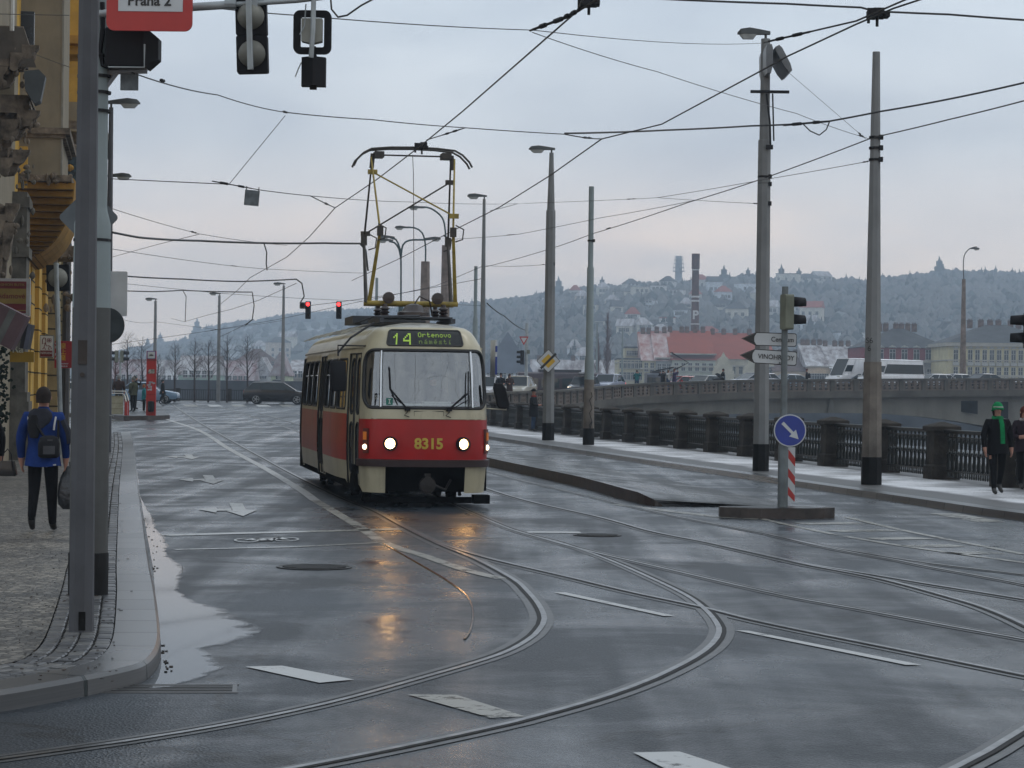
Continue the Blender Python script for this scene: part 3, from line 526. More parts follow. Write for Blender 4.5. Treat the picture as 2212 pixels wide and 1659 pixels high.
# ================================================================== TRAM
def make_tram():
    pos = P(922, 1105, 40.4); pos.z = 0; rz = math.atan(.16)
    T = thing('tram', 'red and cream tram with lit headlights and raised pantograph', 'tram', pos, rz, scale=1.02)
    CREAM = mat('tram_cream', (.44, .395, .27), .32, 0, .07, 1.2, dirt=.5, coat=.1); RED = mat('tram_red', (.36, .006, .006), .36, 0, .10, 1.2, dirt=.35, coat=.05, spec=.35)
    RUB = mat('window_rubber', (.012, .012, .012), .5); GL = glass('tram_windscreen_glass', clear=.80, rough=.01); GLD = glass('tram_side_glass', (.012, .014, .016), rough=.04)
    DISP = mat('display_glass', (.008, .009, .009), .08, var=.05); DARKU = mat('underframe', (.005, .005, .005), .9, 0, .3, 4, spec=.03); ROOFM = mat('tram_roof', (.40, .38, .31), .3, 0, .25, 2, dirt=.7)
    INT = mat('tram_interior', (.30, .33, .34), .6); CHR = mat('chrome', (.7, .7, .7), .18, 1, 0.02); BUMP = mat('tram_bumper', (.035, .018, .018), .45)
    half = [(0, 0), (.35, .02), (.65, .08), (.85, .19), (.98, .35), (1.05, .56), (1.09, .9), (1.16, 1.6), (1.22, 2.4), (1.25, 3.2), (1.25, 5), (1.25, 7), (1.25, 9), (1.25, 10.8), (1.22, 11.6), (1.12, 12.9), (1.05, 13.45), (.85, 13.8), (.5, 13.96), (0, 14)]
    hp = crom([Vector((x, y, 0)) for x, y in half], .04); L = [0]
    for i in range(1, len(hp)): L.append(L[-1]+(hp[i]-hp[i-1]).length)
    S = L[-1]
    def plan(s):
        a = min(abs(s), S-1e-4); lo, hi = 0, len(L)-1
        while hi-lo > 1:
            m = (lo+hi)//2
            if L[m] <= a: lo = m
            else: hi = m
        f = (a-L[lo])/max(1e-9, L[hi]-L[lo]); p = hp[lo].lerp(hp[hi], f); t = (hp[hi]-hp[lo]).normalized(); n = Vector((t.y, -t.x, 0))
        if s < 0: p = Vector((-p.x, p.y, 0)); n = Vector((-n.x, n.y, 0))
        return p, n
    def itp(tab, z):
        for (z0, a), (z1, b) in zip(tab, tab[1:]):
            if z <= z1: f = (z-z0)/(z1-z0); f = max(0, f); f = f*f*(3-2*f)*.3+f*.7; return a+(b-a)*f
        return tab[-1][1]
    IY = [(.2, .10), (.7, .02), (1.0, 0), (1.45, .015), (1.62, .05), (2.1, .14), (2.56, .25), (2.75, .33), (2.86, .40), (2.93, .52), (2.98, .75), (3.02, 1.2), (3.05, 2.2)]
    IX = [(.2, .05), (.7, .01), (1.0, 0), (1.5, .01), (2.2, .05), (2.5, .085), (2.64, .14), (2.76, .24), (2.86, .34), (2.93, .48), (2.98, .72), (3.02, .92), (3.05, 1.15)]
    def sf(s, z, off=0.0):
        p, n = plan(s); ix, iy = itp(IX, z), itp(IY, z); wq = (abs(p.x)/1.25)**1.4; wq += (1-wq)*sst(2.9, 3.05, z); q = Vector((p.x*(1-ix*wq/1.25), 7+(p.y-7)*(1-iy/7), z))
        return q+n*off
    rr = lambda a, b, c, d, r, k=5: [(cx+r*math.cos(t0+PI/2*j/k), cz+r*math.sin(t0+PI/2*j/k)) for cx, cz, t0 in ((b-r, d-r, 0), (a+r, d-r, PI/2), (a+r, c+r, PI), (b-r, c+r, 1.5*PI)) for j in range(k+1)]
    regs = []
    WS = rr(-1.19, 1.19, 1.62, 2.555, .26, 7); regs.append(('windscreen', WS, 'g')); DP = rr(-.68, .64, 2.63, 2.885, .05); regs.append(('display', DP, 'd'))
    regs.append(('cut', [(-.68, .1), (.64, .1), (.64, .665), (-.68, .665)], None))
    doors = []
    for s0, s1 in ((-2.42, -1.36), (-7.55, -6.3), (-12.7, -11.5)):
        doors.append((s0, s1)); mid = (s0+s1)/2
        for a, b in ((s0+.04, mid-.03), (mid+.03, s1-.04)):
            for c, d in ((.52, 1.36), (1.5, 2.42)): regs.append(('door_window', rr(a+.09, b-.09, c, d, .12), 'w'))
    wins = [(-3.62, -2.58), (-4.84, -3.78), (-6.08, -5.0), (-8.84, -7.78), (-10.05, -9.0), (-11.25, -10.2)]+[(1.6+i*1.42, 1.6+i*1.42+1.26) for i in range(8)]
    for a, b in wins: regs.append(('side_window', rr(a, b, 1.58, 2.42, .1), 'w'))
    for a, b in doors: regs.append(('door', [(a, .34), (b, .34), (b, 2.5), (a, 2.5)], 'door'))
    regs.append(('red', [(-1.36, .70), (1.3, .70), (1.3, 1.43), (-1.36, 1.43)], 'r')); regs.append(('red2', [(-S, .72), (-1.36, .72), (-1.36, 1.5), (-S, 1.5)], 'r')); regs.append(('red3', [(1.3, .72), (S, .72), (S, 1.5), (1.3, 1.5)], 'r'))
    vs, es = [], []
    def addp(poly):
        o = len(vs); k = len(poly)
        for i in range(k):
            a, b = poly[i], poly[(i+1) % k]; n = max(1, int(max(abs(b[0]-a[0])/.15, abs(b[1]-a[1])/.15)))
            for j in range(n): vs.append((a[0]+(b[0]-a[0])*j/n, a[1]+(b[1]-a[1])*j/n))
        e = len(vs)-o; es.extend((o+i, o+(i+1) % e) for i in range(e))
    Z0, Z1 = .24, 2.93
    addp([(-S, Z0), (S, Z0), (S, Z1), (-S, Z1)])
    for _, p, _k in regs: addp(p)
    s = -S+.01
    while s < S:
        for z in [.4, .55, .7, .85, 1.0, 1.15, 1.3, 1.45, 1.6, 1.75, 1.9, 2.05, 2.2, 2.35, 2.5, 2.58, 2.65, 2.72, 2.79, 2.85, 2.89]: vs.append((s, z))
        s += .09 if abs(s) < 1.6 else .3
    out = delaunay_2d_cdt([Vector(v) for v in vs], es, [], 0, 1e-4)
    V2, F2 = out[0], out[2]
    def inside(p, poly):
        c = False; k = len(poly); j = k-1
        for i in range(k):
            if (poly[i][1] > p[1]) != (poly[j][1] > p[1]) and p[0] < (poly[j][0]-poly[i][0])*(p[1]-poly[i][1])/(poly[j][1]-poly[i][1])+poly[i][0]: c = not c
            j = i
        return c
    bb = [(min(q[0] for q in p), max(q[0] for q in p), min(q[1] for q in p), max(q[1] for q in p)) for _, p, _k in regs]
    buckets = {}
    for f in F2:
        cx_ = sum(V2[i][0] for i in f)/len(f); cz = sum(V2[i][1] for i in f)/len(f)
        if not (Z0 < cz < Z1): continue
        key = 'cream'
        for i, (nm, p, kd) in enumerate(regs):
            if bb[i][0] <= cx_ <= bb[i][1] and bb[i][2] <= cz <= bb[i][3] and inside((cx_, cz), p): key = (nm, i); break
        if key == 'cream' and cz < .36 and abs(cx_) > 1.3: continue
        buckets.setdefault(key, []).append(f)
    def mesh_of(fs, off):
        mp_, v, ff = {}, [], []
        for f in fs:
            q = []
            for i in f:
                if i not in mp_: mp_[i] = len(v); v.append(sf(V2[i][0], V2[i][1], off))
                q.append(mp_[i])
            ff.append(tuple(q))
        m = MB(); m.add(v, ff); return m
    def seal(poly, w=.016, off=.006, parent=T, name='window_seal', m=RUB):
        pp = []; k = len(poly)
        for i in range(k):
            a, b = poly[i], poly[(i+1) % k]; n = max(1, int(max(abs(b[0]-a[0]), abs(b[1]-a[1]))/.12))
            for j in range(n): pp.append(sf(a[0]+(b[0]-a[0])*j/n, a[1]+(b[1]-a[1])*j/n, off))
        pp += [pp[0], pp[1]]; q = MB(); q.tube(pp, w, 6, cap=False); return q.build(name, m, parent, smooth=True)
    body = mesh_of(buckets['cream'], 0)
    bo = body.build('body', CREAM, T, smooth=True)
    redf = []
    for k, v in buckets.items():
        if k != 'cream' and k[0].startswith('red'): redf += v
    mesh_of(redf, .003).build('red_band', RED, T, smooth=True)
    dob = {}
    for i, (nm, p, kd) in enumerate(regs):
        fs = buckets.get((nm, i), [])
        if nm == 'door' and fs:
            d = mesh_of(fs, -.03).build('door', CREAM, T, smooth=True); dob[i] = (d, p); mid = (p[0][0]+p[1][0])/2
            q = MB(); q.tube([sf(mid, .36, -.02), sf(mid, 1.4, -.02), sf(mid, 2.5, -.02)], .02, 6); [q.tube([sf(a, .36, -.005), sf(a, 1.4, -.005), sf(a, 2.5, -.005)], .013, 6) for a in (p[0][0], p[1][0])]; q.tube([sf(p[0][0], 2.5, -.005), sf(mid, 2.5, -.005), sf(p[1][0], 2.5, -.005)], .013, 6); q.build('door_seal', RUB, d)
    for i, (nm, p, kd) in enumerate(regs):
        fs = buckets.get((nm, i), [])
        if not fs: continue
        if nm == 'windscreen':
            w = mesh_of(fs, -.012).build('windscreen', GL, T, smooth=True); seal(p, .028, .0, w)
            for sx in (-.77, .77):
                q = MB(); q.tube([sf(sx*1.0, 1.63+(2.54-1.63)*j/6, .008) for j in range(7)], .022, 6); q.build('pillar', CHR, w, smooth=True)
        elif nm == 'display':
            w = mesh_of(fs, .004).build('destination_display', DISP, T, smooth=True); seal(p, .015, .004, w)
            LED = emit('led_green', (.33, .52, .06), .5); LED2 = emit('led_dim', (.20, .30, .06), .25)
            dots = {'O': '011101000110001100011000101110', 'r': '', }
            FT = {'1': ['00100', '01100', '10100', '00100', '00100', '00100', '00100'], '4': ['00011', '00101', '01001', '10001', '11111', '00001', '00001'], 'O': ['01110', '10001', '10001', '10001', '10001', '10001', '01110'],
                  'r': ['00000', '00000', '10110', '11001', '10000', '10000', '10000'], 't': ['01000', '01000', '11110', '01000', '01000', '01001', '00110'], 'e': ['00000', '00000', '01110', '10001', '11111', '10000', '01110'],
                  'n': ['00000', '00000', '10110', '11001', '10001', '10001', '10001'], 'o': ['00000', '00000', '01110', '10001', '10001', '10001', '01110'], 'v': ['00000', '00000', '10001', '10001', '10001', '01010', '00100'],
                  'a': ['00010', '00100', '01110', '00001', '01111', '10001', '01111'], 'm': ['00000', '00000', '11010', '10101', '10101', '10101', '10101'], 'E': ['01010', '00100', '01110', '10001', '11111', '10000', '01110'], 's': ['00000', '00000', '01111', '10000', '01110', '00001', '11110'], 'i': ['00010', '00100', '00000', '01100', '00100', '00100', '01110']}
            for txt, s0, z0, cw, chh, ps, M_ in (('14', -.56, 2.655, .026, .027, 7, LED), ('Ortenovo', -.13, 2.775, .0108, .0108, 6.7, LED), ('namEsti', -.12, 2.665, .0108, .0108, 7.6, LED2)):
                q = MB()
                for ci, ch in enumerate(txt):
                    for r_ in range(7):
                        for c_ in range(5):
                            if FT[ch][r_][c_] == '1':
                                s_ = s0+(ci*ps+c_)*cw; z_ = z0+(6-r_)*chh; h = cw*.45 if txt != '14' else cw*.5
                                q.quad(sf(s_-h, z_-h, .012), sf(s_+h, z_-h, .012), sf(s_+h, z_+h, .012), sf(s_-h, z_+h, .012))
                q.build('lettering', M_, w)
        elif nm == 'side_window':
            w = mesh_of(fs, -.02).build('side_window', GLD, T, smooth=True); seal(p, .02, -.002, w)
            q = MB(); q.tube([sf(p[0][0]-.0, 2.15, -.005)]+[sf(p[0][0]+(min(x for x, _ in p)-max(x for x, _ in p))*j/4, 2.15, -.005) for j in range(1, 5)], .011, 6); q.build('window_bar', CHR, w)
        elif nm == 'door_window':
            par = T
            for d, dp in dob.values():
                if dp[0][0] <= p[0][0] <= dp[1][0]+.01 and min(x for x, _ in p) >= dp[0][0]-.01: par = d
            w = mesh_of(fs, -.035).build('door_window', GLD, par, smooth=True); seal(p, .016, -.03, w)
    # roof
    rings = []; zs = [2.93, 2.95, 2.97, 2.99, 3.01, 3.03, 3.045, 3.05]; ns = 120
    for z in zs: rings.append([sf(-S+2*S*j/ns, z) for j in range(ns)])
    q = MB(); q.loft(rings, 0, cap=False); q.add(rings[-1], [tuple(range(ns))]); q.build('roof', ROOFM, T, smooth=2)
    q = MB(); [q.tube([sf(s_, 2.60, .01) for s_ in [a+(b-a)*j/30 for j in range(31)]], .018, 6) for a, b in ((-S+.8, -1.3), (1.25, S-.8))]; q.build('rain_gutter', CREAM, T)
    # drip rail over the front and roof hatch lines
    q = MB()
    for i in range(9): y = 3+i*1.25; q.tube([(x*.2-1.0 if False else -1.05+.2625*j, y, 3.065-(abs(-1.05+.2625*j)**4)*.14) for j in range(9) for x in (0,)], .012, 5)
    q.build('roof_rib', ROOFM, T)
    # bumper strip and skirt
    q = MB(); rg = []
    for j in range(41):
        s_ = -1.34+2.68*j/40; rg.append([sf(s_, .665, .0), sf(s_, .665, .05), sf(s_, .775, .055), sf(s_, .785, .0)])
    q.loft(rg); q.build('bumper', BUMP, T, smooth=True)
    # underframe
    q = MB(); q.box((0, 7, .46), (2.2, 12.2, .42)); q.box((0, 1.0, .5), (1.75, 1.2, .3)); q.build('underframe', DARKU, T)
    q = MB(); q.box((0, .45, .30), (1.5, .05, .10)); q.box((0, .60, .11), (1.9, .05, .10)); q.box((.92, .3, .14), (.26, .3, .14)); q.tube([(-.6, .9, .55), (-.6, .5, .2)], .03); q.tube([(.6, .9, .55), (.6, .5, .2)], .03); q.build('lifeguard', DARKU, T)
    q = MB(); q.tube([(0, 1.0, .40), (0, .0, .38)], .07, 10); q.lathe((0, -.04, .38), [(.0, -.06), (.13, -.05), (.14, .02), (.1, .08), (0, .09)], 14, axis='Y'); q.box((0, -.03, .50), (.1, .1, .12)); q.tube([(.1, 0, .38), (.3, .05, .30), (.42, .3, .45)], .02); q.build('coupler', mat('coupler_iron', (.03, .026, .024), .5, .6), T)
    for y in (2.6, 4.5, 9.5, 11.4):
        for x in (-.72, .72):
            q = MB(); q.lathe((x, y, .35), [(0, -.06), (.2, -.06), (.33, -.05), (.35, -.02), (.35, .05), (.37, .06), (.37, .075), (0, .075)] if x > 0 else [(0, .06), (.2, .06), (.33, .05), (.35, .02), (.35, -.05), (.37, -.06), (.37, -.075), (0, -.075)], 24, axis='X'); q.build('wheel', DARKU, T, smooth=True)
    # headlights and indicators
    HL = emit('headlight_glow', (1.0, .62, .27), 18.0)
    for s_ in (-.60, .58):
        c = sf(s_, 1.04, 0); p, n = plan(s_); ang = math.atan2(n.x, -n.y)
        h = thing('headlight', None, None, c, ang); h.parent = T
        q = MB(); q.lathe((0, 0, 0), [(.10, .06), (.115, .03), (.118, -.05), (.110, -.085), (.084, -.080), (.082, 0), (0, 0)], 24, axis='Y'); q.build('rim', BLACKM, h, smooth=True)
        q = MB(); q.lathe((0, 0, 0), [(.082, -.030), (.065, -.045), (.035, -.052), (0, -.055)], 24, axis='Y'); q.build('lens', HL, h, smooth=True)
        sp = bpy.data.lights.new('headlight_beam', 'SPOT'); sp.energy = 5; sp.color = (1, .50, .16); sp.spot_size = math.radians(70); sp.shadow_soft_size = .1
        so = bpy.data.objects.new('headlight_beam', sp); SC.collection.objects.link(so); so.parent = h; so.location = (0, -.12, 0); so.rotation_euler = (-PI/2+.16, 0, 0)
    AMB = emit('amber_glow', (.8, .22, .02), .12); WH = emit('parking_glow', (1, .75, .5), 5)
    for s_ in (-1.05, 1.12):
        p, n = plan(s_); ang = math.atan2(n.x, -n.y); c = sf(s_, 1.08, .01)
        q = MB(); q.box((0, 0, 0), (.11, .05, .40)); o = q.build('indicator', mat('lamp_housing', (.10, .02, .015), .3), T, c, (0, 0, ang))
        q = MB(); q.box((0, -.03, .08), (.075, .02, .13)); q.build('amber_lens', AMB, o); q = MB(); q.lathe((0, -.03, -.10), [(.045, 0), (.035, -.02), (0, -.03)], 14, axis='Y'); q.build('white_lens', WH, o)
    # number, hatch outline, arrow mark
    NUM = mat('number_yellow', (.50, .35, .04), .5); tx = text('8315', .235, NUM, T, (0, 0, 0), bold=.008, name='fleet_number')
    me = tx.data
    for v in me.vertices: q_ = sf(.02+v.co.x, 1.035+v.co.y-.0, .009+(.002 if v.co.z > 0 else 0)); v.co = q_
    tx.rotation_euler = (0, 0, 0)
    q = MB(); a = [(-.22, 1.49), (-.22, 1.565), (.26, 1.565), (.26, 1.49)]; q.tube([sf(x, z, .003) for x, z in a[1:3]], .006, 4); q.tube([sf(x, z, .003) for x, z in a[:2]], .003, 4); q.tube([sf(x, z, .003) for x, z in a[2:]], .003, 4); q.tube([sf(-.95+.19*j, 1.435, .003) for j in range(11)], .004, 4); q.build('hatch_line', RUB, T)
    # wipers
    for s0, tipx, tipz, bx in ((-.33, -.60, 2.12, -1), (.34, .66, 2.06, 1)):
        q = MB(); b0 = sf(s0, 1.60, .05); tp_ = sf(tipx, tipz-.2, .05); q.tube([b0, tp_], .014, 6); q.tube([b0+Vector((.03, 0, 0)), tp_+Vector((.02, 0, -.1))], .007, 5)
        q.tube([sf(tipx+.03*bx, tipz+.16, .03), sf(tipx+.01*bx, tipz-.2, .04), sf(tipx-.05*bx+.06, tipz-.45, .03)], .012, 5); q.tube([b0, sf(s0, 1.55, .05), sf(s0-.05, 1.50, .04), sf(s0+.03, 1.47, .03)], .008, 5); q.box(b0, (.09, .06, .06)); q.build('wiper', BLACKM, T)
    # mirrors
    q = MB(); q.tube([sf(-1.25, 2.62, .0), Vector((-1.42, .55, 2.62)), Vector((-1.42, .50, 2.45))], .014, 6); q.tube([Vector((-.75, 1.4, 3.02)), Vector((-1.2, .7, 2.75)), Vector((-1.42, .52, 2.5))], .018, 6); o = q.build('mirror_arm', DK, T)
    q = MB(); q.loft([[Vector((-1.42+a*w, .5+dy, 2.12+b*h)) for a, b in ((-.5, -.45), (-.42, -.5), (.42, -.5), (.5, -.45), (.5, .45), (.42, .5), (-.42, .5), (-.5, .45))] for w, h, dy in ((.2, .42, .09), (.26, .5, .05), (.26, .5, -.02), (.22, .46, -.04))]); q.build('mirror', BLACKM, T, smooth=True)
    q = MB(); q.tube([sf(1.25, 1.62, .0), Vector((1.36, .52, 1.60)), Vector((1.36, .5, 1.78))], .012, 6); q.build('mirror_arm', mat('cream_tube', (.5, .47, .36), .4), T)
    q = MB(); q.loft([[Vector((1.27+a*w-b*.10, .5+dy, 1.83+b*h)) for a, b in ((-.5, -.42), (-.35, -.5), (.4, -.5), (.5, -.35), (.5, .3), (.3, .5), (-.3, .5), (-.5, .3))] for w, h, dy in ((.16, .34, .08), (.21, .42, .04), (.21, .42, -.02), (.18, .38, -.04))]); q.build('mirror', BLACKM, T, smooth=True)
    # interior
    q = MB(); q.box((0, 7, .72), (2.1, 13, .06)); q.box((-.2, 2.6, 1.65), (1.5, .04, 1.8), 1); q.box((-.95, 2.0, 1.7), (.04, 1.0, 1.5), 1); q.box((0.05, 1.0, 1.38), (1.75, .55, .55), 0); q.box((.1, .95, 1.67), (1.5, .40, .03), 2); q.box((.25, .9, 1.705), (.45, .3, .03), 2)
    q.box((0, 7, 1.5), (.05, 12, .2), 0); q.box((.0, .85, 2.6), (1.6, .5, .1), 1)
    q.build('cab_interior', [mat('cab_grey', (.22, .24, .25), .6), mat('cab_wall', (.09, .10, .11), .7), mat('paper', (.6, .62, .62), .6)], T)
    q = MB(); q.box((0, 0, 0), (.11, .004, .11)); o = q.build('sticker', mat('green_sticker', (.01, .16, .12), .5), T, sf(-.62, 1.72, .012), (0, 0, .1)); q = MB(); q.box((0, -.004, 0), (.012, .003, .06)); q.box((0, -.004, .03), (.04, .003, .012)); q.box((0, -.004, -.03), (.04, .003, .012)); q.build('sticker_mark', mat('white_mark', (.6, .65, .6), .5), o)
    q = MB(); q.box((0, 0, 0), (.10, .003, .2)); o = q.build('number_card', BLACKM, T, sf(-.86, 1.75, -.03), (0, 0, .55)); text('52', .09, mat('grey_mark', (.4, .4, .35), .5), o, (0, -.004, .03), bold=.002)
    # dash window visor/hatch on cream above windscreen
    q = MB(); q.tube([sf(-.44+.083*j, 2.583, .008) for j in range(9)], .008, 5); q.build('vent_strip', CREAM, T)
    # blue line board on the far side
    q = MB(); q.box((0, 0, 0), (.03, .55, .62)); o = q.build('line_board', mat('board_white', (.5, .52, .55), .4), T, (1.29, 1.5, 2.45)); q = MB(); q.box((-.0, -.28, -.12), (.034, .01, .3)); q.box((0, -.28, .16), (.034, .01, .1)); q.build('board_print', mat('board_blue', (.02, .05, .25), .4), o)
    # roof gear
    q = MB(); q.box((0, 2.5, 3.13), (1.25, 1.4, .025)); q.tube([(-1.0, 2.0, 3.02), (-.75, 1.3, 3.12), (0, 1.25, 3.14)], .018); [q.box((x, 2.5, 3.07), (.08, 1.9, .08)) for x in (-.6, .6)]; q.box((-.2, 4.9, 3.14), (1.3, 1.6, .14)); q.build('roof_frame', mat('roof_gear', (.05, .055, .065), .5, .3), T)
    PY = 2.6; CAP = mat('insulator_dark', (.03, .02, .018), .3)
    for x, y in ((-.5, PY-.55), (.5, PY-.55), (-.5, PY+.55), (.5, PY+.55)):
        q = MB(); q.lathe((x, y, 3.14), [(.05, 0), (.09, .02), (.05, .05), (.09, .08), (.05, .11), (.09, .14), (.04, .18), (.04, .22)], 12); q.build('insulator', CAP, T, smooth=True)
    YEL = mat('pantograph_yellow', (.30, .22, .035), .5, 0, .2, 6); YD = mat('pantograph_dark', (.035, .028, .022), .5, 0, .3, 6)
    Pn = thing('pantograph', None, None, (0, PY, 0)); Pn.parent = T
    q = MB(); q.tube([(-.78, -.28, 3.38), (.78, -.28, 3.38)], .045, 10); q.tube([(-.72, -.28, 3.38), (-.72, .28, 3.38)], .03); q.tube([(.72, -.28, 3.38), (.72, .28, 3.38)], .03); q.tube([(-.78, .28, 3.38), (.78, .28, 3.38)], .04, 10); q.build('base_frame', YEL, Pn, smooth=True)
    q = MB(); q.lathe((0, -.5, 3.20), [(.28, -.03), (.28, .02), (.2, .05), (.14, .14), (.05, .17), (0, .17)], 14); q.lathe((-.42, -.35, 3.47), [(0, -.07), (.1, -.06), (.1, .05), (0, .06)], 12, axis='Y'); q.lathe((.42, -.35, 3.47), [(0, -.07), (.1, -.06), (.1, .05), (0, .06)], 12, axis='Y')
    q.tube([(0, -.5, 3.35), (.1, -.45, 3.5), (.28, -.4, 3.42), (.33, -.35, 3.2)], .014); q.build('spring_gear', CAP, Pn, smooth=True)
    for sg, mu, ml in ((-1, YEL, YEL), (1, YD, YD)):
        kz = 4.58 if sg < 0 else 4.50; kx = .66; ky = sg*.78; bz = 3.40
        for x in (-1, 1):
            q = MB(); q.tube([(x*.74, sg*.26, bz), (x*(.62 if sg < 0 else .74), ky, kz)], [.036, .026], 8); q.build('lower_arm', ml, Pn, smooth=True)
            q = MB(); q.tube([(x*(.62 if sg < 0 else .74), ky, kz), (x*(.72 if sg < 0 else .68), sg*.1, 5.88)], [.019, .015], 8); q.build('upper_arm', mu, Pn, smooth=True)
            q = MB(); q.box((x*(.62 if sg < 0 else .74), ky, kz), (.1, .1, .16)); q.tube([(x*.66, ky, kz+.12), (x*.66+.14, ky, kz+.05), (x*.66+.12, ky, kz-.12), (x*.66, ky, kz-.16)], .012); q.build('knee_joint', YD, Pn)
        q = MB(); a, b = (Vector((-.70, sg*.18, 5.62)), Vector((.64, ky*.9, kz+.28))) if sg < 0 else (Vector((.68, sg*.15, 5.50)), Vector((-.72, ky*.95, kz+.12))); q.tube([a, b], .014); q.box(a, (.16, .06, .08)); q.box(b, (.16, .06, .08)); q.build('cross_brace', mu, Pn)
    for y in (-.16, .16):
        q = MB(); q.tube([(-1.02, y, 5.72), (-.97, y, 5.83), (-.85, y, 5.95), (-.72, y, 6.02), (-.4, y, 6.05), (0, y, 6.06), (.4, y, 6.05), (.72, y, 6.02), (.85, y, 5.95), (.97, y, 5.83), (1.02, y, 5.74)], .018, 6); q.build('contact_bow', YD, Pn, smooth=True)
    q = MB(); q.tube([(-.6, 0, 5.93), (.6, 0, 5.93)], .014); q.box((-.58, 0, 5.93), (.16, .34, .10)); q.box((.58, 0, 5.93), (.16, .34, .10)); q.tube([(-.7, 0, 5.7), (-.68, 0, 5.95)], .04); q.tube([(.7, 0, 5.7), (.68, 0, 5.95)], .04); q.tube([(0, -.05, 5.93), (0, -.2, 5.6), (0, -.5, 3.4)], .006); q.build('head_frame', YD, Pn)
    return T
tram = make_tram()
# ================================================================== FAR BANK: hills, woods, houses
def interp(tab, x):
    if x <= tab[0][0]: return tab[0][1]
    for (a, p), (b_, q_) in zip(tab, tab[1:]):
        if x <= b_: return p+(q_-p)*(x-a)/(b_-a)
    return tab[-1][1]
RIDGE = [(-200, 775), (240, 765), (311, 750), (347, 743), (408, 736), (418, 722), (440, 711), (453, 707), (512, 697), (560, 693), (595, 686), (642, 679), (700, 675), (860, 668), (1000, 660), (1054, 654), (1136, 646), (1170, 637), (1234, 631), (1298, 623), (1401, 615), (1491, 612), (1534, 617), (1561, 607), (1596, 600), (1640, 600), (1685, 606), (1807, 606), (1874, 609), (1904, 605), (1989, 596), (2033, 591), (2083, 588), (2212, 593), (2500, 590)]
RY = [(-200, 2600), (700, 2300), (1054, 1800), (1400, 1500), (2500, 1900)]
HB = [(-200, 1100), (700, 1000), (1054, 800), (1400, 760), (2500, 800)]
def hill_pt(x, t):
    # t: 0 foot, 1 ridge, >1 behind the ridge
    Yb, Yr = interp(HB, x), interp(RY, x); top = P(x, interp(RIDGE, x), Yr).z
    if t <= 1: Y = Yb+(Yr-Yb)*t; z = 2.1+(top-2.1)*(t**1.05*.85+.15*sst(0, 1, t))
    else: Y = Yr+(t-1)*900; z = top-(t-1)*top*.6
    return Vector(((x-CX)/F*Y, Y, z))
hb = MB(); xs = [-700, -200]+list(range(200, 2500, 22))+[2500, 3200]; ts = [0, .02]+[.06+.06*i for i in range(16)]+[1.0, 1.15, 1.6]; random.seed(11)
for t_ in ts:
    for x in xs:
        p = hill_pt(x, t_) if -200 <= x <= 2500 else hill_pt(max(-200, min(2500, x)), t_)+Vector(((-500 if x < 0 else 500), 0, 0)); p.z += (random.uniform(-2.4, 1.6) if 0 < t_ < 1 else 0); hb.v.append(p)
nx = len(xs)
for i in range(len(ts)-1):
    for j in range(nx-1): a = i*nx+j; hb.f.append((a, a+1, a+nx+1, a+nx)); hb.mi.append(0)
HILLM = mat('hillside', (.30, .32, .34), .95, 0, .2, .012, col2=(.045, .055, .05)); r = [n for n in HILLM.node_tree.nodes if n.type == 'VALTORGB'][0].color_ramp; r.elements[0].position = .50; r.elements[1].position = .66
tag(hb.build('hills', HILLM, smooth=2), kind='structure')
# woods: many small clumps, one mass
WOOD = mat('bare_woods', (.15, .15, .15), .95, 0, .3, .02, col2=(.09, .095, .095)); WOODD = mat('fir_woods', (.065, .08, .08), .95, 0, .3, .05)
wd = MB(); random.seed(5)
def clump(p, r_, h, m):
    k = 6; a0 = random.uniform(0, 6); rg = []
    for z, f in ((0, .55), (.35, 1), (.7, .7), (1, .12)): rg.append([p+Vector((r_*f*random.uniform(.7, 1.25)*math.cos(a0+2*PI*j/k), r_*f*random.uniform(.7, 1.25)*math.sin(a0+2*PI*j/k), h*z)) for j in range(k)])
    wd.loft(rg, m, cap=False)
def fir(p, r_, h, m=1):
    k = 6; rg = []
    for z, f in ((0, .8), (.25, 1), (.27, .65), (.5, .72), (.52, .42), (.75, .45), (.77, .2), (1, .02)): rg.append([p+Vector((r_*f*math.cos(2*PI*j/k), r_*f*math.sin(2*PI*j/k), h*z)) for j in range(k)])
    wd.loft(rg, m, cap=False)
dens = lambda x: 1.0 if (x < 1250 or x > 1830) else .55
for i in range(9500):
    x = random.uniform(200, 2400); t_ = random.random()**.8
    if random.random() > dens(x): continue
    if x < 740 and random.random() < (.88 if x > 430 else .6): continue
    p = hill_pt(x, t_); p.z -= 1.5+3*(t_ > .85); s_ = random.uniform(.55, 1.05)
    if random.random() < .07: fir(p, 2.8*s_, 11*s_)
    else: clump(p, 4.2*s_, 8*s_, 0 if random.random() < .75 else 1)
for i in range(1500):
    x = random.uniform(250, 2350); p = hill_pt(x, random.uniform(.97, 1.0)); p.z -= 3; s_ = random.uniform(.5, .8)
    (fir(p, 2.2*s_, 9*s_) if random.random() < .05 else clump(p, 3.6*s_, 7*s_, 0))
for x, s_ in ((1204, 1.5), (1561, 1.35), (1613, 1.0), (1685, 1.4), (1723, 1.2), (2026, 1.6), (2030, 1.3), (1298, 1.1), (424, 1.8), (345, 1.5), (318, 1.2), (1904, .8)): p = hill_pt(x, .985); p.z -= 2; fir(p, 3.2*s_, 9.5*s_)
tag(wd.build('hill_woods', [WOOD, WOODD]), 'bare hazy woods covering the hillside across the river', 'woods', kind='stuff')
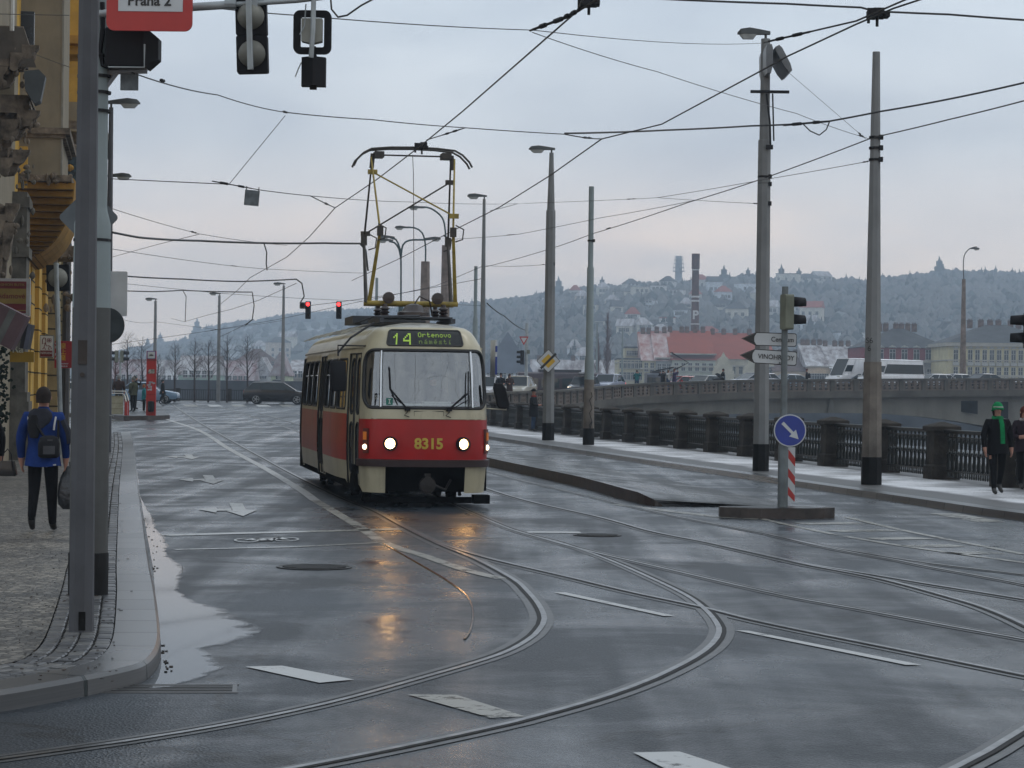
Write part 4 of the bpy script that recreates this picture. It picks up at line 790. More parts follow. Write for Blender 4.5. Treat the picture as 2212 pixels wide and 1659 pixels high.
# ------------------------------------------------------------------ houses
WINM = glass('house_pane', (.02, .025, .03), rough=.25, refl=.4); FRM = mat('window_frame', (.40, .40, .38), .7)
_wc = {}
def win_mesh(w, h, style=0):
    k = (round(w, 2), round(h, 2), style)
    if k in _wc: return _wc[k]
    q = MB(); q.box((0, .0, 0), (w+.16, .16, h+.16), 1); q.box((0, -.09, 0), (w, .02, h), 0); q.box((0, -.12, 0), (.10, .04, h), 1); q.box((0, -.12, h*.18), (w, .04, .10), 1); q.box((0, -.14, -h/2-.16), (w+.6, .3, .12), 1)
    if style == 1: q.prism([(-w/2-.35, h/2+.35), (w/2+.35, h/2+.35), (w/2+.2, h/2+.6), (0, h/2+.95), (-w/2-.2, h/2+.6)], .3, 1)
    if style == 2: q.prism([(-w/2-.3, h/2+.3), (w/2+.3, h/2+.3), (0, h/2+.95)], .35, 1); q.box((0, -.2, -h/2-.5), (w+.4, .25, .5), 1)
    o = q.build('window', [WINM, FRM]); me = o.data; bpy.data.objects.remove(o); _wc[k] = me; return me
def roof_part(R, w, d, z0, h, kind, m, oh=.4, name='roof'):
    q = MB(); a, b_ = w/2+oh, d/2+oh
    if kind == 'hip': rx = max(.1, a-b_*.9); vs = [(-a, -b_, z0), (a, -b_, z0), (a, b_, z0), (-a, b_, z0), (-rx, 0, z0+h), (rx, 0, z0+h)]; q.add(vs, [(0, 1, 5, 4), (1, 2, 5), (2, 3, 4, 5), (3, 0, 4), (3, 2, 1, 0)])
    elif kind == 'gable': vs = [(-a, -b_, z0), (a, -b_, z0), (a, b_, z0), (-a, b_, z0), (-a, 0, z0+h), (a, 0, z0+h)]; q.add(vs, [(0, 1, 5, 4), (1, 2, 5), (2, 3, 4, 5), (3, 0, 4), (3, 2, 1, 0)])
    elif kind == 'gabley': vs = [(-a, -b_, z0), (a, -b_, z0), (a, b_, z0), (-a, b_, z0), (0, -b_, z0+h), (0, b_, z0+h)]; q.add(vs, [(0, 1, 4), (1, 2, 5, 4), (2, 3, 5), (3, 0, 4, 5), (3, 2, 1, 0)])
    elif kind == 'mono': vs = [(-a, -b_, z0), (a, -b_, z0), (a, b_, z0), (-a, b_, z0), (-a, b_, z0+h), (a, b_, z0+h)]; q.add(vs, [(0, 1, 5, 4), (1, 2, 5), (2, 3, 4, 5), (3, 0, 4), (3, 2, 1, 0)])
    else: q.box((0, 0, z0+.2), (w+.3, d+.3, .4))
    return q.build(name, m, R)
def house(name, label, loc, rz, w, d, h, roof, rh, wallm, roofm, rows=(), win=(1.1, 1.9), cols=5, group=None, style=0, chim=0, bands=(), side=0, cat='house', rowfn=None, big=False, margin=1.6):
    R = thing(name, label, cat, loc, rz, group); q = MB(); q.box((0, 0, h/2-3), (w, d, h+6))
    q.build('wall', wallm, R)
    for z, th_, pr in bands: q = MB(); q.box((0, 0, z), (w+pr*2, d+pr*2, th_)); q.build('cornice', TRIM, R)
    rf = roof_part(R, w, d, h, rh, roof, roofm)
    me = win_mesh(*win, style)
    for z in rows:
        for i in range(cols):
            x = -w/2+margin+(w-2*margin)*(i/(cols-1) if cols > 1 else .5); link('window', me, R, (x, -d/2-.03, z))
        for i in range(side): y = -d/2+2+(d-4)*(i/(side-1) if side > 1 else .5); link('window', me, R, (-w/2-.03, y, z), (0, 0, -PI/2))
    for i in range(chim):
        x = -w/2+w*(i+.5)/chim+random.uniform(-1, 1)*w*.05; q = MB(); q.box((0, 0, -.1), (1.1, .7, 1.6)); q.box((0, 0, .74), (1.25, .85, .12)); [q.tube([(k*.3, 0, .8), (k*.3, 0, 1.1)], .1, 6) for k in (-1, 0, 1)]; q.build('chimney', BRK, rf, (x*(.5 if roof == 'hip' else 1), (d/2-.6 if roof == 'mono' else 0), h+rh+.1))
    return R
TRIM = mat('house_trim', (.36, .34, .30), .8, 0, .1, .5); BRK = mat('chimney_brick', (.14, .09, .07), .9, 0, .25, 1.5)
W_ = lambda n_, c: mat('plaster_'+n_, c, .85, 0, .10, .35, dirt=.25)
RT = mat('roof_tiles_red', (.27, .062, .036), .85, 0, .2, .25, col2=(.21, .052, .032)); RTS = mat('roof_tiles_snow', (.46, .42, .42), .85, 0, .1, .7, col2=(.24, .075, .055), stretch=(1, .35, .35)); RG = mat('roof_slate', (.06, .065, .07), .7, 0, .2, .4); RS = mat('roof_snow', (.50, .51, .53), .85, 0, .15, .6, col2=(.10, .07, .065), stretch=(1, .4, .4)); RDR = mat('roof_maroon', (.14, .05, .045), .85, 0, .2, .4, col2=(.4, .4, .42))
RB_ = mat('roof_brown', (.10, .065, .055), .85, 0, .2, .4)
def H(x0, x1, yt, Y, d, **k):
    """house whose facade spans pixels x0..x1 with its eaves at pixel y yt, at depth Y; the box rises from the bank"""
    a = P(x0, yt, Y); b_ = P(x1, yt, Y); z0 = k.pop('z0', 2.0); h = (a.z+b_.z)/2-z0; rz = k.pop('rz', 0); kk = dict(k)
    return house(kk.pop('name', 'house'), kk.pop('label'), Vector(((a.x+b_.x)/2, Y+d/2, z0)), rz, (b_.x-a.x), d, h, kk.pop('roof', 'gable'), kk.pop('rh', 5), kk.pop('wall'), kk.pop('rm'), **kk)
BX = 'building'; GRB = 'houses along the far bank behind the bridge'
def rowsfor(Y, ys_, z0=2.0): return [P(1600, y, Y).z-z0 for y in ys_]
H(1334, 1392, 777, 590, 16, label='cream flat roofed house with attic storey at the left end of the red roofs', name='apartment_building', cat=BX, group=GRB, roof='flat', rh=0, wall=W_('cream', (.48, .44, .30)), rm=RG, rows=rowsfor(590, [790, 815]), cols=6, win=(.7, 1.7), bands=[(6.4, .3, .2)], margin=.9)
H(1350, 1385, 752, 604, 10, label='small cream attic block on the roof behind the flat roofed house', name='attic_block', cat=BX, group=GRB, roof='flat', rh=0, wall=W_('cream', (.48, .44, .30)), rm=RG, rows=rowsfor(604, [765]), cols=4, win=(.7, 1.0), margin=.8)
H(1388, 1417, 779, 588, 18, label='narrow cream house with balconies under the leftmost snow streaked red roof', name='apartment_building', cat=BX, group=GRB, roof='mono', rh=7.3, wall=W_('cream', (.48, .44, .30)), rm=RTS, rows=rowsfor(588, [795, 818]), cols=2, win=(.8, 1.9), bands=[(5.0, .4, .5)], chim=2, margin=.9)
H(1417, 1452, 780, 587, 18, label='narrow grey house under the second snow streaked red roof', name='apartment_building', cat=BX, group=GRB, roof='mono', rh=7.6, wall=W_('grey', (.26, .28, .29)), rm=RTS, rows=rowsfor(587, [796, 816]), cols=3, win=(.8, 1.7), bands=[(7.6, .3, .2)], chim=2, margin=.8)
H(1452, 1545, 778, 586, 20, label='long pale green corner house under the plain red tiled roof', name='apartment_building', cat=BX, group=GRB, roof='mono', rh=7.5, wall=W_('palegreen', (.42, .45, .39)), rm=RT, rows=rowsfor(586, [794, 820]), cols=6, win=(.85, 1.8), bands=[(5.6, .35, .35), (8.6, .3, .3)], chim=5, margin=1.0)
H(1545, 1672, 776, 596, 20, label='low cream house with stepped gables below the long red roof', name='apartment_building', cat=BX, group=GRB, roof='mono', rh=6.8, wall=W_('cream2', (.46, .43, .34)), rm=RT, rows=rowsfor(596, [800, 822]), cols=8, win=(.8, 1.7), chim=5, bands=[(6, .3, .3)], margin=1.0)
for x, lb in ((1562, 'left small stepped cream gable in front of the red roof'), (1628, 'right small stepped cream gable in front of the red roof')):
    R = thing('gable_front', lb, 'gable', P(x, 830, 580), 0, 'stepped gables'); q = MB(); q.prism([(-2.6, -6), (2.6, -6), (2.6, 3.2), (2.2, 3.2), (2.2, 4.2), (1.4, 4.6), (1.2, 6.0), (.5, 6.6), (0, 7.6), (-.5, 6.6), (-1.2, 6.0), (-1.4, 4.6), (-2.2, 4.2), (-2.2, 3.2), (-2.6, 3.2)], 1.0); q.build('wall', W_('cream2', (.46, .43, .34)), R); link('window', win_mesh(.9, 1.6), R, (0, -.53, 1.5))
H(1672, 1745, 802, 592, 18, label='peach coloured house with a dark roof right of the sign post', name='apartment_building', cat=BX, group=GRB, roof='mono', rh=4.5, wall=W_('peach', (.52, .40, .28)), rm=RB_, rows=rowsfor(592, [820]), cols=9, win=(.7, 1.7), chim=4, margin=1.0)
H(1745, 1795, 793, 590, 18, label='peach house under the whitest snow covered roof', name='apartment_building', cat=BX, group=GRB, roof='mono', rh=6.0, wall=W_('peach', (.52, .40, .28)), rm=RS, rows=rowsfor(590, [812, 826]), cols=7, win=(.7, 1.5), chim=4, bands=[(6, .3, .3)], margin=1.0)
H(1795, 1862, 796, 589, 18, label='grey house under the half thawed snowy roof left of the pole', name='apartment_building', cat=BX, group=GRB, roof='mono', rh=6.0, wall=W_('grey', (.26, .28, .29)), rm=RS, rows=rowsfor(589, [814]), cols=6, win=(.7, 1.5), chim=4, margin=1.0)
H(1856, 2052, 783, 520, 20, label='big grey and maroon corner building with white framed windows', name='apartment_building', cat=BX, group=GRB, roof='flat', rh=0, wall=W_('grey2', (.24, .24, .24)), rm=RG, rows=rowsfor(520, [803, 826]), cols=7, win=(1.1, 2.0), bands=[(P(1950, 781, 520).z-2, .5, .4), (P(1950, 812, 520).z-2, .3, .15)], margin=1.6)
H(1858, 2050, 751, 520.4, 19, z0=P(1950, 782, 520).z, label='maroon painted top storey with pale window surrounds', name='top_storey', cat='storey', roof='hip', rh=4.4, wall=W_('maroon', (.20, .035, .045)), rm=RG, rows=[1.6], cols=7, win=(1.15, 2.0), style=1, chim=6, margin=1.8)
H(2048, 2300, 741, 500, 22, label='ornate cream corner palace building at the right edge', name='apartment_building', cat=BX, group=GRB, roof='hip', rh=4.0, wall=W_('yellowcream', (.50, .45, .28)), rm=RG, rows=rowsfor(500, [763, 800, 828]), cols=15, win=(.8, 2.4), style=2, bands=[(P(2150, 745, 500).z-2, .7, .6), (P(2150, 779, 500).z-2, .25, .2), (P(2150, 812, 500).z-2, .35, .3)], chim=6, margin=1.6)
H(1330, 1440, 806, 700, 10, label='low pale house behind the bare poplar trees', name='house', group=GRB, roof='gable', rh=4, wall=W_('white', (.45, .45, .44)), rm=RDR, cols=4, rows=[3], margin=1.5)
H(1042, 1150, 806, 560, 14, label='white house under a big dark blue slate roof with skylights', name='apartment_building', cat=BX, group=GRB, roof='hip', rh=9.5, wall=W_('bluewhite', (.42, .47, .52)), rm=mat('roof_bluegrey', (.07, .085, .11), .6, 0, .15, .3), rows=rowsfor(560, [818]), cols=6, win=(.9, 1.6), margin=1.6)
H(1148, 1330, 822, 640, 16, label='row of snowy pinkish roofs low behind the bridge cars', name='house', group=GRB, roof='gable', rh=5.5, wall=W_('pinkish', (.40, .32, .30)), rm=RS, rows=(), cols=1, chim=5)
# left side houses beyond the trees
L_ = [(385, 470, 810, 560, 4.5, RS, W_('mint', (.30, .42, .36)), 'gable', 'mint green house with a snowy roof behind the left bare trees'), (470, 545, 822, 600, 5, RDR, W_('pink', (.42, .27, .27)), 'gable', 'pink house with red roof behind the middle bare trees'),
      (545, 585, 812, 640, 5, RS, W_('white', (.45, .45, .44)), 'gabley', 'small white house between pink and pale green houses'), (585, 622, 812, 560, 5.5, RDR, W_('lime', (.42, .46, .30)), 'gabley', 'pale lime gabled house left of the tall lamp pole'),
      (622, 700, 808, 580, 3.5, RS, W_('tan', (.36, .31, .24)), 'mono', 'tan house with a white snow roof beside the tram'), (240, 320, 826, 620, 6, RDR, W_('rose', (.36, .29, .28)), 'gable', 'rosy low house behind the traffic light at the stop'), (318, 390, 824, 680, 6, RS, W_('cream', (.48, .44, .30)), 'gable', 'cream low house with snow roof behind the red stop column'), (500, 600, 786, 800, 5, RB_, W_('grey', (.26, .28, .29)), 'hip', 'grey villa with brown roof on the slope above the pink house')]
for x0, x1, y, Y, rh, rm_, wl, rf, lb in L_: H(x0, x1, y, Y, 14, label=lb, roof=rf, rh=rh, wall=wl, rm=rm_, rows=rowsfor(Y, [min(y+12, 832)]), cols=5, win=(.9, 1.5), group='houses across the river on the left')
# hillside villas
random.seed(21); HW = [W_('brightwhite', (.62, .62, .61)), W_('ivory', (.54, .52, .45)), W_('paleach', (.52, .44, .36)), W_('icewhite', (.56, .60, .64)), W_('pearl', (.50, .50, .47))]
WC = ['white', 'cream', 'peach', 'bluish white', 'ivory']; RC = ['a red roof', 'a snowy roof', 'a dark roof']; SZ = ['small']
spots = [(1290, 720, 7), (1330, 690, 6), (1365, 705, 8), (1385, 728, 10), (1404, 752, 14), (1425, 748, 12), (1440, 715, 9), (1470, 700, 8), (1530, 740, 14), (1560, 745, 9), (1590, 700, 12), (1620, 716, 13), (1560, 680, 8), (1660, 690, 9), (1725, 690, 12), (1752, 697, 12), (1740, 715, 11), (1610, 640, 11), (1540, 640, 8), (1500, 660, 7), (1460, 650, 8), (1420, 640, 8), (1380, 645, 9), (1340, 650, 8), (1300, 645, 7), (1255, 660, 8), (1230, 680, 7), (1275, 685, 8), (1320, 668, 7), (1400, 670, 8), (1480, 680, 7), (1350, 735, 9), (1240, 650, 6), (1180, 662, 6), (1640, 660, 9), (1700, 620, 12), (1740, 618, 14), (1770, 616, 10), (1880, 742, 10), (1560, 660, 8), (1510, 632, 9), (1360, 630, 8), (1440, 628, 8), (1820, 745, 9), (1260, 800, 9), (1290, 790, 8), (1240, 780, 7), (600, 775, 12), (620, 758, 9), (560, 770, 8)]
for i, (x, y, w) in enumerate(spots):
    best = min((abs((lambda p: (CY-(Vector(p-Vector((0, 0, CAM_H))).dot(cu)/Vector(p-Vector((0, 0, CAM_H))).dot(fw))*F)-y)(hill_pt(x, t_/50))), t_/50) for t_ in range(1, 50))[1]
    p = hill_pt(x, best); sc_ = p.y/1100; k = random.randrange(5); k2 = random.choice([0, 1, 1, 2]); w *= sc_*.80
    lab = f"{WC[k]} hillside villa, {RC[k2]}, {'near the ridge' if best > .7 else 'low on the slope' if best < .35 else 'halfway up'}, {('left' if x < 1350 else 'just left' if x < 1490 else 'right' if x > 1515 else 'behind') } of the chimney"
    house('hillside_house', lab, p-Vector((0, 0, 1)), random.uniform(-.5, .5), w, w*.8, random.uniform(4.5, 8)*min(1.2, sc_), random.choice(['hip', 'gable', 'flat', 'hip']), 3.2, HW[k], [RT, RS, RG][k2], rows=(2.5, 5.5), cols=3, win=(1.3, 1.5), group='villas on the hillside', margin=1.8)
# chimney stack, tower, poplars
c = P(1499.5, 845, 700); top = P(1498.5, 548, 700).z; R = thing('factory_chimney', 'tall red brick factory chimney with white bands and a white letter P', 'chimney', (c.x, 700, 2))
q = MB(); Ht = top-2; q.lathe((0, 0, 0), [(1.42, 0), (1.12, Ht*.5), (.98, Ht-4.4), (1.14, Ht-4.2), (1.16, Ht-.3), (1.22, Ht), (.9, Ht), (.9, Ht-.5)], 20); q.build('stack', mat('stack_brick', (.10, .045, .038), .85, 0, .2, .8), R, smooth=True)
WB = mat('white_band', (.55, .55, .55), .7)
for y, t_ in ((583, .3), (641, .5), (650, .5), (700, .3)): z = P(1499, y, 700).z-2; rr_ = 1.42-.42*z/Ht; q = MB(); q.lathe((0, 0, z), [(rr_+.03, -t_/2), (rr_+.05, -t_/2), (rr_+.05, t_/2), (rr_+.03, t_/2)], 20); q.build('band', WB, R)
text('P', 3.4, WB, R, (0, -1.40, P(1499, 688, 700).z-2+.9), bold=.1, ext=.12)
tx_ = 1463; p = hill_pt(tx_, .98); tp = P(tx_, 553, p.y).z; R = thing('television_tower', 'pale hazy concrete tower with antenna platforms on the ridge', 'tower', p-Vector((0, 0, 2))); hh_ = tp-p.z+2; q = MB(); q.lathe((0, 0, 0), [(2.2, 0), (2.2, hh_*.55), (2.0, hh_-3), (2.0, hh_)], 8); q.build('shaft', mat('pale_concrete', (.3, .33, .36), .8), R)
for k in range(4): q = MB(); q.box((0, 0, hh_*(.52+.12*k)), (7.0-k*.5, 7.0-k*.5, .35)); [q.tube([((3.2-k*.25)*math.cos(j), (3.2-k*.25)*math.sin(j), hh_*(.52+.12*k)), ((3.2-k*.25)*math.cos(j), (3.2-k*.25)*math.sin(j), hh_*(.52+.12*k)+2.6)], .12, 4) for j in range(6)]; q.build('platform', MATS['pale_concrete'], R)
def limb(q, p, d, L, r_, depth, spread, up, m=0, n=3, sub=3, rng=random):
    pts = [p]; dd = d.normalized(); k = 3
    for i in range(k): dd = (dd+Vector((rng.uniform(-1, 1), rng.uniform(-1, 1), rng.uniform(-.3, 1)*up))*.14).normalized(); pts.append(pts[-1]+dd*L/k)
    q.tube(pts, [r_*(1-.5*i/k) for i in range(k+1)], n, m, cap=False)
    if depth <= 0: return
    for j in range(sub):
        f = .35+.65*(j+rng.random()*.5)/sub; idx = min(k-1, int(f*k)); b0 = pts[idx].lerp(pts[idx+1], f*k-idx)
        s_ = dd.cross(Vector((rng.uniform(-1, 1), rng.uniform(-1, 1), rng.uniform(-1, 1)))).normalized()
        limb(q, b0, dd*(1-spread*.5)+s_*spread+Vector((0, 0, up*.3)), L*rng.uniform(.5, .7), r_*.48, depth-1, spread, up, m, n, sub, rng)
BARK = mat('bare_bark', (.055, .045, .045), .9, 0, .25, 3)
def bare_tree(base, h, label, group, seed, width=.55, trunk=.4, name='bare_tree', m=None, tw=.10, upr=.35, cat='tree', levels=3, density=16):
    rng = random.Random(seed); R = thing(name, label, cat, base, 0, group)
    q = MB(); q.tube([(0, 0, -.2), (rng.uniform(-.05, .05), 0, h*trunk), (rng.uniform(-.12, .12), rng.uniform(-.1, .1), h*.75), (0, 0, h)], [tw, tw*.8, tw*.4, tw*.08], 7); q.build('trunk', m or BARK, R, smooth=True)
    q = MB()
    for i in range(density):
        f = trunk+(.97-trunk)*(i/density)**.9; z = h*f; a = i*2.4+rng.uniform(-.4, .4); Lb = h*width*(1-.75*(f-trunk)/(1-trunk))*rng.uniform(.55, .95)
        limb(q, Vector((0, 0, z)), Vector((math.cos(a), math.sin(a), .75+upr)), Lb*.8, tw*.32*(1.1-f*.6), levels, .6, upr, rng=rng)
    q.build('crown', m or BARK, R); return R
GT = 'young bare trees along the far quay'
for i, (x, yb, yt, lb) in enumerate([(247, 868, 765, 'reddish bare young tree at far left behind the traffic light'), (275, 868, 722, 'tallest bare young tree between traffic light and stop column'), (307, 868, 733, 'slim bare tree just left of the red stop column'), (340, 868, 770, 'bare tree with its trunk behind the black walking figure'), (377, 868.5, 745, 'bare tree standing right of the black walking figure'), (420, 869, 737, 'bare tree in front of the snowy mint house roof'), (449.5, 869, 738, 'thin bare tree left of the middle lamp pole'), (490, 869.5, 728, 'bare tree right of the middle lamp pole'), (534, 870, 728, 'broad bare tree directly above the black car')]):
    Y = 184; b0 = P(x, yb, Y); b0.z = gz(b0.x, Y); tp = P(x, yt, Y).z; bare_tree(b0, tp-b0.z, lb, GT, i+40, width=.42, trunk=.36, tw=.085, density=20, m=mat('reddish_bark', (.10, .05, .05), .9) if i == 0 else None)
for x, yt, w, lb in ((1311, 676, .16, 'tall feathery bare poplar left of the cream house'), (1290, 718, .16, 'shorter bare poplar just left of the tall poplar')):
    b0 = P(x, 835, 480); tp = P(x, yt, 480).z; bare_tree(Vector((b0.x, 480, 2)), tp-2, lb, 'bare poplars', int(x), width=w*1.6, trunk=.15, name='poplar_tree', tw=.35, upr=2.2, density=46, m=mat('poplar_bark', (.12, .075, .07), .95), levels=3)
# ------------------------------------------------------------------ BRIDGE
CON = mat('bridge_concrete', (.095, .088, .075), .85, 0, .2, .5, .3, 6, dirt=.5); CONL = mat('arch_concrete', (.17, .162, .14), .85, 0, .15, .2, .2, 4, dirt=.6); PNL = mat('panel_concrete', (.15, .12, .10), .85, 0, .2, 1.0, dirt=.35)
BP = [(900, 848, 140), (1000, 848.5, 143), (1058, 848.5, 146), (1096, 846, 150), (1221, 841.5, 168), (1300, 834, 181), (1384, 828, 189), (1516, 823, 193), (1621, 820, 197), (1901, 818, 204), (2212, 817, 212), (2600, 818, 222)]
bpz = crom([P(x, y, Y) for x, y, Y in BP], .25); cum = [0]
for i in range(1, len(bpz)): cum.append(cum[-1]+(bpz[i]-bpz[i-1]).length)
def bat(s_):
    import bisect
    i = min(len(cum)-2, max(0, bisect.bisect(cum, s_)-1)); f = (s_-cum[i])/(cum[i+1]-cum[i]); return bpz[i].lerp(bpz[i+1], f)
BR = thing('road_bridge', 'concrete road bridge over the river with pierced parapet and flat arch', 'bridge')
PZ = 2.42; nb = int(cum[-1]/PZ)
me_p = me_q = None
def pmesh(L_):
    q = MB(); h = .84; q.box((0, 0, .06), (L_, .14, .12)); q.box((0, 0, h-.04), (L_, .14, .10)); cw = L_/7.6
    for i in range(4): x = -L_/2+cw*.55+i*(L_-cw*1.1)/3; q.box((x, 0, h/2), (cw*1.1, .14, h-.2))
    for k in (1, 2): q.box((0, 0, .06+k*(h-.06)/3), (L_-.1, .12, .10))
    return q
qp = pmesh(PZ-.34).build('parapet_panel', PNL); me_p = qp.data; bpy.data.objects.remove(qp)
q = MB(); q.box((0, 0, .42), (.40, .34, .92)); qq = q.build('parapet_post', CON); me_q = qq.data; bpy.data.objects.remove(qq)
for i in range(nb):
    a, b_ = bat(i*PZ), bat((i+1)*PZ); d = b_-a; rz = math.atan2(d.y, d.x); tl = math.atan2(d.z, d.xy.length)
    if a.x < -8: continue
    o = link('parapet_post', me_q, BR, a-Vector((0, 0, 1.02)), (0, 0, rz)); o = link('parapet_panel', me_p, BR, (a+b_)/2-Vector((0, 0, 1.0)), (0, -tl, rz))
q = MB(); rg = []; fg = []; dk = []; 
for i in range(0, int(cum[-1]), 1):
    p = bat(i); d = (bat(i+.5)-bat(max(0, i-.5))); nn = Vector((-d.y, d.x, 0)).normalized()
    rg.append([p-nn*.25+Vector((0, 0, -.14)), p+nn*.25+Vector((0, 0, -.14)), p+nn*.25, p-nn*.25])
    fg.append([p-nn*.30+Vector((0, 0, -1.55)), p+nn*.3+Vector((0, 0, -1.55)), p+nn*.3+Vector((0, 0, -1.0)), p-nn*.34+Vector((0, 0, -1.0))])
    dk.append([p+nn*.3+Vector((0, 0, -1.55)), p+Vector((0, 24, -1.55)), p+Vector((0, 24, -.75)), p+nn*.3+Vector((0, 0, -.75))])
q.loft(rg); q.build('handrail', CON, BR); q = MB(); q.loft(fg); q.build('fascia', CON, BR); q = MB(); q.loft(dk); q.build('deck', ASPH2, BR)
q = MB()
for i in range(0, int(cum[-1])): 
    p = bat(i)+Vector((0, 24, -1.0)); rgx = None
    if i % 3 == 0: q.box(p+Vector((0, 0, .5)), (.3, .3, 1.0))
q.loft([[bat(i)+Vector((0, 23.8, 0)), bat(i)+Vector((0, 24.2, 0)), bat(i)+Vector((0, 24.2, -.15)), bat(i)+Vector((0, 23.8, -.15))] for i in range(0, int(cum[-1]))]); q.build('far_parapet', CON, BR)
# spandrel wall with flat arch: the lower edge follows the arch
ARC = [(1290, 905), (1330, 903), (1400, 901), (1480, 897), (1560, 895), (1660, 893), (1740, 892.5), (1790, 892), (1900, 893), (1990, 900), (2060, 909), (2124, 919), (2212, 937), (2420, 985)]
def barx(x):
    for i in range(1, len(bpz)):
        v = bpz[i]-Vector((0, 0, CAM_H)); px = CX+F*v.dot(cr)/v.dot(fw)
        if px >= x: return bpz[i]
    return bpz[-1]
q = MB(); tops, bots = [], []
for x, y in [(ARC[0][0]+(ARC[-1][0]-ARC[0][0])*i/60, None) for i in range(61)]:
    y = interp(ARC, x); b0 = barx(x); tops.append(Vector((b0.x, b0.y+.5, b0.z-1.5))); bots.append(Vector((b0.x, b0.y+.5, P(x, y, b0.y+.5).z)))
rg = [[t_, b_, b_+Vector((0, 5, 0)), t_+Vector((0, 5, 0))] for t_, b_ in zip(tops, bots)]; q.loft(rg); q.build('arch_wall', CONL, BR)
q = MB(); rg = [[t_+Vector((0, 10, 0)), b_+Vector((0, 10, .3)), b_+Vector((0, 20, .3)), t_+Vector((0, 20, 0))] for t_, b_ in zip(tops, bots)]; q.loft(rg); q.build('rear_arch', CONL, BR)
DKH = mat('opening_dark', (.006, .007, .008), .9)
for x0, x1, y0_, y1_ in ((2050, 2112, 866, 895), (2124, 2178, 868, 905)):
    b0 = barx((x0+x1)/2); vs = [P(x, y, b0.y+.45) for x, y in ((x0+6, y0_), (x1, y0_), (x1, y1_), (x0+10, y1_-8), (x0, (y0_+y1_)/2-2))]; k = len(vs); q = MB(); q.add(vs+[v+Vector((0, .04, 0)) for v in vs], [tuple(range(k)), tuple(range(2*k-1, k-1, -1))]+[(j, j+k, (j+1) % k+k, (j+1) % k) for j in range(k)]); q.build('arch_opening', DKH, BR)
for x, w in ((1792, 6), (2450, 4)):
    b0 = barx(x); q = MB(); q.box((b0.x, b0.y+3, -3.6), (w, 5.2, 12)) if x > 2000 else q.prism([(-.3, 0), (.3, 0), (.12, 1.2), (-.12, 1.2)], .3, off=(b0.x, b0.y+.3, P(x, 892, b0.y).z)); q.build('pier', CONL, BR)
b0 = barx(1300); q = MB(); q.box((b0.x-9, b0.y+8, -2.2), (20, 12, 5.4)); q.build('abutment', CON, BR)
# ------------------------------------------------------------------ QUAY RAILING: stone pillars and cast iron
PIL = mat('pillar_stone', (.038, .033, .028), .85, 0, .3, 3, .4, 14, dirt=.4); IRON = mat('cast_iron_green', (.016, .02, .02), .42, .3, .25, 8, .2, 40)
QR = thing('quay_railing', 'long riverside railing of stone pillars and ornate dark cast iron panels', 'railing')
q = MB(); q.box((0, 0, .14), (.62, .66, .30)); q.loft([[Vector((a*w, b*w, z)) for a, b in ((-1, -1), (1, -1), (1, 1), (-1, 1))] for w, z in ((.30, .27), (.26, .33), (.25, 1.0), (.27, 1.04), (.33, 1.07), (.33, 1.15), (.30, 1.17), (.05, 1.25))]); o = q.build('pillar', PIL); me_pl = o.data; bpy.data.objects.remove(o)
q = MB(); L_ = 3.62; q.box((0, 0, 1.07), (L_, .14, .035)); q.box((0, 0, 1.035), (L_, .07, .05)); q.box((0, 0, .93), (L_, .04, .03)); q.box((0, 0, .20), (L_, .05, .035)); q.box((0, 0, .56), (L_, .03, .02))
nbx = 13
for i in range(nbx):
    x = -L_/2+L_*(i+.5)/nbx
    q.lathe((x, 0, 0), [(.015, .06), (.028, .1), (.015, .14), (.02, .2), (.045, .28), (.05, .36), (.025, .48), (.045, .55), (.025, .6), (.018, .8), (.035, .9), (.02, .95), (.035, 1.0), (.02, 1.03)], 7)
    if i < nbx-1:
        xm = x+L_/nbx/2; q.tube([(xm+.085*math.cos(2*PI*j/12), 0, .42+.2*math.sin(2*PI*j/12)) for j in range(13)], .017, 5, cap=False); q.tube([(xm+.075*math.cos(PI*j/6), 0, .68+.22*math.sin(PI*j/6)) for j in range(7)], .017, 5); q.lathe((xm, 0, .86), [(0, -.05), (.03, 0), (0, .07)], 6); q.tube([(xm, 0, .06), (xm, 0, .22)], .02, 5)
o = q.build('iron_panel', IRON, smooth=True); me_pn = o.data; bpy.data.objects.remove(o)
Ys = [53.6-4.2*k for k in range(1, 5)][::-1]+[53.6+4.2*k for k in range(0, 21)]
for Y in Ys:
    X = 17.5-.152*Y+.05; z = gz(X, Y)+.12; s_ = 1.0; o = link('pillar', me_pl, QR, (X, Y, z), (0, 0, YAW)); Ym = Y+2.1; Xm = 17.5-.152*Ym+.05; link('iron_panel', me_pn, QR, (Xm, Ym, gz(Xm, Ym)+.12), (0, 0, YAW+PI/2))
# far quay railing on the left
FRI = thing('far_quay_railing', 'low dark railing along the far quay behind the bare trees', 'railing')
q = MB(); q.box((0, 0, .45), (.3, .3, .9)); q.box((0, 0, .93), (.36, .36, .08)); o = q.build('pillar', PIL); mp1 = o.data; bpy.data.objects.remove(o)
q = MB(); q.box((0, 0, .86), (3.7, .1, .06)); q.box((0, 0, .1), (3.7, .06, .05)); [q.tube([(-1.8+i*.18, 0, .1), (-1.8+i*.18, 0, .86)], .03, 4) for i in range(21)]; o = q.build('iron_panel', IRON); mp2 = o.data; bpy.data.objects.remove(o)
for i in range(12): x = -58+i*4.0; z = gz(-20, 191); link('pillar', mp1, FRI, (x, 191, z)); link('iron_panel', mp2, FRI, (x+2, 191, z))
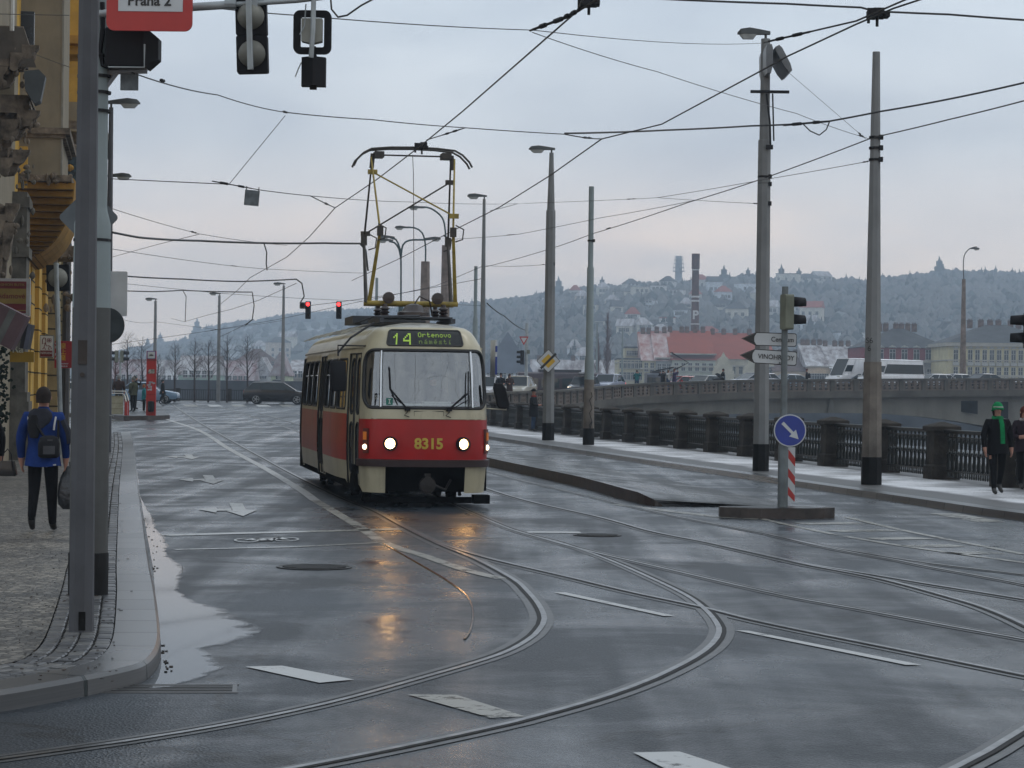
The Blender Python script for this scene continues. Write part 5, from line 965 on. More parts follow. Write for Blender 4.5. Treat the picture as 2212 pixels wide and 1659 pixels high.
# ================================================================== POLES, LAMPS, SIGNALS, SIGNS
CONP = mat('pole_concrete', (.20, .205, .205), .75, 0, .08, 1.2, .15, 20, dirt=.3); CONG = mat('pole_greygreen', (.23, .27, .275), .6, 0, .06, 1.0, dirt=.25); STP = mat('pole_steel_blue', (.20, .22, .25), .5, 0, .1, 2)
DKP = mat('pole_dark_grey', (.088, .090, .098), .6, 0, .12, 1.6, dirt=.3); BLK = mat('black_bitumen', (.007, .007, .007), .75, 0, .3, 8); TAR = BLK; GRP = mat('lamp_green', (.035, .07, .08), .5); OLDP = mat('old_concrete', (.22, .18, .16), .85, 0, .2, 2, dirt=.4)
LHD = mat('lantern_grey', (.05, .055, .055), .5); LGL = mat('lantern_bowl', (.42, .44, .44), .25)
def pole_part(R, h, r0_, r1_, m, n=8, name='pole', z0=-.3, rot=PI/8):
    q = MB(); q.lathe((0, 0, 0), [(r0_, z0), (r0_, 0), (r1_, h), (0, h)], n, rot=rot); return q.build(name, m, R, smooth=n > 8)
def lantern(R, z, side=-1, s_=1.0, x0=0):
    L_ = .78*s_; q = MB(); q.loft([[Vector((x0+side*x, y*w, z+zz)) for y, zz in ((-1, 0), (-.8, hh), (.8, hh), (1, 0))] for x, w, hh in ((-.12*s_, .08, .07), (.2*s_, .10, .12), (.45*s_, .14, .15), (.7*s_, .12, .12), (L_, .04, .04))]); o = q.build('lantern', LHD, R, smooth=True)
    q = MB(); q.loft([[Vector((x0+side*x, y*w, z+zz)) for y, zz in ((-1, 0), (1, 0), (.7, -dd), (-.7, -dd))] for x, w, dd in ((.26*s_, .09, .02), (.34*s_, .12, .11), (.62*s_, .12, .11), (.72*s_, .06, .02))]); q.build('bowl', LGL, o, smooth=True)
def band(R, z, r_, m=None, h=.05): q = MB(); q.lathe((0, 0, z), [(r_, -h/2), (r_+.012, -h/2), (r_+.012, h/2), (r_, h/2)], 8, rot=PI/8); q.box((r_*.9, -r_*.6, 0+z), (.08, .08, .1)); q.build('clamp_band', m or DK, R)
# left foreground: dark octagonal post in front, concrete tram pole behind
b0 = G(175.5, 1362, KH); T1 = thing('octagonal_post', 'dark grey octagonal post nearest the camera at the left kerb', 'pole', b0); pole_part(T1, 5.6, .096, .074, DKP)
q = MB(); q.box((.02, -.088, .08), (.05, .02, .14)); q.build('hatch_cover', BLK, T1); q = MB(); q.tube([(0, -.09, 1.93-.0), (0, -.10, 1.93)], .018, 10); q.box((0, -.088, 2.1), (.07, .006, .18)); q.build('inspection_plate', mat('plate_rust', (.06, .05, .045), .7), T1)
b0 = G(190, 1283, KH); T2 = thing('tram_mast', 'thick grey green mast with a collar standing just behind the dark octagonal post', 'pole', b0); Yb = b0.y
zc = P(187, 470, Yb).z-b0.z; zp = P(187, 665, Yb).z-b0.z
q = MB(); q.lathe((0, 0, 0), [(.172, -.3), (.170, zp)], 14); q.build('painted_base', mat('mast_lower', (.085, .087, .085), .7, 0, .1, 2, dirt=.5), T2, smooth=True)
q = MB(); q.lathe((0, 0, 0), [(.170, zp), (.163, zc-.16), (.163, zc-.06), (.132, zc+.06), (.128, zc+.1), (.122, 7)], 14); q.build('pole', CONG, T2, smooth=True)
q = MB(); q.lathe((0, 0, 0), [(.178, 0), (.180, .36), (.172, .37)], 14); q.build('black_foot', BLK, T2, smooth=True)
for z in (zc-.20, P(187, 122, Yb).z-b0.z, P(187, 165, Yb).z-b0.z, P(187, 200, Yb).z-b0.z, P(187, 240, Yb).z-b0.z): q = MB(); q.lathe((0, 0, z), [(.15 if z > zc else .166, -.012), (.152 if z > zc else .170, -.012), (.152 if z > zc else .170, .012), (.15 if z > zc else .166, .012)], 14); q.build('clamp_band', DK, T2)
q = MB(); q.tube([P(221, 5, Yb-.1)-b0, P(222, 60, Yb-.1)-b0, P(216, 110, Yb-.1)-b0, P(222, 140, Yb-.1)-b0, P(240, 146, Yb-.1)-b0], .022, 6); q.build('cable', BLACKM, T2, smooth=True)
q = MB(); a, b_ = P(226, 154, Yb)-b0, P(318, 152, Yb)-b0; q.tube([a, b_], .03, 4); q.tube([P(228, 188, Yb)-b0, P(252, 156, Yb)-b0], .025, 4); q.tube([P(226, 100, Yb)-b0, P(226, 200, Yb)-b0], .03, 4); q.build('bracket', mat('bracket_pale', (.3, .31, .33), .5), T2)
def blocklight(label, px, Y, kind='floodlight'):
    x0, y0_, x1, y1_ = px; a = P(x0, y1_, Y); b_ = P(x1, y0_, Y); w, h = b_.x-a.x, b_.z-a.z; R = thing('floodlight', label, 'floodlight', a+Vector((w/2, 0, h/2))); q = MB()
    rg = [[Vector((-w/2+fx*w, yy, zz*h)) for yy, zz in ((-.17*s_, -.5*s_+o), (.17*s_, -.5*s_+o), (.17*s_, .5*s_+o), (-.17*s_, .5*s_+o))] for fx, s_, o in ((0, .92, 0), (.03, 1, 0), (.74, 1, 0), (.76, 1.05, 0), (1.0, .55, -.02))]
    q.loft(rg); q.build('housing', BLACKM, R); q = MB(); q.tube([(w*.27, -.2, h*.05), (w*.27, -.2, -h*.56), (-w*.4, -.2, -h*.56), (-w*.45, -.1, -h*.5)], .008, 5); q.build('bracket', GALV, R); return R
blocklight('black box floodlight on a bracket under the red district sign', (232, 66, 346, 146), Yb)
def plate_hang(label, x0, y0_, x1, y1_, Y, stem=8, tilt=0, cat='plate', wires=None):
    a, b_ = P(x0, y1_, Y), P(x1, y0_, Y); w, h = b_.x-a.x, b_.z-a.z; R = thing('hanging_plate', label, cat, a+Vector((w/2, 0, h/2)), 0, 'square grey plates hung from the wires'); R.rotation_euler = (0, tilt, 0)
    q = MB(); q.box((0, 0, 0), (w, .02, h)); q.build('plate', mat('zinc_plate', (.13, .145, .155), .6, 0, .25, 8), R); q = MB(); [q.tube([(x, 0, h/2), (x, 0, h/2+stem*Y/F)], .006, 5) for x in (-w*.42, w*.42)]; q.build('hanger', DK, R)
plate_hang('small square grey plate hanging under the black floodlight', 260, 160, 299, 195, Yb, 5); plate_hang('square grey plate hanging from the wire in the empty sky', 528, 411, 560, 444, 30, 8, .08)
# red district sign
Ys_ = Yb-.4; a, b_ = P(230, 66, Ys_), P(417, -60, Ys_); w, h = b_.x-a.x, b_.z-a.z; R = thing('district_sign', 'red framed white sign reading Praha 2 high on the left mast', 'sign', a+Vector((w/2, 0, h/2)))
def rrect(w, h, r_, k=5): return [(cx+r_*math.cos(t0+PI/2*j/k), cz+r_*math.sin(t0+PI/2*j/k)) for cx, cz, t0 in ((w/2-r_, h/2-r_, 0), (-w/2+r_, h/2-r_, PI/2), (-w/2+r_, -h/2+r_, PI), (w/2-r_, -h/2+r_, 1.5*PI)) for j in range(k+1)]
SRED = mat('sign_red', (.40, .025, .02), .4, 0, .05); SWH = mat('sign_white', (.50, .52, .53), .4, 0, .05); SBK = mat('sign_black', (.01, .01, .01), .4); SBL = mat('sign_blue', (.012, .035, .25), .35, 0, .08); SYE = mat('sign_yellow', (.60, .36, .02), .4, 0, .05); SBKK = mat('sign_back', (.11, .125, .135), .6, 0, .12, 3); SDB = mat('sign_back_dark', (.05, .06, .065), .6)
q = MB(); q.prism(rrect(w, h, .07), .03); q.build('frame', SRED, R); z0 = P(300, 25, Ys_).z-R.location.z; zt = h/2-.05; q = MB(); q.box((.01, -.018, (z0+zt)/2), (w*.75, .006, zt-z0)); q.build('panel', SWH, R); text('Praha 2', .125, SBK, R, (.0, -.024, P(322, 3, Ys_).z-R.location.z), bold=.003)
# mast arm with signals seen from behind
R = thing('mast_arm', 'horizontal galvanised tube arm carrying the overhead signals', 'mast arm', b0); q = MB(); Ya = Yb-.1
q.tube([P(215, 30, Ya)-b0, P(420, 15, Ya)-b0, P(500, 10, Ya)-b0], .037, 10); q.tube([P(500, 10, Ya)-b0, P(640, 1, Ya)-b0, P(700, -6, Ya)-b0], .024, 10); q.build('arm_tube', GALV, R, smooth=True); q = MB(); a_ = P(498, 10, Ya)-b0; q.tube([a_-Vector((.05, 0, -.003)), a_+Vector((.05, 0, .003))], .045, 10); q.build('arm_joint', GALV, R); q = MB(); q.box(P(545, 6, Ya)-b0, (.1, .1, .14)); q.build('clamp', GALV, R)
def signal_back(label, cx_, y0_, y1_, w_, Y, n=2, dome=None):
    a, b_ = P(cx_-w_/2, y1_, Y), P(cx_+w_/2, y0_, Y); w, h = b_.x-a.x, b_.z-a.z; R = thing('traffic_light', label, 'traffic light', a+Vector((w/2, 0, h/2))); R.rotation_euler = (0, -.04, 0)
    q = MB()
    for i in range(n): z = -h/2+h*(i+.5)/n; q.prism([(x, z2+z) for x, z2 in rrect(w, h/n*.985, .015, 2)], .12)
    q.build('housing', BLACKM, R)
    for i in range(n): z = -h/2+h*(i+.5)/n; q = MB(); q.lathe((0, -.05, z), [(w*.44, -.02), (w*.40, -.07), (w*.28, -.13), (w*.12, -.155), (0, -.16)], 22, axis='Y'); q.build('reflector_dome', dome or mat('dome_grey', (.20, .20, .175), .55), R, smooth=True)
    q = MB(); q.box((.0, -.22, .02), (.05, .03, h*1.02)); q.box((.018, -.245, .02), (.012, .02, h*1.0)); q.box((0, -.12, h*.49), (.06, .2, .04)); q.build('bracket', GALV, R); return R
signal_back('two lamp traffic light with pale round backs hanging from the arm', 543.5, -85, 159, 70, Yb, 3)
Rr = thing('signal_ring', 'black square ring board with pale box hanging beside the traffic light', 'signal board', P(675, 70, Yb)); w, h = 82*Yb/F, 94*Yb/F
o_, i_ = rrect(w, h, .06), rrect(w*.62, h*.70, .015); k = len(o_); q = MB(); vs = [Vector((x, y, z)) for y in (-.03, .03) for lst in (o_, i_) for x, z in lst]; fs = []
for j in range(k): j2 = (j+1) % k; fs += [(j, j2, k+j2, k+j), (2*k+j, 3*k+j, 3*k+j2, 2*k+j2), (j, 2*k+j, 2*k+j2, j2), (k+j, k+j2, 3*k+j2, 3*k+j)]
q.add(vs, fs); q.build('ring', BLACKM, Rr); q = MB(); q.loft([[Vector((x*w*.27, y, z*h*.29)) for x, z in ((-1, -.8), (-.0, -1), (1, -.8), (1, 1), (-1, 1))] for y in (-.1, .02)]); q.build('box', mat('camera_box', (.22, .22, .19), .5), Rr); q = MB(); q.tube([(.02, -.14, h*.85), (.015, -.14, 0), (.0, -.12, -h*.62)], .022, 6); q.tube([(-.05, -.13, h*.6), (-.06, -.13, h*.1), (-.1, -.13, -h*.1)], .006, 4); q.build('hanger_rod', GALV, Rr)
Rb = thing('signal_box', 'small black box hanging below the square ring board', 'box', P(677, 154, Yb)); w, h = 52*Yb/F, 64*Yb/F; q = MB(); q.loft([[Vector((x*w/2, y, z)) for x, y in ((-1, 0), (.0, -.09), (1, 0), (1, .1), (-1, .1))] for z in (-h/2, h/2*.95)]); q.lathe((0, 0, h/2), [(.03, 0), (.02, .04), (.02, .09)], 8); q.box((0, 0, -h/2-.015), (.06, .06, .03)); q.build('housing', BLACKM, Rb); q = MB(); q.tube([(-w/2, 0, h*.3), (-w*.62, 0, h*.1), (-w*.75, 0, -.05)], .006, 5); q.build('loose_wire', GALV, Rb)
# signs seen from behind at the left
def stub(label, x, y0_, yb, Y, r_=.03, m=None, name='sign_post', cat='post'):
    b = P(x, yb, Y); b.z = gz(b.x, Y)+KH; t_ = P(x, y0_, Y).z-b.z; R = thing(name, label, cat, b); pole_part(R, t_, r_, r_, m or GALV, 10); return R, b
R, b = stub('grey post with the backs of a diamond and round sign behind the mast', 184, 400, 1200, 30, .03)
q = MB(); dd = .375; q.prism([(x*math.cos(PI/4)-z*math.sin(PI/4), x*math.sin(PI/4)+z*math.cos(PI/4)) for x, z in rrect(.53, .53, .05)], .012, off=(0, -.05, P(182, 470, 30).z-b.z)); q.build('diamond_sign', SBKK, R)
R, b = stub('dark post behind the mast carrying a round sign back and white board', 228, 560, 1000, 47, .045)
q = MB(); q.lathe((0, -.06, P(221, 703, 47).z-b.z), [(0, -.01), (.34, -.01), (.345, .0), (.34, .01), (0, .01)], 28, axis='Y'); [q.box((0, -.09, P(221, y, 47).z-b.z), (.6, .02, .03)) for y in (684, 722)]; q.build('round_sign', SDB, R)
q = MB(); q.prism(rrect(.36, .86, .03), .03, off=((248-228)*47/F, .12, P(250, 634, 47).z-b.z)); q.build('white_board', SWH, R)
# bicycle leaning on that post, only saddle and bar show
bk = thing('bicycle', 'bicycle half hidden behind the left mast with dark saddle', 'bicycle', G(226, 985, KH)+Vector((-.05, 0, 0)), .2); z_ = 0
for y in (-.5, .52): q = MB(); q.tube([(0, y+.33*math.cos(2*PI*j/24), .34+.33*math.sin(2*PI*j/24)) for j in range(25)], .018, 6, cap=False); q.build('wheel', BLACKM, bk)
q = MB(); fr_ = [(0, -.5, .34), (0, -.12, .30), (0, .4, .80), (0, -.2, .82), (0, -.12, .30)]; q.tube(fr_, .016, 6); q.tube([(0, -.5, .34), (0, -.2, .82), (0, -.22, .95)], .014, 6); q.tube([(0, .52, .34), (0, .4, .80), (0, .38, .95), (.0, .36, 1.0)], .016, 6); q.build('frame', mat('bike_frame', (.08, .03, .03), .4), bk)
q = MB(); q.loft([[Vector((x*w, y, .98+z)) for x, z in ((-1, 0), (0, .03), (1, 0), (0, -.08))] for y, w in ((-.36, .13), (-.3, .14), (-.15, .05), (-.05, .02))]); q.build('saddle', mat('saddle_leather', (.03, .018, .018), .4), bk, smooth=True); q = MB(); q.tube([(-.28, .3, 1.02), (-.1, .38, 1.05), (.1, .38, 1.05), (.28, .3, 1.02)], .013, 6); q.build('handlebar', GALV, bk)
# lamp posts -------------------------------------------------------------
LG = 'street lamp posts along the street'
def lamp(label, x, ytop, Y, xb=None, yb=None, side=1, lw=1.0, r0_=.09, r1_=.06, m=None, rr2=None, foot=False, head=True, name='street_lamp', step=None, grp=LG, cat='street lamp', zb=None):
    t_ = P(x, ytop, Y); xg = t_.x; z = gz(xg, Y) if zb is None else zb
    if yb: g = G(xb or x, yb, KH if zb is None else 0); z = g.z
    R = thing(name, label, cat, (xg if not xb else P(xb, yb or 900, Y).x, Y, z), 0, grp); H_ = t_.z-z
    if step: q = MB(); zs = P(x, step, Y).z-z; q.lathe((0, 0, 0), [(r0_, -.3), (r0_, 0), (r0_*.80, zs), (r0_*.66, zs+.01), (r1_, H_), (0, H_)], 8, rot=PI/8); q.build('pole', m or CONP, R)
    else: pole_part(R, H_, r0_, r1_, m or CONP)
    if foot: q = MB(); q.lathe((0, 0, 0), [(r0_*1.05, 0), (r0_*1.04, .62), (r0_, .63)], 8, rot=PI/8); q.build('black_foot', BLK, R)
    if head: q = MB(); q.tube([(0, 0, H_-.02), (0, 0, H_+.10)], .03, 6); q.build('neck', LHD, R); lantern(R, H_+.10, side, lw)
    return R
lamp('street lamp whose lantern is the upper one beside the left mast', 231, 232, 66, side=1, r0_=.12, r1_=.06, m=DKP, yb=978, xb=231)
lamp('street lamp whose lantern is the lower one beside the left mast', 238, 388, 90, side=1, r0_=.12, r1_=.07, m=DKP)
lamp('short looking far street lamp leftmost above the red stop column', 336, 650, 186, side=-1, r0_=.16, r1_=.10); lamp('far street lamp in the middle of the three left of the tram', 474, 638, 188, side=-1, r0_=.17, r1_=.10); lamp('tallest far street lamp left of the tram above the black car', 613, 617, 184, side=-1, r0_=.18, r1_=.09)
LL = lamp('tall concrete lamp post carrying the yellow diamond sign', 1192, 330, 88, side=-1, r0_=.225, r1_=.08, foot=True, step=455, yb=950, xb=1184, lw=1.05)
lamp('concrete lamp post rising directly behind the right side of the tram', 1046, 430, 112, side=-1, r0_=.18, r1_=.07)
PB = lamp('tall concrete lamp post with floodlights beside the direction signs', 1660, 84, 57.4, side=-1, r0_=.19, r1_=.11, foot=True, step=303, yb=1018, xb=1643, lw=.85)
Hh = P(1660, 84, 57.4).z-PB.location.z
for dx, rt, lb in ((-.02, .0, 'a'), (.30, -.5, 'b')): q = MB(); q.loft([[Vector((x*w, y, z)) for x, y in ((-1, -.8), (1, -.8), (1, .8), (-1, .8))] for z, w in ((-.36, .04), (-.2, .075), (.2, .08), (.3, .05))]); q.build('floodlight', mat('flood_grey', (.12, .13, .14), .4), PB, (dx+.02, -.12, Hh-.55), (0, rt, 0), smooth=True)
q = MB(); q.box((.1, -.1, Hh-1.25), (.9, .12, .06)); q.tube([(.02, -.15, Hh-1.3), (.1, -.2, Hh-2.0), (.12, -.18, Hh-2.5)], .025, 5); q.tube([(.16, -.15, Hh-1.3), (.2, -.16, Hh-2.4)], .02, 5); q.box((.1, -.17, Hh-2.55), (.16, .1, .1)); q.build('bracket', DK, PB)
for y in (382, 398, 440): band(PB, P(1650, y, 57.4).z-PB.location.z, .145)
def plain(label, x, ytop, Y, yb=None, xb=None, r0_=.15, r1_=.1, m=CONG, foot=True, n=14, secs=None, grp='tram wire masts without lanterns'):
    t_ = P(x, ytop, Y); z = gz(t_.x, Y); xg = t_.x
    if yb: g = G(xb, yb, KH); z = g.z; xg = P(xb, yb, Y).x
    R = thing('tram_mast', label, 'pole', (xg, Y, z), 0, grp); H_ = t_.z-z
    if secs: q = MB(); pr = [(secs[0][1], -.3)]; 
    if secs:
        for y, r_ in secs: zz = P(x, y, Y).z-z if y else 0; pr.append((r_, zz))
        pr.append((secs[-1][1], H_)); pr.append((0, H_)); q.lathe((0, 0, 0), pr, n); q.build('pole', m, R, smooth=True)
    else: pole_part(R, H_, r0_, r1_, m, 8)
    if foot: q = MB(); q.lathe((0, 0, 0), [(r0_*1.05, 0), (r0_*1.04, .55), (r0_, .56)], n if secs else 8, rot=0 if secs else PI/8); q.build('black_foot', BLK, R, smooth=bool(secs))
    return R
M1 = plain('stepped round pale green mast between the yellow sign and the bridge cars', 1282, 403, 81.7, 962, 1271, .185, .085, secs=[(0, .185), (782, .155), (775, .15), (770, .125), (580, .115), (575, .088)])
q = MB(); z_ = P(1276, 850, 81.7).z-M1.location.z; q.lathe((0, 0, 0), [(.187, .55), (.163, P(1274, 820, 81.7).z-M1.location.z)], 14); q.build('weathered_base', mat('mast_brown', (.17, .15, .13), .8, 0, .2, 2, dirt=.5), M1, smooth=True)
q = MB(); zz = P(1276, 905, 81.7).z-M1.location.z; rng = random.Random(2); pts = [(.06+.05*math.sin(i*2.1), -.183, zz+.9-i*.14) for i in range(11)]; q.tube(pts, .010, 4); q.tube([(.02, -.184, zz-.2), (.11, -.175, zz-.1), (.03, -.184, zz-.35), (.1, -.175, zz-.5)], .010, 4); q.build('graffiti', BLK, M1)
M2 = plain('thick eight sided grey mast without lantern right of the direction signs', 1896, 112, 49.8, 1047, 1882, .205, .078, m=CONP)
q = MB(); q.lathe((0, 0, 0), [(.2065, .55), (.185, P(1888, 782, 49.8).z-M2.location.z)], 8, rot=PI/8); q.build('darker_base', mat('mast_brown', (.17, .15, .13)), M2)
text('S6\n6', .16, SBK, M2, (-.10, -.19, P(1885, 745, 49.8).z-M2.location.z), name='painted_number')
for y in (297, 320, 345): band(M2, P(1892, y, 49.8).z-M2.location.z, .12)
for y in (520,): band(M1, P(1279, y, 81.7).z-M1.location.z, .11)
band(LL, P(1190, 570, 88).z-LL.location.z, .14)
plain('pale green mast rising behind the right roof edge of the tram', 1028, 575, 118, r0_=.13, r1_=.1, foot=False, secs=[(0, .16), (690, .12), (685, .085)]); plain('thin pale mast far behind the raised pantograph', 814, 600, 170, r0_=.15, r1_=.1, foot=False)
plain('old brownish concrete column with curved lamp arm behind the right pantograph arm', 963, 530, 140, r0_=.33, r1_=.24, m=OLDP, foot=False, grp='old concrete lamp columns on the bridge approach')
def armlamp(label, R, pts_px, Y, heads, m=GRP, r_=.05):
    q = MB(); l0 = R.location; q.tube(crom([P(x, y, Y)-l0 for x, y in pts_px], .2), r_, 6); q.build('curved_arm', m, R, smooth=True)
    for x, y, sd in heads: p = P(x, y, Y)-l0; r_ = thing('lantern', None, None, (p.x, 0, 0)); r_.parent = R; lantern(r_, p.z, sd, 1.0)
OC = [o for o in SC.objects if o.get('label', '').startswith('old brownish concrete column with')][0]
armlamp('', OC, [(963, 530), (962, 500), (955, 470), (930, 450), (905, 447)], 140, [(912, 450, -1)])
O2 = plain('old concrete column with curved lamp arm seen inside the pantograph', 919, 565, 150, r0_=.42, r1_=.28, m=OLDP, foot=False, grp='old concrete lamp columns on the bridge approach'); armlamp('', O2, [(919, 565), (919, 530), (912, 503), (895, 492), (875, 491)], 150, [(880, 493, -1)])
O3 = plain('dark green double armed lamp post seen inside the pantograph', 866, 660, 135, r0_=.14, r1_=.14, m=GRP, foot=False, grp=None); armlamp('', O3, [(866, 662), (866, 560), (863, 535), (855, 517), (842, 513)], 135, [(848, 514, -1)]); armlamp('', O3, [(866, 560), (870, 530), (885, 519), (915, 518), (940, 515)], 135, [(922, 517, 1)]); armlamp('', O3, [(866, 560), (862, 538), (852, 524), (840, 521)], 135.6, [(846, 522, -1)])
O4 = plain('slim brown concrete column with swan neck lantern beyond the bridge at right', 2082, 603, 225, r0_=.36, r1_=.17, m=OLDP, foot=False, grp=None); armlamp('', O4, [(2082, 603), (2081, 570), (2084, 550), (2095, 537), (2110, 533)], 225, [(2098, 538, 1)], r_=.045, m=LHD)
O5 = plain('distant thin lamp post with small curved top behind the bridge cars', 1345, 708, 300, r0_=.16, r1_=.09, foot=False, grp='distant thin lamp posts by the cream houses'); O6 = plain('distant thin lamp post against the grey hillside', 1290, 700, 300, r0_=.16, r1_=.09, foot=False, grp='distant thin lamp posts by the cream houses')
# yellow diamond sign (end of priority) on the lamp post
SS = thing('priority_end_sign', 'white and yellow diamond sign with black bar on the lamp post', 'sign', P(1184.5, 780, 87.6)); s_ = 36*87.6/F*1.0
rot45 = lambda pts: [((x-z)*.7071, (x+z)*.7071) for x, z in pts]
q = MB(); q.prism(rot45(rrect(s_*1.02, s_*1.02, .03)), .02); q.build('rim', SBK, SS); q = MB(); q.prism(rot45(rrect(s_*.96, s_*.96, .03)), .02, off=(0, -.004, 0)); q.build('face', SWH, SS); q = MB(); q.prism(rot45(rrect(s_*.6, s_*.6, .01)), .02, off=(0, -.008, 0)); q.build('yellow_field', SYE, SS)
q = MB(); q.prism([(-.30, -.24), (-.24, -.30), (.30, .24), (.24, .30)], .02, off=(0, -.012, 0)); q.build('bar', SBK, SS)
# signal head with hoods
def signal(label, px, py, hpx, Y, n=3, face=0, lit=None, mbody=None, group=None, name='traffic_light', parent=None, hood=.2, sc_=1.0):
    h = hpx*Y/F; w = h/n; R = thing(name, label if parent is None else None, 'traffic light' if parent is None else None, P(px, py, Y) if parent is None else P(px, py, Y)-parent.location, face, group)
    if parent is not None: R.parent = parent
    q = MB(); q.prism(rrect(w*.92, h, w*.12, 3), w*.5); q.build('housing', mbody or BLACKM, R)
    for i in range(n):
        z = h/2-w*(i+.5); on = lit == i; q = MB(); q.lathe((0, -w*.27, z), [(w*.34, 0), (w*.2, -.02), (0, -.03)], 16, axis='Y'); q.build('lens', emit('red_signal', (1, .03, .03), 6) if on else mat('dark_lens', (.03, .02, .015), .2), R, smooth=True)
        q = MB(); k = 14; rg = []
        for yy, rr_ in ((-w*.25, w*.40), (-w*.25-w*hood*4.0, w*.34)): rg.append([Vector((rr_*math.cos(a), yy, z+rr_*math.sin(a))) for a in [-.5+(PI+1.0)*j/(k-1) for j in range(k)]])
        q.loft(rg, cap=False, closed=False); o = q.build('hood', BLACKM, R, smooth=True, fix=False); md = o.modifiers.new('s', 'SOLIDIFY'); md.thickness = .006
    return R
signal('red lit traffic light hanging left of the tram roof, left of the two', 665.5, 670, 38, 120, 3, 0, 0, group='red lit signals hung above the street'); signal('red lit traffic light nearest the pantograph base, right of the two', 732, 670, 38, 120, 3, 0, 0, group='red lit signals hung above the street'); signal('unlit grey signal box beside the left red light', 654, 660, 14, 121, 1, 0, None, mat('signal_grey', (.10, .11, .10), .5))
R = thing('traffic_light_post', 'traffic light post with double black hoods behind the waiting people', 'traffic light', G(259, 873)); pole_part(R, P(258, 760, R.location.y).z-R.location.z, .08, .07, GALV, 8); Cm = mat('signal_cream', (.17, .18, .14), .6)
for sx_ in (-1, 1): s0 = signal('', 258+sx_*6, 770, 26, R.location.y, 2, sx_*PI/2, None, Cm, parent=R, hood=.22)
# sign post on the small island
b0 = G(1690, 1100, .165); b0.y = 38.8; b0.x = P(1690.5, 1098, 38.8).x; b0.z = .165
SP = thing('sign_post', 'galvanised post on the small island with direction signs', 'sign post', b0); q = MB(); z1 = P(1690, 830, 38.8).z-.165; z2 = P(1690, 619, 38.8).z-.165; q.lathe((0, 0, 0), [(.082, -.1), (.082, z1-1.0), (.052, z1-.85), (.050, z2), (0, z2)], 14); q.build('pole', mat('galv_dark', (.13, .15, .155), .5, .3, .15, 4, dirt=.3), SP, smooth=True)
TL = signal('two lamp cream and black traffic light facing right above the direction signs', 1700, 674, 76, 38.7, 2, PI/2+.25, None, Cm, hood=.2)
def dirsign(label, txt, x0, x1, yc, hpx, Y, tilt, extra=None):
    a, b_ = P(x0, yc, Y), P(x1, yc, Y); w = b_.x-a.x; h = hpx*Y/F; R = thing('direction_sign', label, 'sign', (a+b_)/2, 0, 'white direction signs on the island post'); R.rotation_euler = (0, tilt, 0)
    hd = .24; out = [(-w/2, 0), (-w/2+hd, -h/2), (w/2-.02, -h/2), (w/2, -h/2+.02), (w/2, h/2-.02), (w/2-.02, h/2), (-w/2+hd, h/2)]; q = MB(); q.prism(out, .02); q.build('rim', SBK, R); sc_ = .95
    q = MB(); q.prism([(x*.975+.003, z*.88) for x, z in out], .02, off=(0, -.004, 0)); q.build('face', SWH, R); q = MB(); q.prism([(-w/2+.02, 0), (-w/2+.24, -h*.42), (-w/2+.21, -h*.2), (-w/2+.205, 0), (-w/2+.21, h*.2), (-w/2+.24, h*.42)], .02, off=(0, -.008, 0)); q.build('arrow_tip', SBK, R)
    text(txt, .108, SBK, R, (w/2-.04, -.020, .0), ax='RIGHT', bold=.0005, sx=.92)
    if extra: text('P+R', .045, SBK, R, (w/2-.24, -.02, -h*.38), bold=.001)
dirsign('upper white arrow sign reading Centrum on the island post', 'Centrum', 1601, 1720.5, 733, 29, 39.0, .02); dirsign('lower white arrow sign reading VINOHRADY on the island post', 'VINOHRADY', 1597, 1721, 771, 31, 39.0, .055, True)
KR = thing('keep_right_sign', 'round blue sign with white diagonal arrow low on the island post', 'sign', P(1706.5, 930, 38.65)); r_ = 35*38.65/F; q = MB(); q.lathe((0, 0, 0), [(0, -.006), (r_, -.006), (r_, .01), (0, .01)], 40, axis='Y'); q.build('rim', SWH, KR, smooth=False); q = MB(); q.lathe((0, -.008, 0), [(0, -.004), (r_*.93, -.004), (r_*.93, .002)], 40, axis='Y'); q.build('face', SBL, KR)
q = MB(); R2 = Matrix.Rotation(math.radians(45), 3, 'Y'); q.prism([(-.17, .026), (.055, .022), (.055, .075), (.19, 0), (.055, -.075), (.055, -.022), (-.17, -.026)][::-1], .006, M=R2, off=(0, -.016, 0)); o = q.build('arrow', SWH, KR)
MPl = thing('marker_plate', 'narrow red and white striped marker plate behind the island post', 'marker', P(1708, 1084, 39.3)); q = MB(); h = 118*39.3/F; w = 17*39.3/F; q.box((0, 0, h/2), (w, .012, h)); q.build('plate', SWH, MPl); 
for k in range(3): z = h*(.12+.34*k); q = MB(); q.prism([(w*x, z2) for x, z2 in ((-.5, z+.16), (-.5, z+.02), (.5, z-.14 if k else max(.0, z-.14)), (.5, z+.0))], .016, off=(0, 0, 0)); q.build('stripe', SRED, MPl)
# yield sign post on the bridge approach
zb_ = 1.0; R = thing('traffic_light_post', 'thin post with yield sign and small traffic light behind the parapet', 'sign post', (P(1136, 860, 160).x, 160, zb_)); pole_part(R, P(1136, 698, 160).z-zb_, .13, .11, GALV, 8)
q = MB(); w = .62; zc_ = P(1130, 736, 160).z-zb_; q.prism([(-w/2, .27), (w/2, .27), (0, -.30)], .03, off=(-.18, -.2, zc_)); q.build('yield_rim', SRED, R); q = MB(); q.prism([(-w*.33, .17), (w*.33, .17), (0, -.17)], .03, off=(-.18, -.206, zc_+.02)); q.build('yield_face', SWH, R); signal('', 1128, 772, 31, 159.8, 3, -1.2, None, parent=R, hood=.22)
q = MB(); q.box((.12, -.05, P(1140, 760, 160).z-zb_), (.2, .2, .25)); q.build('junction_box', Cm, R)
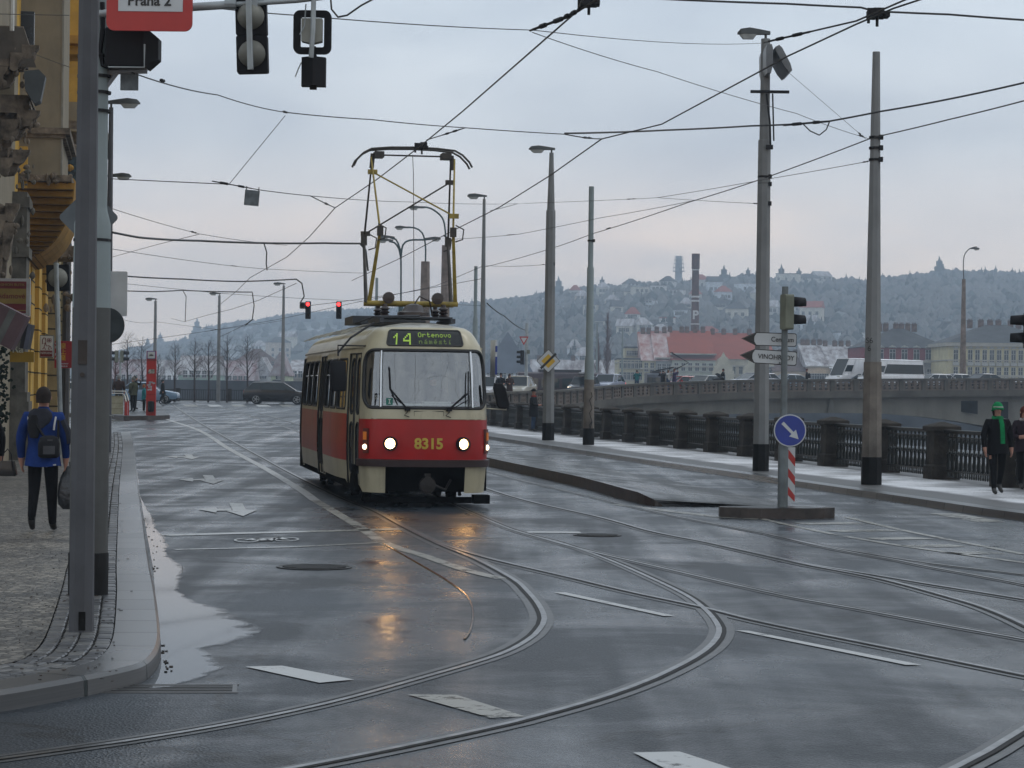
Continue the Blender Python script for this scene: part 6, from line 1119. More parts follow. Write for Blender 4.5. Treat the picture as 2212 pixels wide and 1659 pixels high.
# right edge signal
R = thing('traffic_light_post', 'traffic light at the right picture edge with long black hoods pointing left', 'traffic light', G(2240, 1165)); pole_part(R, 4.6, .06, .06, GALV, 10); signal('', 2222, 714, 76, R.location.y, 2, -PI/2-.1, None, parent=R, hood=.19)
# red stop column, barrier, bin
b0 = G(326, 897.5, .2); R = thing('stop_column', 'tall red tram stop column with white stickers and black bin', 'stop column', b0); Yc = b0.y; h = P(326, 758, Yc).z-b0.z; w = 20.5*Yc/F; RD = mat('stop_red', (.42, .022, .018), .45, 0, .1, 2, dirt=.2)
q = MB(); q.box((0, 0, h/2), (w, .16, h)); q.build('column', RD, R); q = MB(); q.box((0, -.09, h-.20), (w*.86, .03, .37)); q.build('sign_frame', SBL, R); q = MB(); q.box((0, -.11, h-.20), (w*.76, .02, .32)); q.build('sign_face', SWH, R); q = MB(); q.box((0, -.125, h-.22), (w*.44, .01, .03)); q.box((0, -.125, h-.19), (w*.36, .01, .03)); q.box((.0, -.125, h-.155), (.02, .01, .04)); q.build('tram_pictogram', SBK, R)
q = MB(); q.box((0, 0, h-.44), (w*1.04, .19, .03)); q.box((0, -.09, h-1.05), (w*.98, .01, .012)); q.box((0, -.09, h-1.5), (w*.98, .01, .012)); q.box((0, -.09, 1.0), (w*.98, .01, .015)); q.build('panel_joint', mat('stop_dark_red', (.12, .01, .01), .5), R); q = MB(); q.prism([(-.17, -.11), (.15, -.1), (.17, .1), (-.1, .1)], .01, off=(0, -.09, h-.98)); q.build('torn_poster', mat('poster_grey', (.35, .34, .30), .7, 0, .6, 9), R)
rng = random.Random(4); q = MB()
for i in range(16): q.box((rng.uniform(-.17, .17), -.09, 1.42+rng.uniform(-.22, .2)), (rng.uniform(.05, .11), .01, rng.uniform(.04, .09)), M=Matrix.Rotation(rng.uniform(-.4, .4), 3, 'Y'))
tag(q.build('stickers', mat('sticker_white', (.5, .5, .55), .5), R), kind='stuff'); q = MB(); q.lathe((.02, -.16, .18), [(.13, 0), (.15, .1), (.16, .42), (.14, .5), (0, .52)], 12); q.build('bin', BLACKM, R, smooth=True)
b0 = G(262, 897, .2); R = thing('platform_barrier', 'cream panelled barrier with white handrails and red posts on the platform', 'barrier', b0); s_ = b0.y/F; CRM = mat('barrier_cream', (.42, .40, .29), .6, 0, .1, 3, dirt=.25); WHT = mat('rail_white', (.55, .54, .5), .4)
q = MB(); q.box((-14*s_, 0, 22*s_), (36*s_, .06, 40*s_)); q.build('panel', CRM, R); q = MB(); [q.box((-14*s_, -.04, z*s_), (36*s_, .01, .012)) for z in (2, 14, 26, 40)]; q.build('panel_groove', mat('groove_brown', (.12, .10, .07), .7), R); q = MB(); q.tube([(-35*s_, .1, 52*s_), (8*s_, .1, 52*s_), (12*s_, 0, 44*s_), (18*s_, -.3, 30*s_)], .03, 6); q.tube([(-35*s_, -.1, 47*s_), (2*s_, -.1, 47*s_), (8*s_, -.2, 44*s_), (14*s_, -.4, 26*s_)], .03, 6); q.build('handrail', WHT, R, smooth=True)
q = MB(); [q.tube([(x*s_, y, 0), (x*s_, y, z*s_)], .035, 6) for x, y, z in ((8, 0, 34), (14, -.4, 30), (17, -.3, 32))]; q.build('post', RD, R)
# ================================================================== OVERHEAD WIRES (real heights: contact wire about 6 m)
WN = 'overhead wires above the junction'
def wire(label, pts, r_=.010, sag=0.0, ins=(), name='span_wire', grp=WN, m=None):
    """pts: (x, y, depth) or (x, y, None) for a contact wire at 6.1 m"""
    q = MB(); w = [P(x, y, Y) if Y else Pz(x, y, 6.12) for x, y, Y in pts]; R = thing(name, label, 'wire', w[0], 0, grp); w = [p-w[0] for p in w]
    pp = [w[0]]
    for a, b_ in zip(w, w[1:]):
        for j in range(1, 9): f = j/8; p = a.lerp(b_, f); p.z -= sag*4*f*(1-f)*(b_-a).length*.01; pp.append(p)
    q.tube(pp, r_, 5, cap=False); q.build('cable', m or WIRE, R, smooth=True)
    for i, f, L_ in ins:
        a, b_ = w[i], w[i+1]; d = (b_-a).normalized(); c = a.lerp(b_, f); q = MB(); q.tube([c-d*L_/2, c-d*L_*.25], r_*1.3, 5); q.tube([c-d*L_*.3, c-d*L_*.1], max(.018, r_*2), 6); q.tube([c-d*L_*.1, c+d*L_*.15], r_*1.2, 5); q.tube([c+d*L_*.15, c+d*L_*.3], max(.016, r_*2), 6); q.tube([c+d*L_*.3, c+d*L_/2], r_*1.2, 5); q.build('insulator', DK, R)
    return R
CWN = 'tram contact wires'
wire('contact wire running from the pantograph up to the top edge', [(1262, -8, None), (1246, 25, None), (1000, 240, None), (905, 318, None), (815, 387, None), (724, 449, None)], .011, name='contact_wire', grp=CWN)
wire('contact wire curving away over the far left street below the pantograph', [(724, 449, None), (668, 512, None), (620, 555, None), (540, 600, None), (512, 628, None), (470, 662, None)], .012, name='contact_wire', grp=CWN)
wire('contact wire from the top right corner down past the first lamp post', [(2060, -25, None), (1930, 18, None), (1850, 52, None), (1700, 122, None), (1640, 155, None), (1430, 268, None), (1300, 300, None)], .011, name='contact_wire', grp=CWN)
wire('contact wire descending from the cable joint past the lamp post to the pantograph right side', [(1300, 300, None), (1190, 378, None), (1080, 447, None), (975, 500, None), (860, 560, None), (760, 606, None)], .012, name='contact_wire', grp=CWN)
wire('second contact wire ending at the insulator by the lamp post floodlights', [(2000, -20, None), (1850, 45, None), (1700, 80, None), (1650, 92, 30)], .011, name='contact_wire', grp=CWN, ins=[(1, .97, .9)])
wire('thick contact wire piece with clamps from the top edge to the sky joint', [(1300, -8, None), (1255, 20, None), (1210, 42, None), (1145, 66, None)], .014, name='contact_wire', grp=CWN, ins=[(2, .3, 1.1), (1, .5, .6)])
for (x, y), lb in (((905, 316), 'section insulator clamp on the wire just above the pantograph'), ((1262, 4), 'cluster of wire fittings at the top edge'), ((1885, 30), 'wire crossing fitting near the top right')):
    c = Pz(x, y, 6.2); R = thing('wire_fitting', lb, 'fitting', c, 0, 'fittings on the contact wires'); q = MB(); q.box((0, 0, 0), (.10, .3, .09)); q.box((.08, .1, .02), (.12, .1, .12)); q.tube([(-.06, -.1, -.12), (-.06, -.1, .05)], .018, 5); q.tube([(.05, .0, -.14), (.05, 0, .05)], .018, 5); q.box((.14, -.1, -.03), (.05, .2, .05)); q.build('clamp', DK, R)
S = [
 ('thin span wire from the signal arm across the top to the lamp post', [(420, 12, 21.7), (640, 33, 24), (1150, 65, 30), (1648, 93, 57)], .006, .3, ()),
 ('thin wire slanting from the sky joint down to the thick grey mast', [(1150, 70, 29), (1420, 155, 36), (1720, 245, 43), (1878, 300, 49.7)], .006, .3, [(2, .88, .6)]),
 ('thin wire from the floodlight post down right to the thick mast', [(1690, 145, 57), (1870, 300, 49.8)], .005, 0, [(0, .95, .5)]),
 ('span wire from the left mast bracket sloping right to the first joint', [(285, 157, 21.6), (470, 205, 28), (620, 243, 34)], .007, .4, [(0, .3, .3), (1, .97, .5)]),
 ('span wire from the first joint right past the pantograph top', [(620, 243, 34), (800, 258, 37), (1005, 276, 40), (1220, 290, 40)], .008, .3, ()),
 ('thick feeder cable sweeping from mid sky to the right edge', [(1220, 288, 40), (1440, 281, 42), (1620, 272, 43), (1720, 268, 43), (1790, 262, 43), (1900, 241, 42), (2060, 212, 40), (2240, 172, 38), (3200, -20, 30)], .016, .3, [(3, .3, .8)]),
 ('slack loop cable hanging under the feeder near the thick mast', [(1735, 268, 43), (1750, 283, 43), (1770, 292, 43), (1785, 280, 43), (1792, 263, 43)], .012, 0, ()),
 ('short pull off wire from the span to the wire above the pantograph', [(1005, 276, 40), (955, 292, 40.5), (922, 302, 41)], .009, 0, [(0, .6, .5)]),
 ('slack double pull off loop at the centre cable joint', [(1220, 290, 40), (1260, 297, 40), (1300, 300, 41)], .010, .5, [(1, .2, .5)]),
 ('oblique thin wire linking the first joint to the hanging plate wire', [(616, 250, 34), (495, 398, 33)], .005, 0, ()),
 ('thin wire from the left lamp to the hanging plate and on to the lamp post', [(238, 386, 30), (495, 398, 30), (560, 410, 30), (670, 423, 34), (880, 436, 50), (1110, 440, 76), (1340, 431, 70), (1420, 427, 66)], .006, .1, [(1, .1, .5), (6, .3, 1.2)]),
 ('thin wire rising right from the insulators to the thick mast', [(1420, 427, 66), (1650, 388, 57), (1878, 348, 49.8)], .007, .1, [(1, .97, .4)]),
 ('thin wire from the insulators level to the floodlight lamp post', [(1420, 427, 66), (1640, 440, 57.4)], .006, .1, [(0, .97, .4)]),
 ('short pull off wire dropping to the contact wire left of the pantograph', [(670, 423, 34), (700, 438, 36), (724, 449, 38)], .008, 0, [(1, .2, .5)]),
 ('short pull off wire right of the pantograph near the two lamp posts', [(1118, 440, 76), (1085, 449, 60), (1060, 455, 52)], .009, 0, ()),
 ('dark twisted wire from the lamp post behind the tram rising to the right edge', [(1046, 577, 112), (1180, 540, 96), (1279, 505, 81.7), (1490, 436, 66), (1650, 385, 57.4), (1885, 297, 49.8), (2050, 258, 45), (2240, 210, 40), (3200, 0, 32)], .013, .15, [(2, .2, .8)]),
 ('pale wire rising from the tram roof to the middle of the right sky', [(975, 517, 90), (1120, 506, 80), (1300, 470, 75), (1500, 433, 66)], .008, .15, [(0, .9, 1.2)]),
 ('wire from the second lamp post to the concrete post above the yellow sign', [(1050, 574, 112), (1185, 571, 88)], .009, .2, [(0, .93, .6)]),
 ('ribbed cable falling from the lamp post behind the tram to the yield sign post', [(1052, 655, 112), (1090, 683, 130), (1134, 713, 160)], .03, .3, ()),
 ('upper thick ribbed feeder cable from the left lamps to the pantograph', [(243, 502, 45), (300, 513, 46), (430, 520, 50), (570, 525, 52), (700, 525, 54), (778, 526, 55), (790, 540, 55), (795, 585, 55)], .022, .3, ()),
 ('short vertical drop cable under the upper ribbed feeder', [(570, 525, 52), (576, 545, 52), (575, 570, 52), (577, 584, 52)], .014, 0, ()),
 ('middle thick ribbed feeder cable ending in a drop by the red lights', [(264, 596, 70), (400, 603, 74), (520, 608, 78), (640, 603, 80), (652, 612, 80), (657, 640, 80), (648, 655, 80)], .022, .3, ()),
 ('lower thick ribbed feeder cable below the middle one at left', [(264, 628, 85), (330, 630, 86), (395, 627, 88), (470, 630, 90), (545, 631, 90), (549, 660, 90), (545, 690, 90), (530, 703, 90)], .02, .2, ()),
 ('short hanging cable below the lower left feeder', [(395, 628, 88), (402, 640, 88), (400, 695, 88)], .014, 0, ()),
 ('thin wire sloping down right from the left lamps to the feeder joint', [(243, 451, 40), (430, 505, 48), (620, 530, 60)], .006, .2, [(0, .93, .7)]),
 ('thin wire rising right from the left edge of sky to the feeder joint', [(243, 555, 60), (340, 528, 55), (430, 506, 48)], .006, 0, ()),
 ('thin wire crossing the left sky under the upper feeder', [(243, 538, 60), (480, 572, 75), (560, 580, 80), (785, 590, 95)], .008, .1, [(1, .3, .8)]),
 ('thin slack wire low across the left sky towards the lamp pole', [(264, 612, 85), (470, 633, 90), (660, 645, 100), (1040, 660, 112)], .008, .1, [(2, .4, 1.0)]),
 ('wire holding the red signals from the roof to the lamp post', [(650, 662, 120), (735, 652, 118), (870, 633, 116), (1040, 602, 112)], .013, .1, ()),
 ('wire from the left trees rising over the red signals', [(240, 744, 150), (430, 718, 145), (600, 690, 135), (760, 655, 125), (940, 618, 118), (1040, 576, 112)], .013, .1, [(1, .2, 1.2)]),
 ('thin wire from the far lamp poles across to the red signals', [(264, 690, 140), (336, 695, 186), (474, 712, 188), (612, 692, 184)], .012, .3, ()),
 ('thick green cable along the top right edge', [(1420, -3, 30), (1700, 8, 31), (1860, 16, 31), (1890, 24, 31), (2050, 31, 31), (2240, 45, 31), (3200, 110, 30)], .014, .2, ()),
 ('looping loose cable hanging at the top edge right of the ring board', [(714, -5, 22), (716, 20, 22), (730, 37, 22), (750, 33, 22), (780, 12, 22), (810, -4, 22)], .009, 0, ()),
 ('thin wire across the ornate grey house at the top left', [(-10, 30, 40), (150, 33, 40)], .006, .1, ()),
 ('sagging thin wire over the ornate house behind the mast', [(70, 115, 45), (150, 145, 40)], .006, .1, ()),
 ('curved contact wire low over the far rails at left', [(640, 612, 95), (560, 648, 115), (500, 668, 130), (450, 680, 140), (398, 695, 150), (370, 688, 160)], .013, 0, [(2, .5, 1.2)]),
 ('curved wire from the second far lamp pole down to the left', [(548, 690, 110), (520, 706, 125), (470, 730, 140)], .013, 0, ()),
]
for lb, pts, r_, sg, ins in S: wire(lb, pts, r_, sg, ins)
# ribs on the feeders are small clips
# ================================================================== LEFT BUILDINGS
YEL1 = mat('yellow_stucco', (.54, .33, .065), .8, 0, .12, 1.2, .2, 15, dirt=.3); YEL2 = mat('ochre_stucco', (.36, .20, .04), .8, 0, .2, 1.5, .2, 15, dirt=.3); BEI = mat('beige_stucco', (.25, .215, .155), .8, 0, .08, 1.0, dirt=.25); ORN = mat('grey_ornament', (.19, .155, .12), .85, 0, .35, 3, .6, 12, dirt=.4); PIER = mat('pier_plaster', (.27, .215, .11), .8, 0, .12, 2, dirt=.3); TIN = mat('roof_tin', (.10, .085, .07), .7)
GRV = mat('joint_dark', (.03, .025, .015), .9); BLU = mat('mosaic_blue', (.03, .06, .075), .5, 0, .5, 8); DWN = mat('dark_window', (.012, .014, .016), .15)
# street frame: local x towards the street, local y along it
def SF(name, label, Y, u=-3.1, cat=BX, z=0): return thing(name, label, cat, (u-.152*Y, Y, gz(-15, Y)*.6+KH), YAW)
def zat(y, Y, x=100): return P(x, y, Y).z-(gz(-15, Y)*.6+KH)
def lump(q, c, s_, n=10, m=0, seed=0):
    rng = random.Random(seed)
    for i in range(n):
        p = Vector(c)+Vector((rng.uniform(-1, 1)*s_[0], rng.uniform(-1, 1)*s_[1], rng.uniform(-1, 1)*s_[2])); r_ = rng.uniform(.35, 1)*max(.08, min(s_)*.8); sq = rng.uniform(.6, 1.3)
        q.loft([[p+Vector((r_*sq*math.sin(f)*math.cos(a), r_*.6*math.sin(f)*math.sin(a), r_/sq*math.cos(f)*(1+.2*math.sin(3*a)))) for a in [2*PI*j/8 for j in range(8)]] for f in (.1, .6, 1.1, 1.57, 2.1, 2.6, 3.05)], m)
# yellow house
Yo = 62; B2 = SF('yellow_house', 'ochre yellow stuccoed house with oriel bays on the left', Yo)
q = MB(); q.box((-6, 20.5, 9), (12, 45, 19)); q.build('wall', YEL1, B2)
for i, (y0_, y1_, pr) in enumerate([(-.3, 2.2, .22), (4.0, 6.0, .18), (9.0, 11, .18), (14.5, 16.5, .16)]):
    q = MB(); q.box((pr/2, (y0_+y1_)/2, 4.0), (pr, y1_-y0_, 7.6), 0); [q.box((pr/2, (y0_+y1_)/2, .9+.62*k), (pr+.02, y1_-y0_+.02, .035), 1) for k in range(11)]; q.build('pilaster', [YEL1, GRV], B2)
for i in range(3): q = MB(); q.box((.01, 3.1+5*i, 1.9), (.1, 1.5, 2.8)); q.build('shop_window', DWN, B2)
# oriel one: flat beige side wall towards the camera, cove below
zt, zb1, zb2 = 17.5, zat(395, Yo), zat(560, Yo)
q = MB(); q.box((.52, 3.0, (zt+zb1)/2), (1.05, 6.0, zt-zb1)); q.build('oriel_wall', BEI, B2)
q = MB(); q.box((1.055, .04, (zt+zb1)/2), (.05, .12, zt-zb1)); q.build('lit_edge_strip', mat('lit_edge_tone', (.26, .25, .22), .7), B2)  # lit street-facing edge of the oriel, painted as a paler strip
zc1 = zat(285, Yo); q = MB(); q.box((.60, 3.0, zc1+.03), (1.32, 6.3, .16)); q.box((.56, 3.0, zc1-.09), (1.18, 6.15, .1)); q.build('cornice', ORN, B2)
q = MB(); rg = []
for j in range(17): a = PI/2*j/16; ww = 1.1*math.sin(a)+.05; zz = zb2+(zb1-zb2)*(1-math.cos(a)); rg.append([Vector((-.1, .0-.25*math.sin(a), zz)), Vector((ww+.25*math.sin(a), -.25*math.sin(a), zz)), Vector((ww+.25*math.sin(a), 6.2, zz)), Vector((-.1, 6.2, zz))])
q.loft(rg); q.build('cove', YEL2, B2, smooth=False)
q = MB()
for j in range(1, 16): a = PI/2*j/16; ww = 1.1*math.sin(a)+.05; zz = zb2+(zb1-zb2)*(1-math.cos(a)); q.box(((ww+.25*math.sin(a))/2-.05, 2.95, zz), (ww+.25*math.sin(a)+.06, 6.4+.5*math.sin(a), .03))
q.build('cove_rib', mat('cove_brown', (.10, .055, .015), .8), B2)
q = MB(); q.box((.6, 2.9, zb1+.1), (1.45, 6.6, .16)); lump(q, (.6, -.36, zb1+.1), (.7, .1, .10), 26, seed=3); q.build('ornament_band', ORN, B2)
# mosaic figure field and lower ornaments beyond
q = MB(); q.box((1.0, 8, zat(420, 70)), (.5, 2.0, 2.2), 0); lump(q, (1.25, 7.0, zat(380, 69)), (.2, .2, .6), 8, 1, 9); q.build('mosaic', [BLU, YEL2], B2)
q = MB(); q.box((.9, 18, 14.5), (2.0, 8, 9)); q.build('second_oriel', YEL1, B2)
zo2 = zat(255, 76); q = MB(); [q.box((.9, 14.5+.1*k, zo2+1.9-k*.42), (1.9-.22*k, 1.0, .22)) for k in range(6)]; q.box((.8, 18, zo2+2.4), (2.4, 9, .25)); q.build('stepped_console', YEL2, B2)
q = MB(); q.box((.7, 17.5, zat(275, 78)), (1.9, 10, .9), 0); q.box((.9, 17.5, zat(292, 78)), (2.2, 10, .25), 1); q.box((.6, 17.5, zat(330, 78)), (1.7, 9, 1.0), 1); lump(q, (1.2, 12.6, zat(345, 76)), (.6, .1, .5), 14, 1, 12); lump(q, (.8, 12.4, zat(600, 76)), (.6, .15, 1.3), 34, 1, 13); q.box((.5, 14.5, zat(545, 76)), (1.2, 3, .35), 1); q.build('carved_console', [BEI, ORN], B2)
# rusticated pier house beyond with down pipe
B3 = SF('pier_house', 'rusticated brownish corner house with downpipe beyond the yellow one', 84); zt3 = zat(560, 86, 140)
q = MB(); q.box((-5.9, 6.5, 10), (12, 15, 20)); q.build('wall', PIER, B3)
for k_, (ya, yb_, pr, m_) in enumerate([(-1.5, 1.0, .35, PIER), (3.5, 5.5, .2, PIER), (9.0, 13.5, .35, PIER)]):
    q = MB(); q.box((pr/2, (ya+yb_)/2, 3.6), (pr, yb_-ya, 8.2), 0); [q.box((pr/2, (ya+yb_)/2, .5+.52*k), (pr+.03, yb_-ya+.03, .05), 1) for k in range(15)]; q.build('rusticated_pier', [m_, GRV], B3)
q = MB(); q.tube([(.5, 2.6, 0), (.5, 2.6, 7.5)], .14, 8); q.build('downpipe', mat('pipe_dark', (.03, .025, .025), .5), B3, smooth=True)
q = MB(); q.box((-.3, 6, 0.5), (.8, 14.6, 1.0)); q.build('plinth', BEI, B3)
# grey ornate house nearest, only its projecting cornices enter the frame
B1 = SF('ornate_house', 'grey brown ornate house with heavy cornices and carved consoles at the left edge', 40)
q = MB(); q.box((-6, 10, 9), (12, 21.2, 19)); q.build('wall', BEI, B1)
q = MB(); q.box((.1, 20.0, 3.2), (.5, 1.6, 6.5)); [q.box((.1, 20.0, z), (.62, 1.75, .25)) for z in (.2, 1.5, 3.9, 5.0, 6.2)]; q.box((.1, 20, .7), (.7, 1.9, 1.4)); lump(q, (.3, 19.2, 5.2), (.2, .1, .8), 16, seed=31); lump(q, (.3, 19.1, 7.0), (.25, .1, .5), 14, seed=33); q.build('stone_pilaster', mat('pilaster_stone', (.13, .12, .10), .8, 0, .2, 3, .3, 14, dirt=.4), B1)
def at_px(x, y, Y): p = P(x, y, Y)-B1.location; return Matrix.Rotation(-YAW, 3, 'Z')@p
for (xr, yt, yb_, st) in ((52, 64, 120, 9), (66, 212, 250, 7)):
    q = MB()
    for k in range(st): a = at_px(xr-k*2.4+(3 if k % 3 == 1 else 0), yt+(yb_-yt)*k/st, 52); q.box((a.x-1.2+.02*k, a.y+1.2, a.z), (2.4, 3.0, .055)); 
    q.build('cornice', ORN, B1)
q = MB(); a = at_px(66, 215, 52); b_ = at_px(52, 64, 52); q.add([b_+Vector((0, -.3, 0)), b_+Vector((-2, -.3, 0)), at_px(85, 150, 52)+Vector((-2, -.3, 0)), at_px(80, 150, 52)+Vector((0, -.3, 0))], [(0, 1, 2, 3)]); q.build('sloped_tin', TIN, B1)
q = MB(); a = at_px(76, 190, 51.5); q.prism([(-.22, .32), (.08, .36), (.22, .22), (.12, -.3), (.0, -.36), (-.2, -.05)], .5, off=a); q.build('tin_cap', mat('lead_cap', (.045, .055, .06), .5), B1)
for cx_, cy_, sx2, sz, nn_, sd in ((20, 150, .42, .5, 30, 41), (40, 275, .4, .35, 30, 42), (15, 300, .35, .4, 24, 43), (30, 355, .3, .3, 14, 44), (8, 560, .2, .8, 20, 45), (50, 130, .3, .3, 14, 46), (14, 480, .25, .4, 20, 47)):
    q = MB(); a = at_px(cx_, cy_, 52); [q.prism([(-.5*w_, .5*h_), (.5*w_, .5*h_), (.48*w_, .3*h_), (.36*w_, .1*h_), (.18*w_, -.05*h_), (.14*w_, -.25*h_), (.02*w_, -.45*h_), (-.2*w_, -.5*h_), (-.5*w_, -.4*h_)], .28, off=a+Vector((ox*sx2, oy, oz*sz))) for w_, h_, ox, oy, oz in ((sx2*1.9, sz*1.7, 0, 0, 0), (sx2*1.2, sz*1.0, .55, -.2, .45), (sx2*.9, sz*1.3, -.4, -.25, -.3))]; lump(q, a+Vector((0, -.3, 0)), (sx2, .05, sz), nn_//2, seed=sd); q.build('carved_ornament', ORN, B1)
q = MB(); a = at_px(20, 175, 53); q.box((a.x-1.0, a.y+1, a.z), (2.2, 1.6, 1.1)); a = at_px(10, 20, 53); q.box((a.x-1.6, a.y+1, a.z), (2.6, 1.6, 1.6)); q.build('oriel', BEI, B1)
q = MB(); a = at_px(58, 80, 55); q.box((a.x, a.y+.3, a.z), (.3, .3, 1.2)); q.build('window', DWN, B1); q = MB(); a = at_px(26, 30, 51); q.tube([a+Vector((0, 0, -.35)), a+Vector((0, 0, .8))], .05, 6); q.build('pale_pipe', mat('rail_white', (.55, .54, .5)), B1)
# shop signs --------------------------------------------------------------
MAR = mat('sign_maroon', (.14, .012, .02), .4); GLD_ = mat('sign_gold', (.22, .15, .035), .45); SHG = 'shop signs on the left house fronts'
def panel(name, label, x0, y0_, x1, y1_, Y, m, cat='sign', t_=.08, rz=0, group=SHG):
    a, b_ = P(x0, y1_, Y), P(x1, y0_, Y); R = thing(name, label, cat, (a+b_)/2, rz, group); w, h = b_.x-a.x, b_.z-a.z; q = MB(); q.box((0, 0, 0), (w, t_, h)); q.build('frame', m, R); return R, w, h
R, w, h = panel('shop_sign', 'projecting maroon and gold sign reading FASHION BUTIK', -30, 602, 66, 682, 50, mat('sign_frame_white', (.38, .38, .38), .4))
q = MB(); q.box((-.03, -.045, 0), (w*.90, .02, h*.84)); q.build('maroon_field', MAR, R); q = MB(); q.box((-.03, -.058, .02), (w*.90, .02, h*.40)); q.box((-.03, -.058, -.27), (w*.90, .02, .02)); q.build('gold_field', GLD_, R); text('FASHION BUTIK', .072, GLD_, R, (.35, -.075, .25), ax='RIGHT', bold=.001, sx=1.1); text('Adamové', .15, MAR, R, (.36, -.072, .02), ax='RIGHT', bold=.001)
R, w, h = panel('awning_sign', 'slanted dusty pink box sign hanging above the shop door', -30, 664, 50, 742, 46, mat('dusty_pink', (.13, .085, .095), .6, 0, .1, 2), cat='sign', t_=.35); R.rotation_euler = (.0, .45, .0); q = MB(); q.box((.05, -.18, 0), (.13, .01, h*.98)); q.build('grey_stripe', mat('stripe_grey', (.14, .145, .14), .6), R)
R, w, h = panel('box_sign', 'small dark edged blue grey box sign tilted beside the pink one', 50, 700, 68, 754, 47, mat('dark_box', (.02, .018, .02), .5), t_=.3); R.rotation_euler = (0, .18, 0); q = MB(); q.box((w*.25, -.16, 0), (w*.5, .01, h)); q.build('face', mat('bluegrey_face', (.10, .11, .15), .5), R)
R, w, h = panel('shop_sign', 'plain yellow ochre sign board with faint white writing', 22, 760, 74, 782, 48, mat('ochre_board', (.30, .18, .01), .5)); text('Ra', .22, mat('pale_letter', (.4, .4, .3), .5), R, (-.08, -.05, .15), bold=.001)
R, w, h = panel('shop_sign', 'white sign with red lion drawing above the word NERUDA', 86, 724, 116.5, 773, 64, mat('sign_frame_grey', (.12, .13, .12), .4)); q = MB(); q.box((0, -.045, .0), (w*.9, .02, h*.92)); q.build('white_field', SWH, R); q = MB(); q.box((.0, -.058, -h*.31), (w*.86, .02, h*.27)); q.build('maroon_field', MAR, R); text('NERUDA', .075, SWH, R, (0, -.075, -h*.29), bold=.0005)
q = MB(); s_ = .010; lc = lambda pts: q.tube([Vector((x*w, -.06, z*h)) for x, z in pts], s_, 4)
lc([(-.28, .1), (-.3, .28), (-.2, .38), (-.08, .36), (-.04, .22), (-.1, .12), (-.2, .14)]); lc([(-.1, .12), (-.18, -.05), (-.28, -.12)]); lc([(-.06, .15), (.0, .02), (.18, .04), (.32, -.02), (.36, -.12)]); lc([(-.14, -.05), (-.06, -.14)]); lc([(.2, .0), (.14, -.12), (.24, -.14)]); lc([(.08, .2), (.34, .2), (.34, .34), (.08, .34), (.08, .2)]); lc([(.08, .27), (.34, .27)]); lc([(.2, .2), (.2, .34)]); q.build('lion_emblem', MAR, R)
R, w, h = panel('shop_sign', 'red sign with yellow Chinese characters and white letters CHINA', 118, 737, 160, 795, 60, mat('china_red', (.30, .012, .015), .45)); YL = mat('letter_yellow', (.55, .30, .02), .5)
text('皇\n上\n皇', .145, YL, R, (-.02, -.045, .06), bold=.002)
for i, ch in enumerate('CHINA'): text(ch, .085, SWH, R, (-w*.40, -.045, h*.40-i*h*.135), bold=.002)
text('RESTAURANT', .042, SWH, R, (-.02, -.045, -h*.34), bold=.001); text('10.30-23.30', .045, SWH, R, (-.02, -.045, -h*.43), bold=.001)
# traffic light from behind in front of the pier house
R = signal_back('traffic light seen from behind with one pale round back near the shop signs', 126, 572, 629, 50, 50, 1); q = MB(); q.tube([(0, -.2, .30), (0, -.2, -3.6)], .05, 8); q.build('post', GALV, R)
# dark garland of greenery hanging by the door
q = MB(); rng = random.Random(8)
gp = P(8, 800, 50)
for i in range(260): p = gp+Vector((rng.gauss(-.08, .12), rng.uniform(-.2, .2), rng.uniform(-1.3, .6))); q.box(p, (.06, .02, .05), M=Matrix.Rotation(rng.uniform(0, 3), 3, 'Y'))
tag(q.build('garland', mat('fir_garland', (.012, .022, .014), .8)), 'dark green garland hanging over the shop door at the left edge', 'garland', kind='stuff')
# ================================================================== PEOPLE
SKIN = mat('skin', (.36, .19, .14), .55, 0, .08, 8)
def cloth(n_, c, r_=.85): return mat('cloth_'+n_, c, r_, 0, .18, 5, .5, 14, spec=.12)
def skin_mesh(verts, edges, rads, mats, segs, name, parent):
    me = bpy.data.meshes.new(name); me.from_pydata([tuple(v) for v in verts], edges, []); o = bpy.data.objects.new(name, me); SC.collection.objects.link(o)
    md = o.modifiers.new('Skin', 'SKIN'); md.use_smooth_shade = True
    sv = me.skin_vertices[0].data
    for i, r_ in enumerate(rads): sv[i].radius = r_ if isinstance(r_, tuple) else (r_, r_)
    sv[0].use_root = True
    md2 = o.modifiers.new('Sub', 'SUBSURF'); md2.levels = 1; md2.render_levels = 1
    dg = bpy.context.evaluated_depsgraph_get(); dg.update(); m2 = bpy.data.meshes.new_from_object(o.evaluated_get(dg)); bpy.data.objects.remove(o); bpy.data.meshes.remove(me)
    m2.name = name; m2.materials.clear()
    for m in mats: m2.materials.append(m)
    for p in m2.polygons:
        c = p.center; best, bi = 9, 0
        for a, b_, k in segs:
            A, B = Vector(verts[a]), Vector(verts[b_]); d = B-A; t_ = max(0, min(1, (c-A).dot(d)/max(1e-9, d.length_squared))); q_ = (c-(A+d*t_)).length
            if q_ < best: best, bi = q_, k
        p.material_index = bi; p.use_smooth = True
    return link(name, m2, parent)
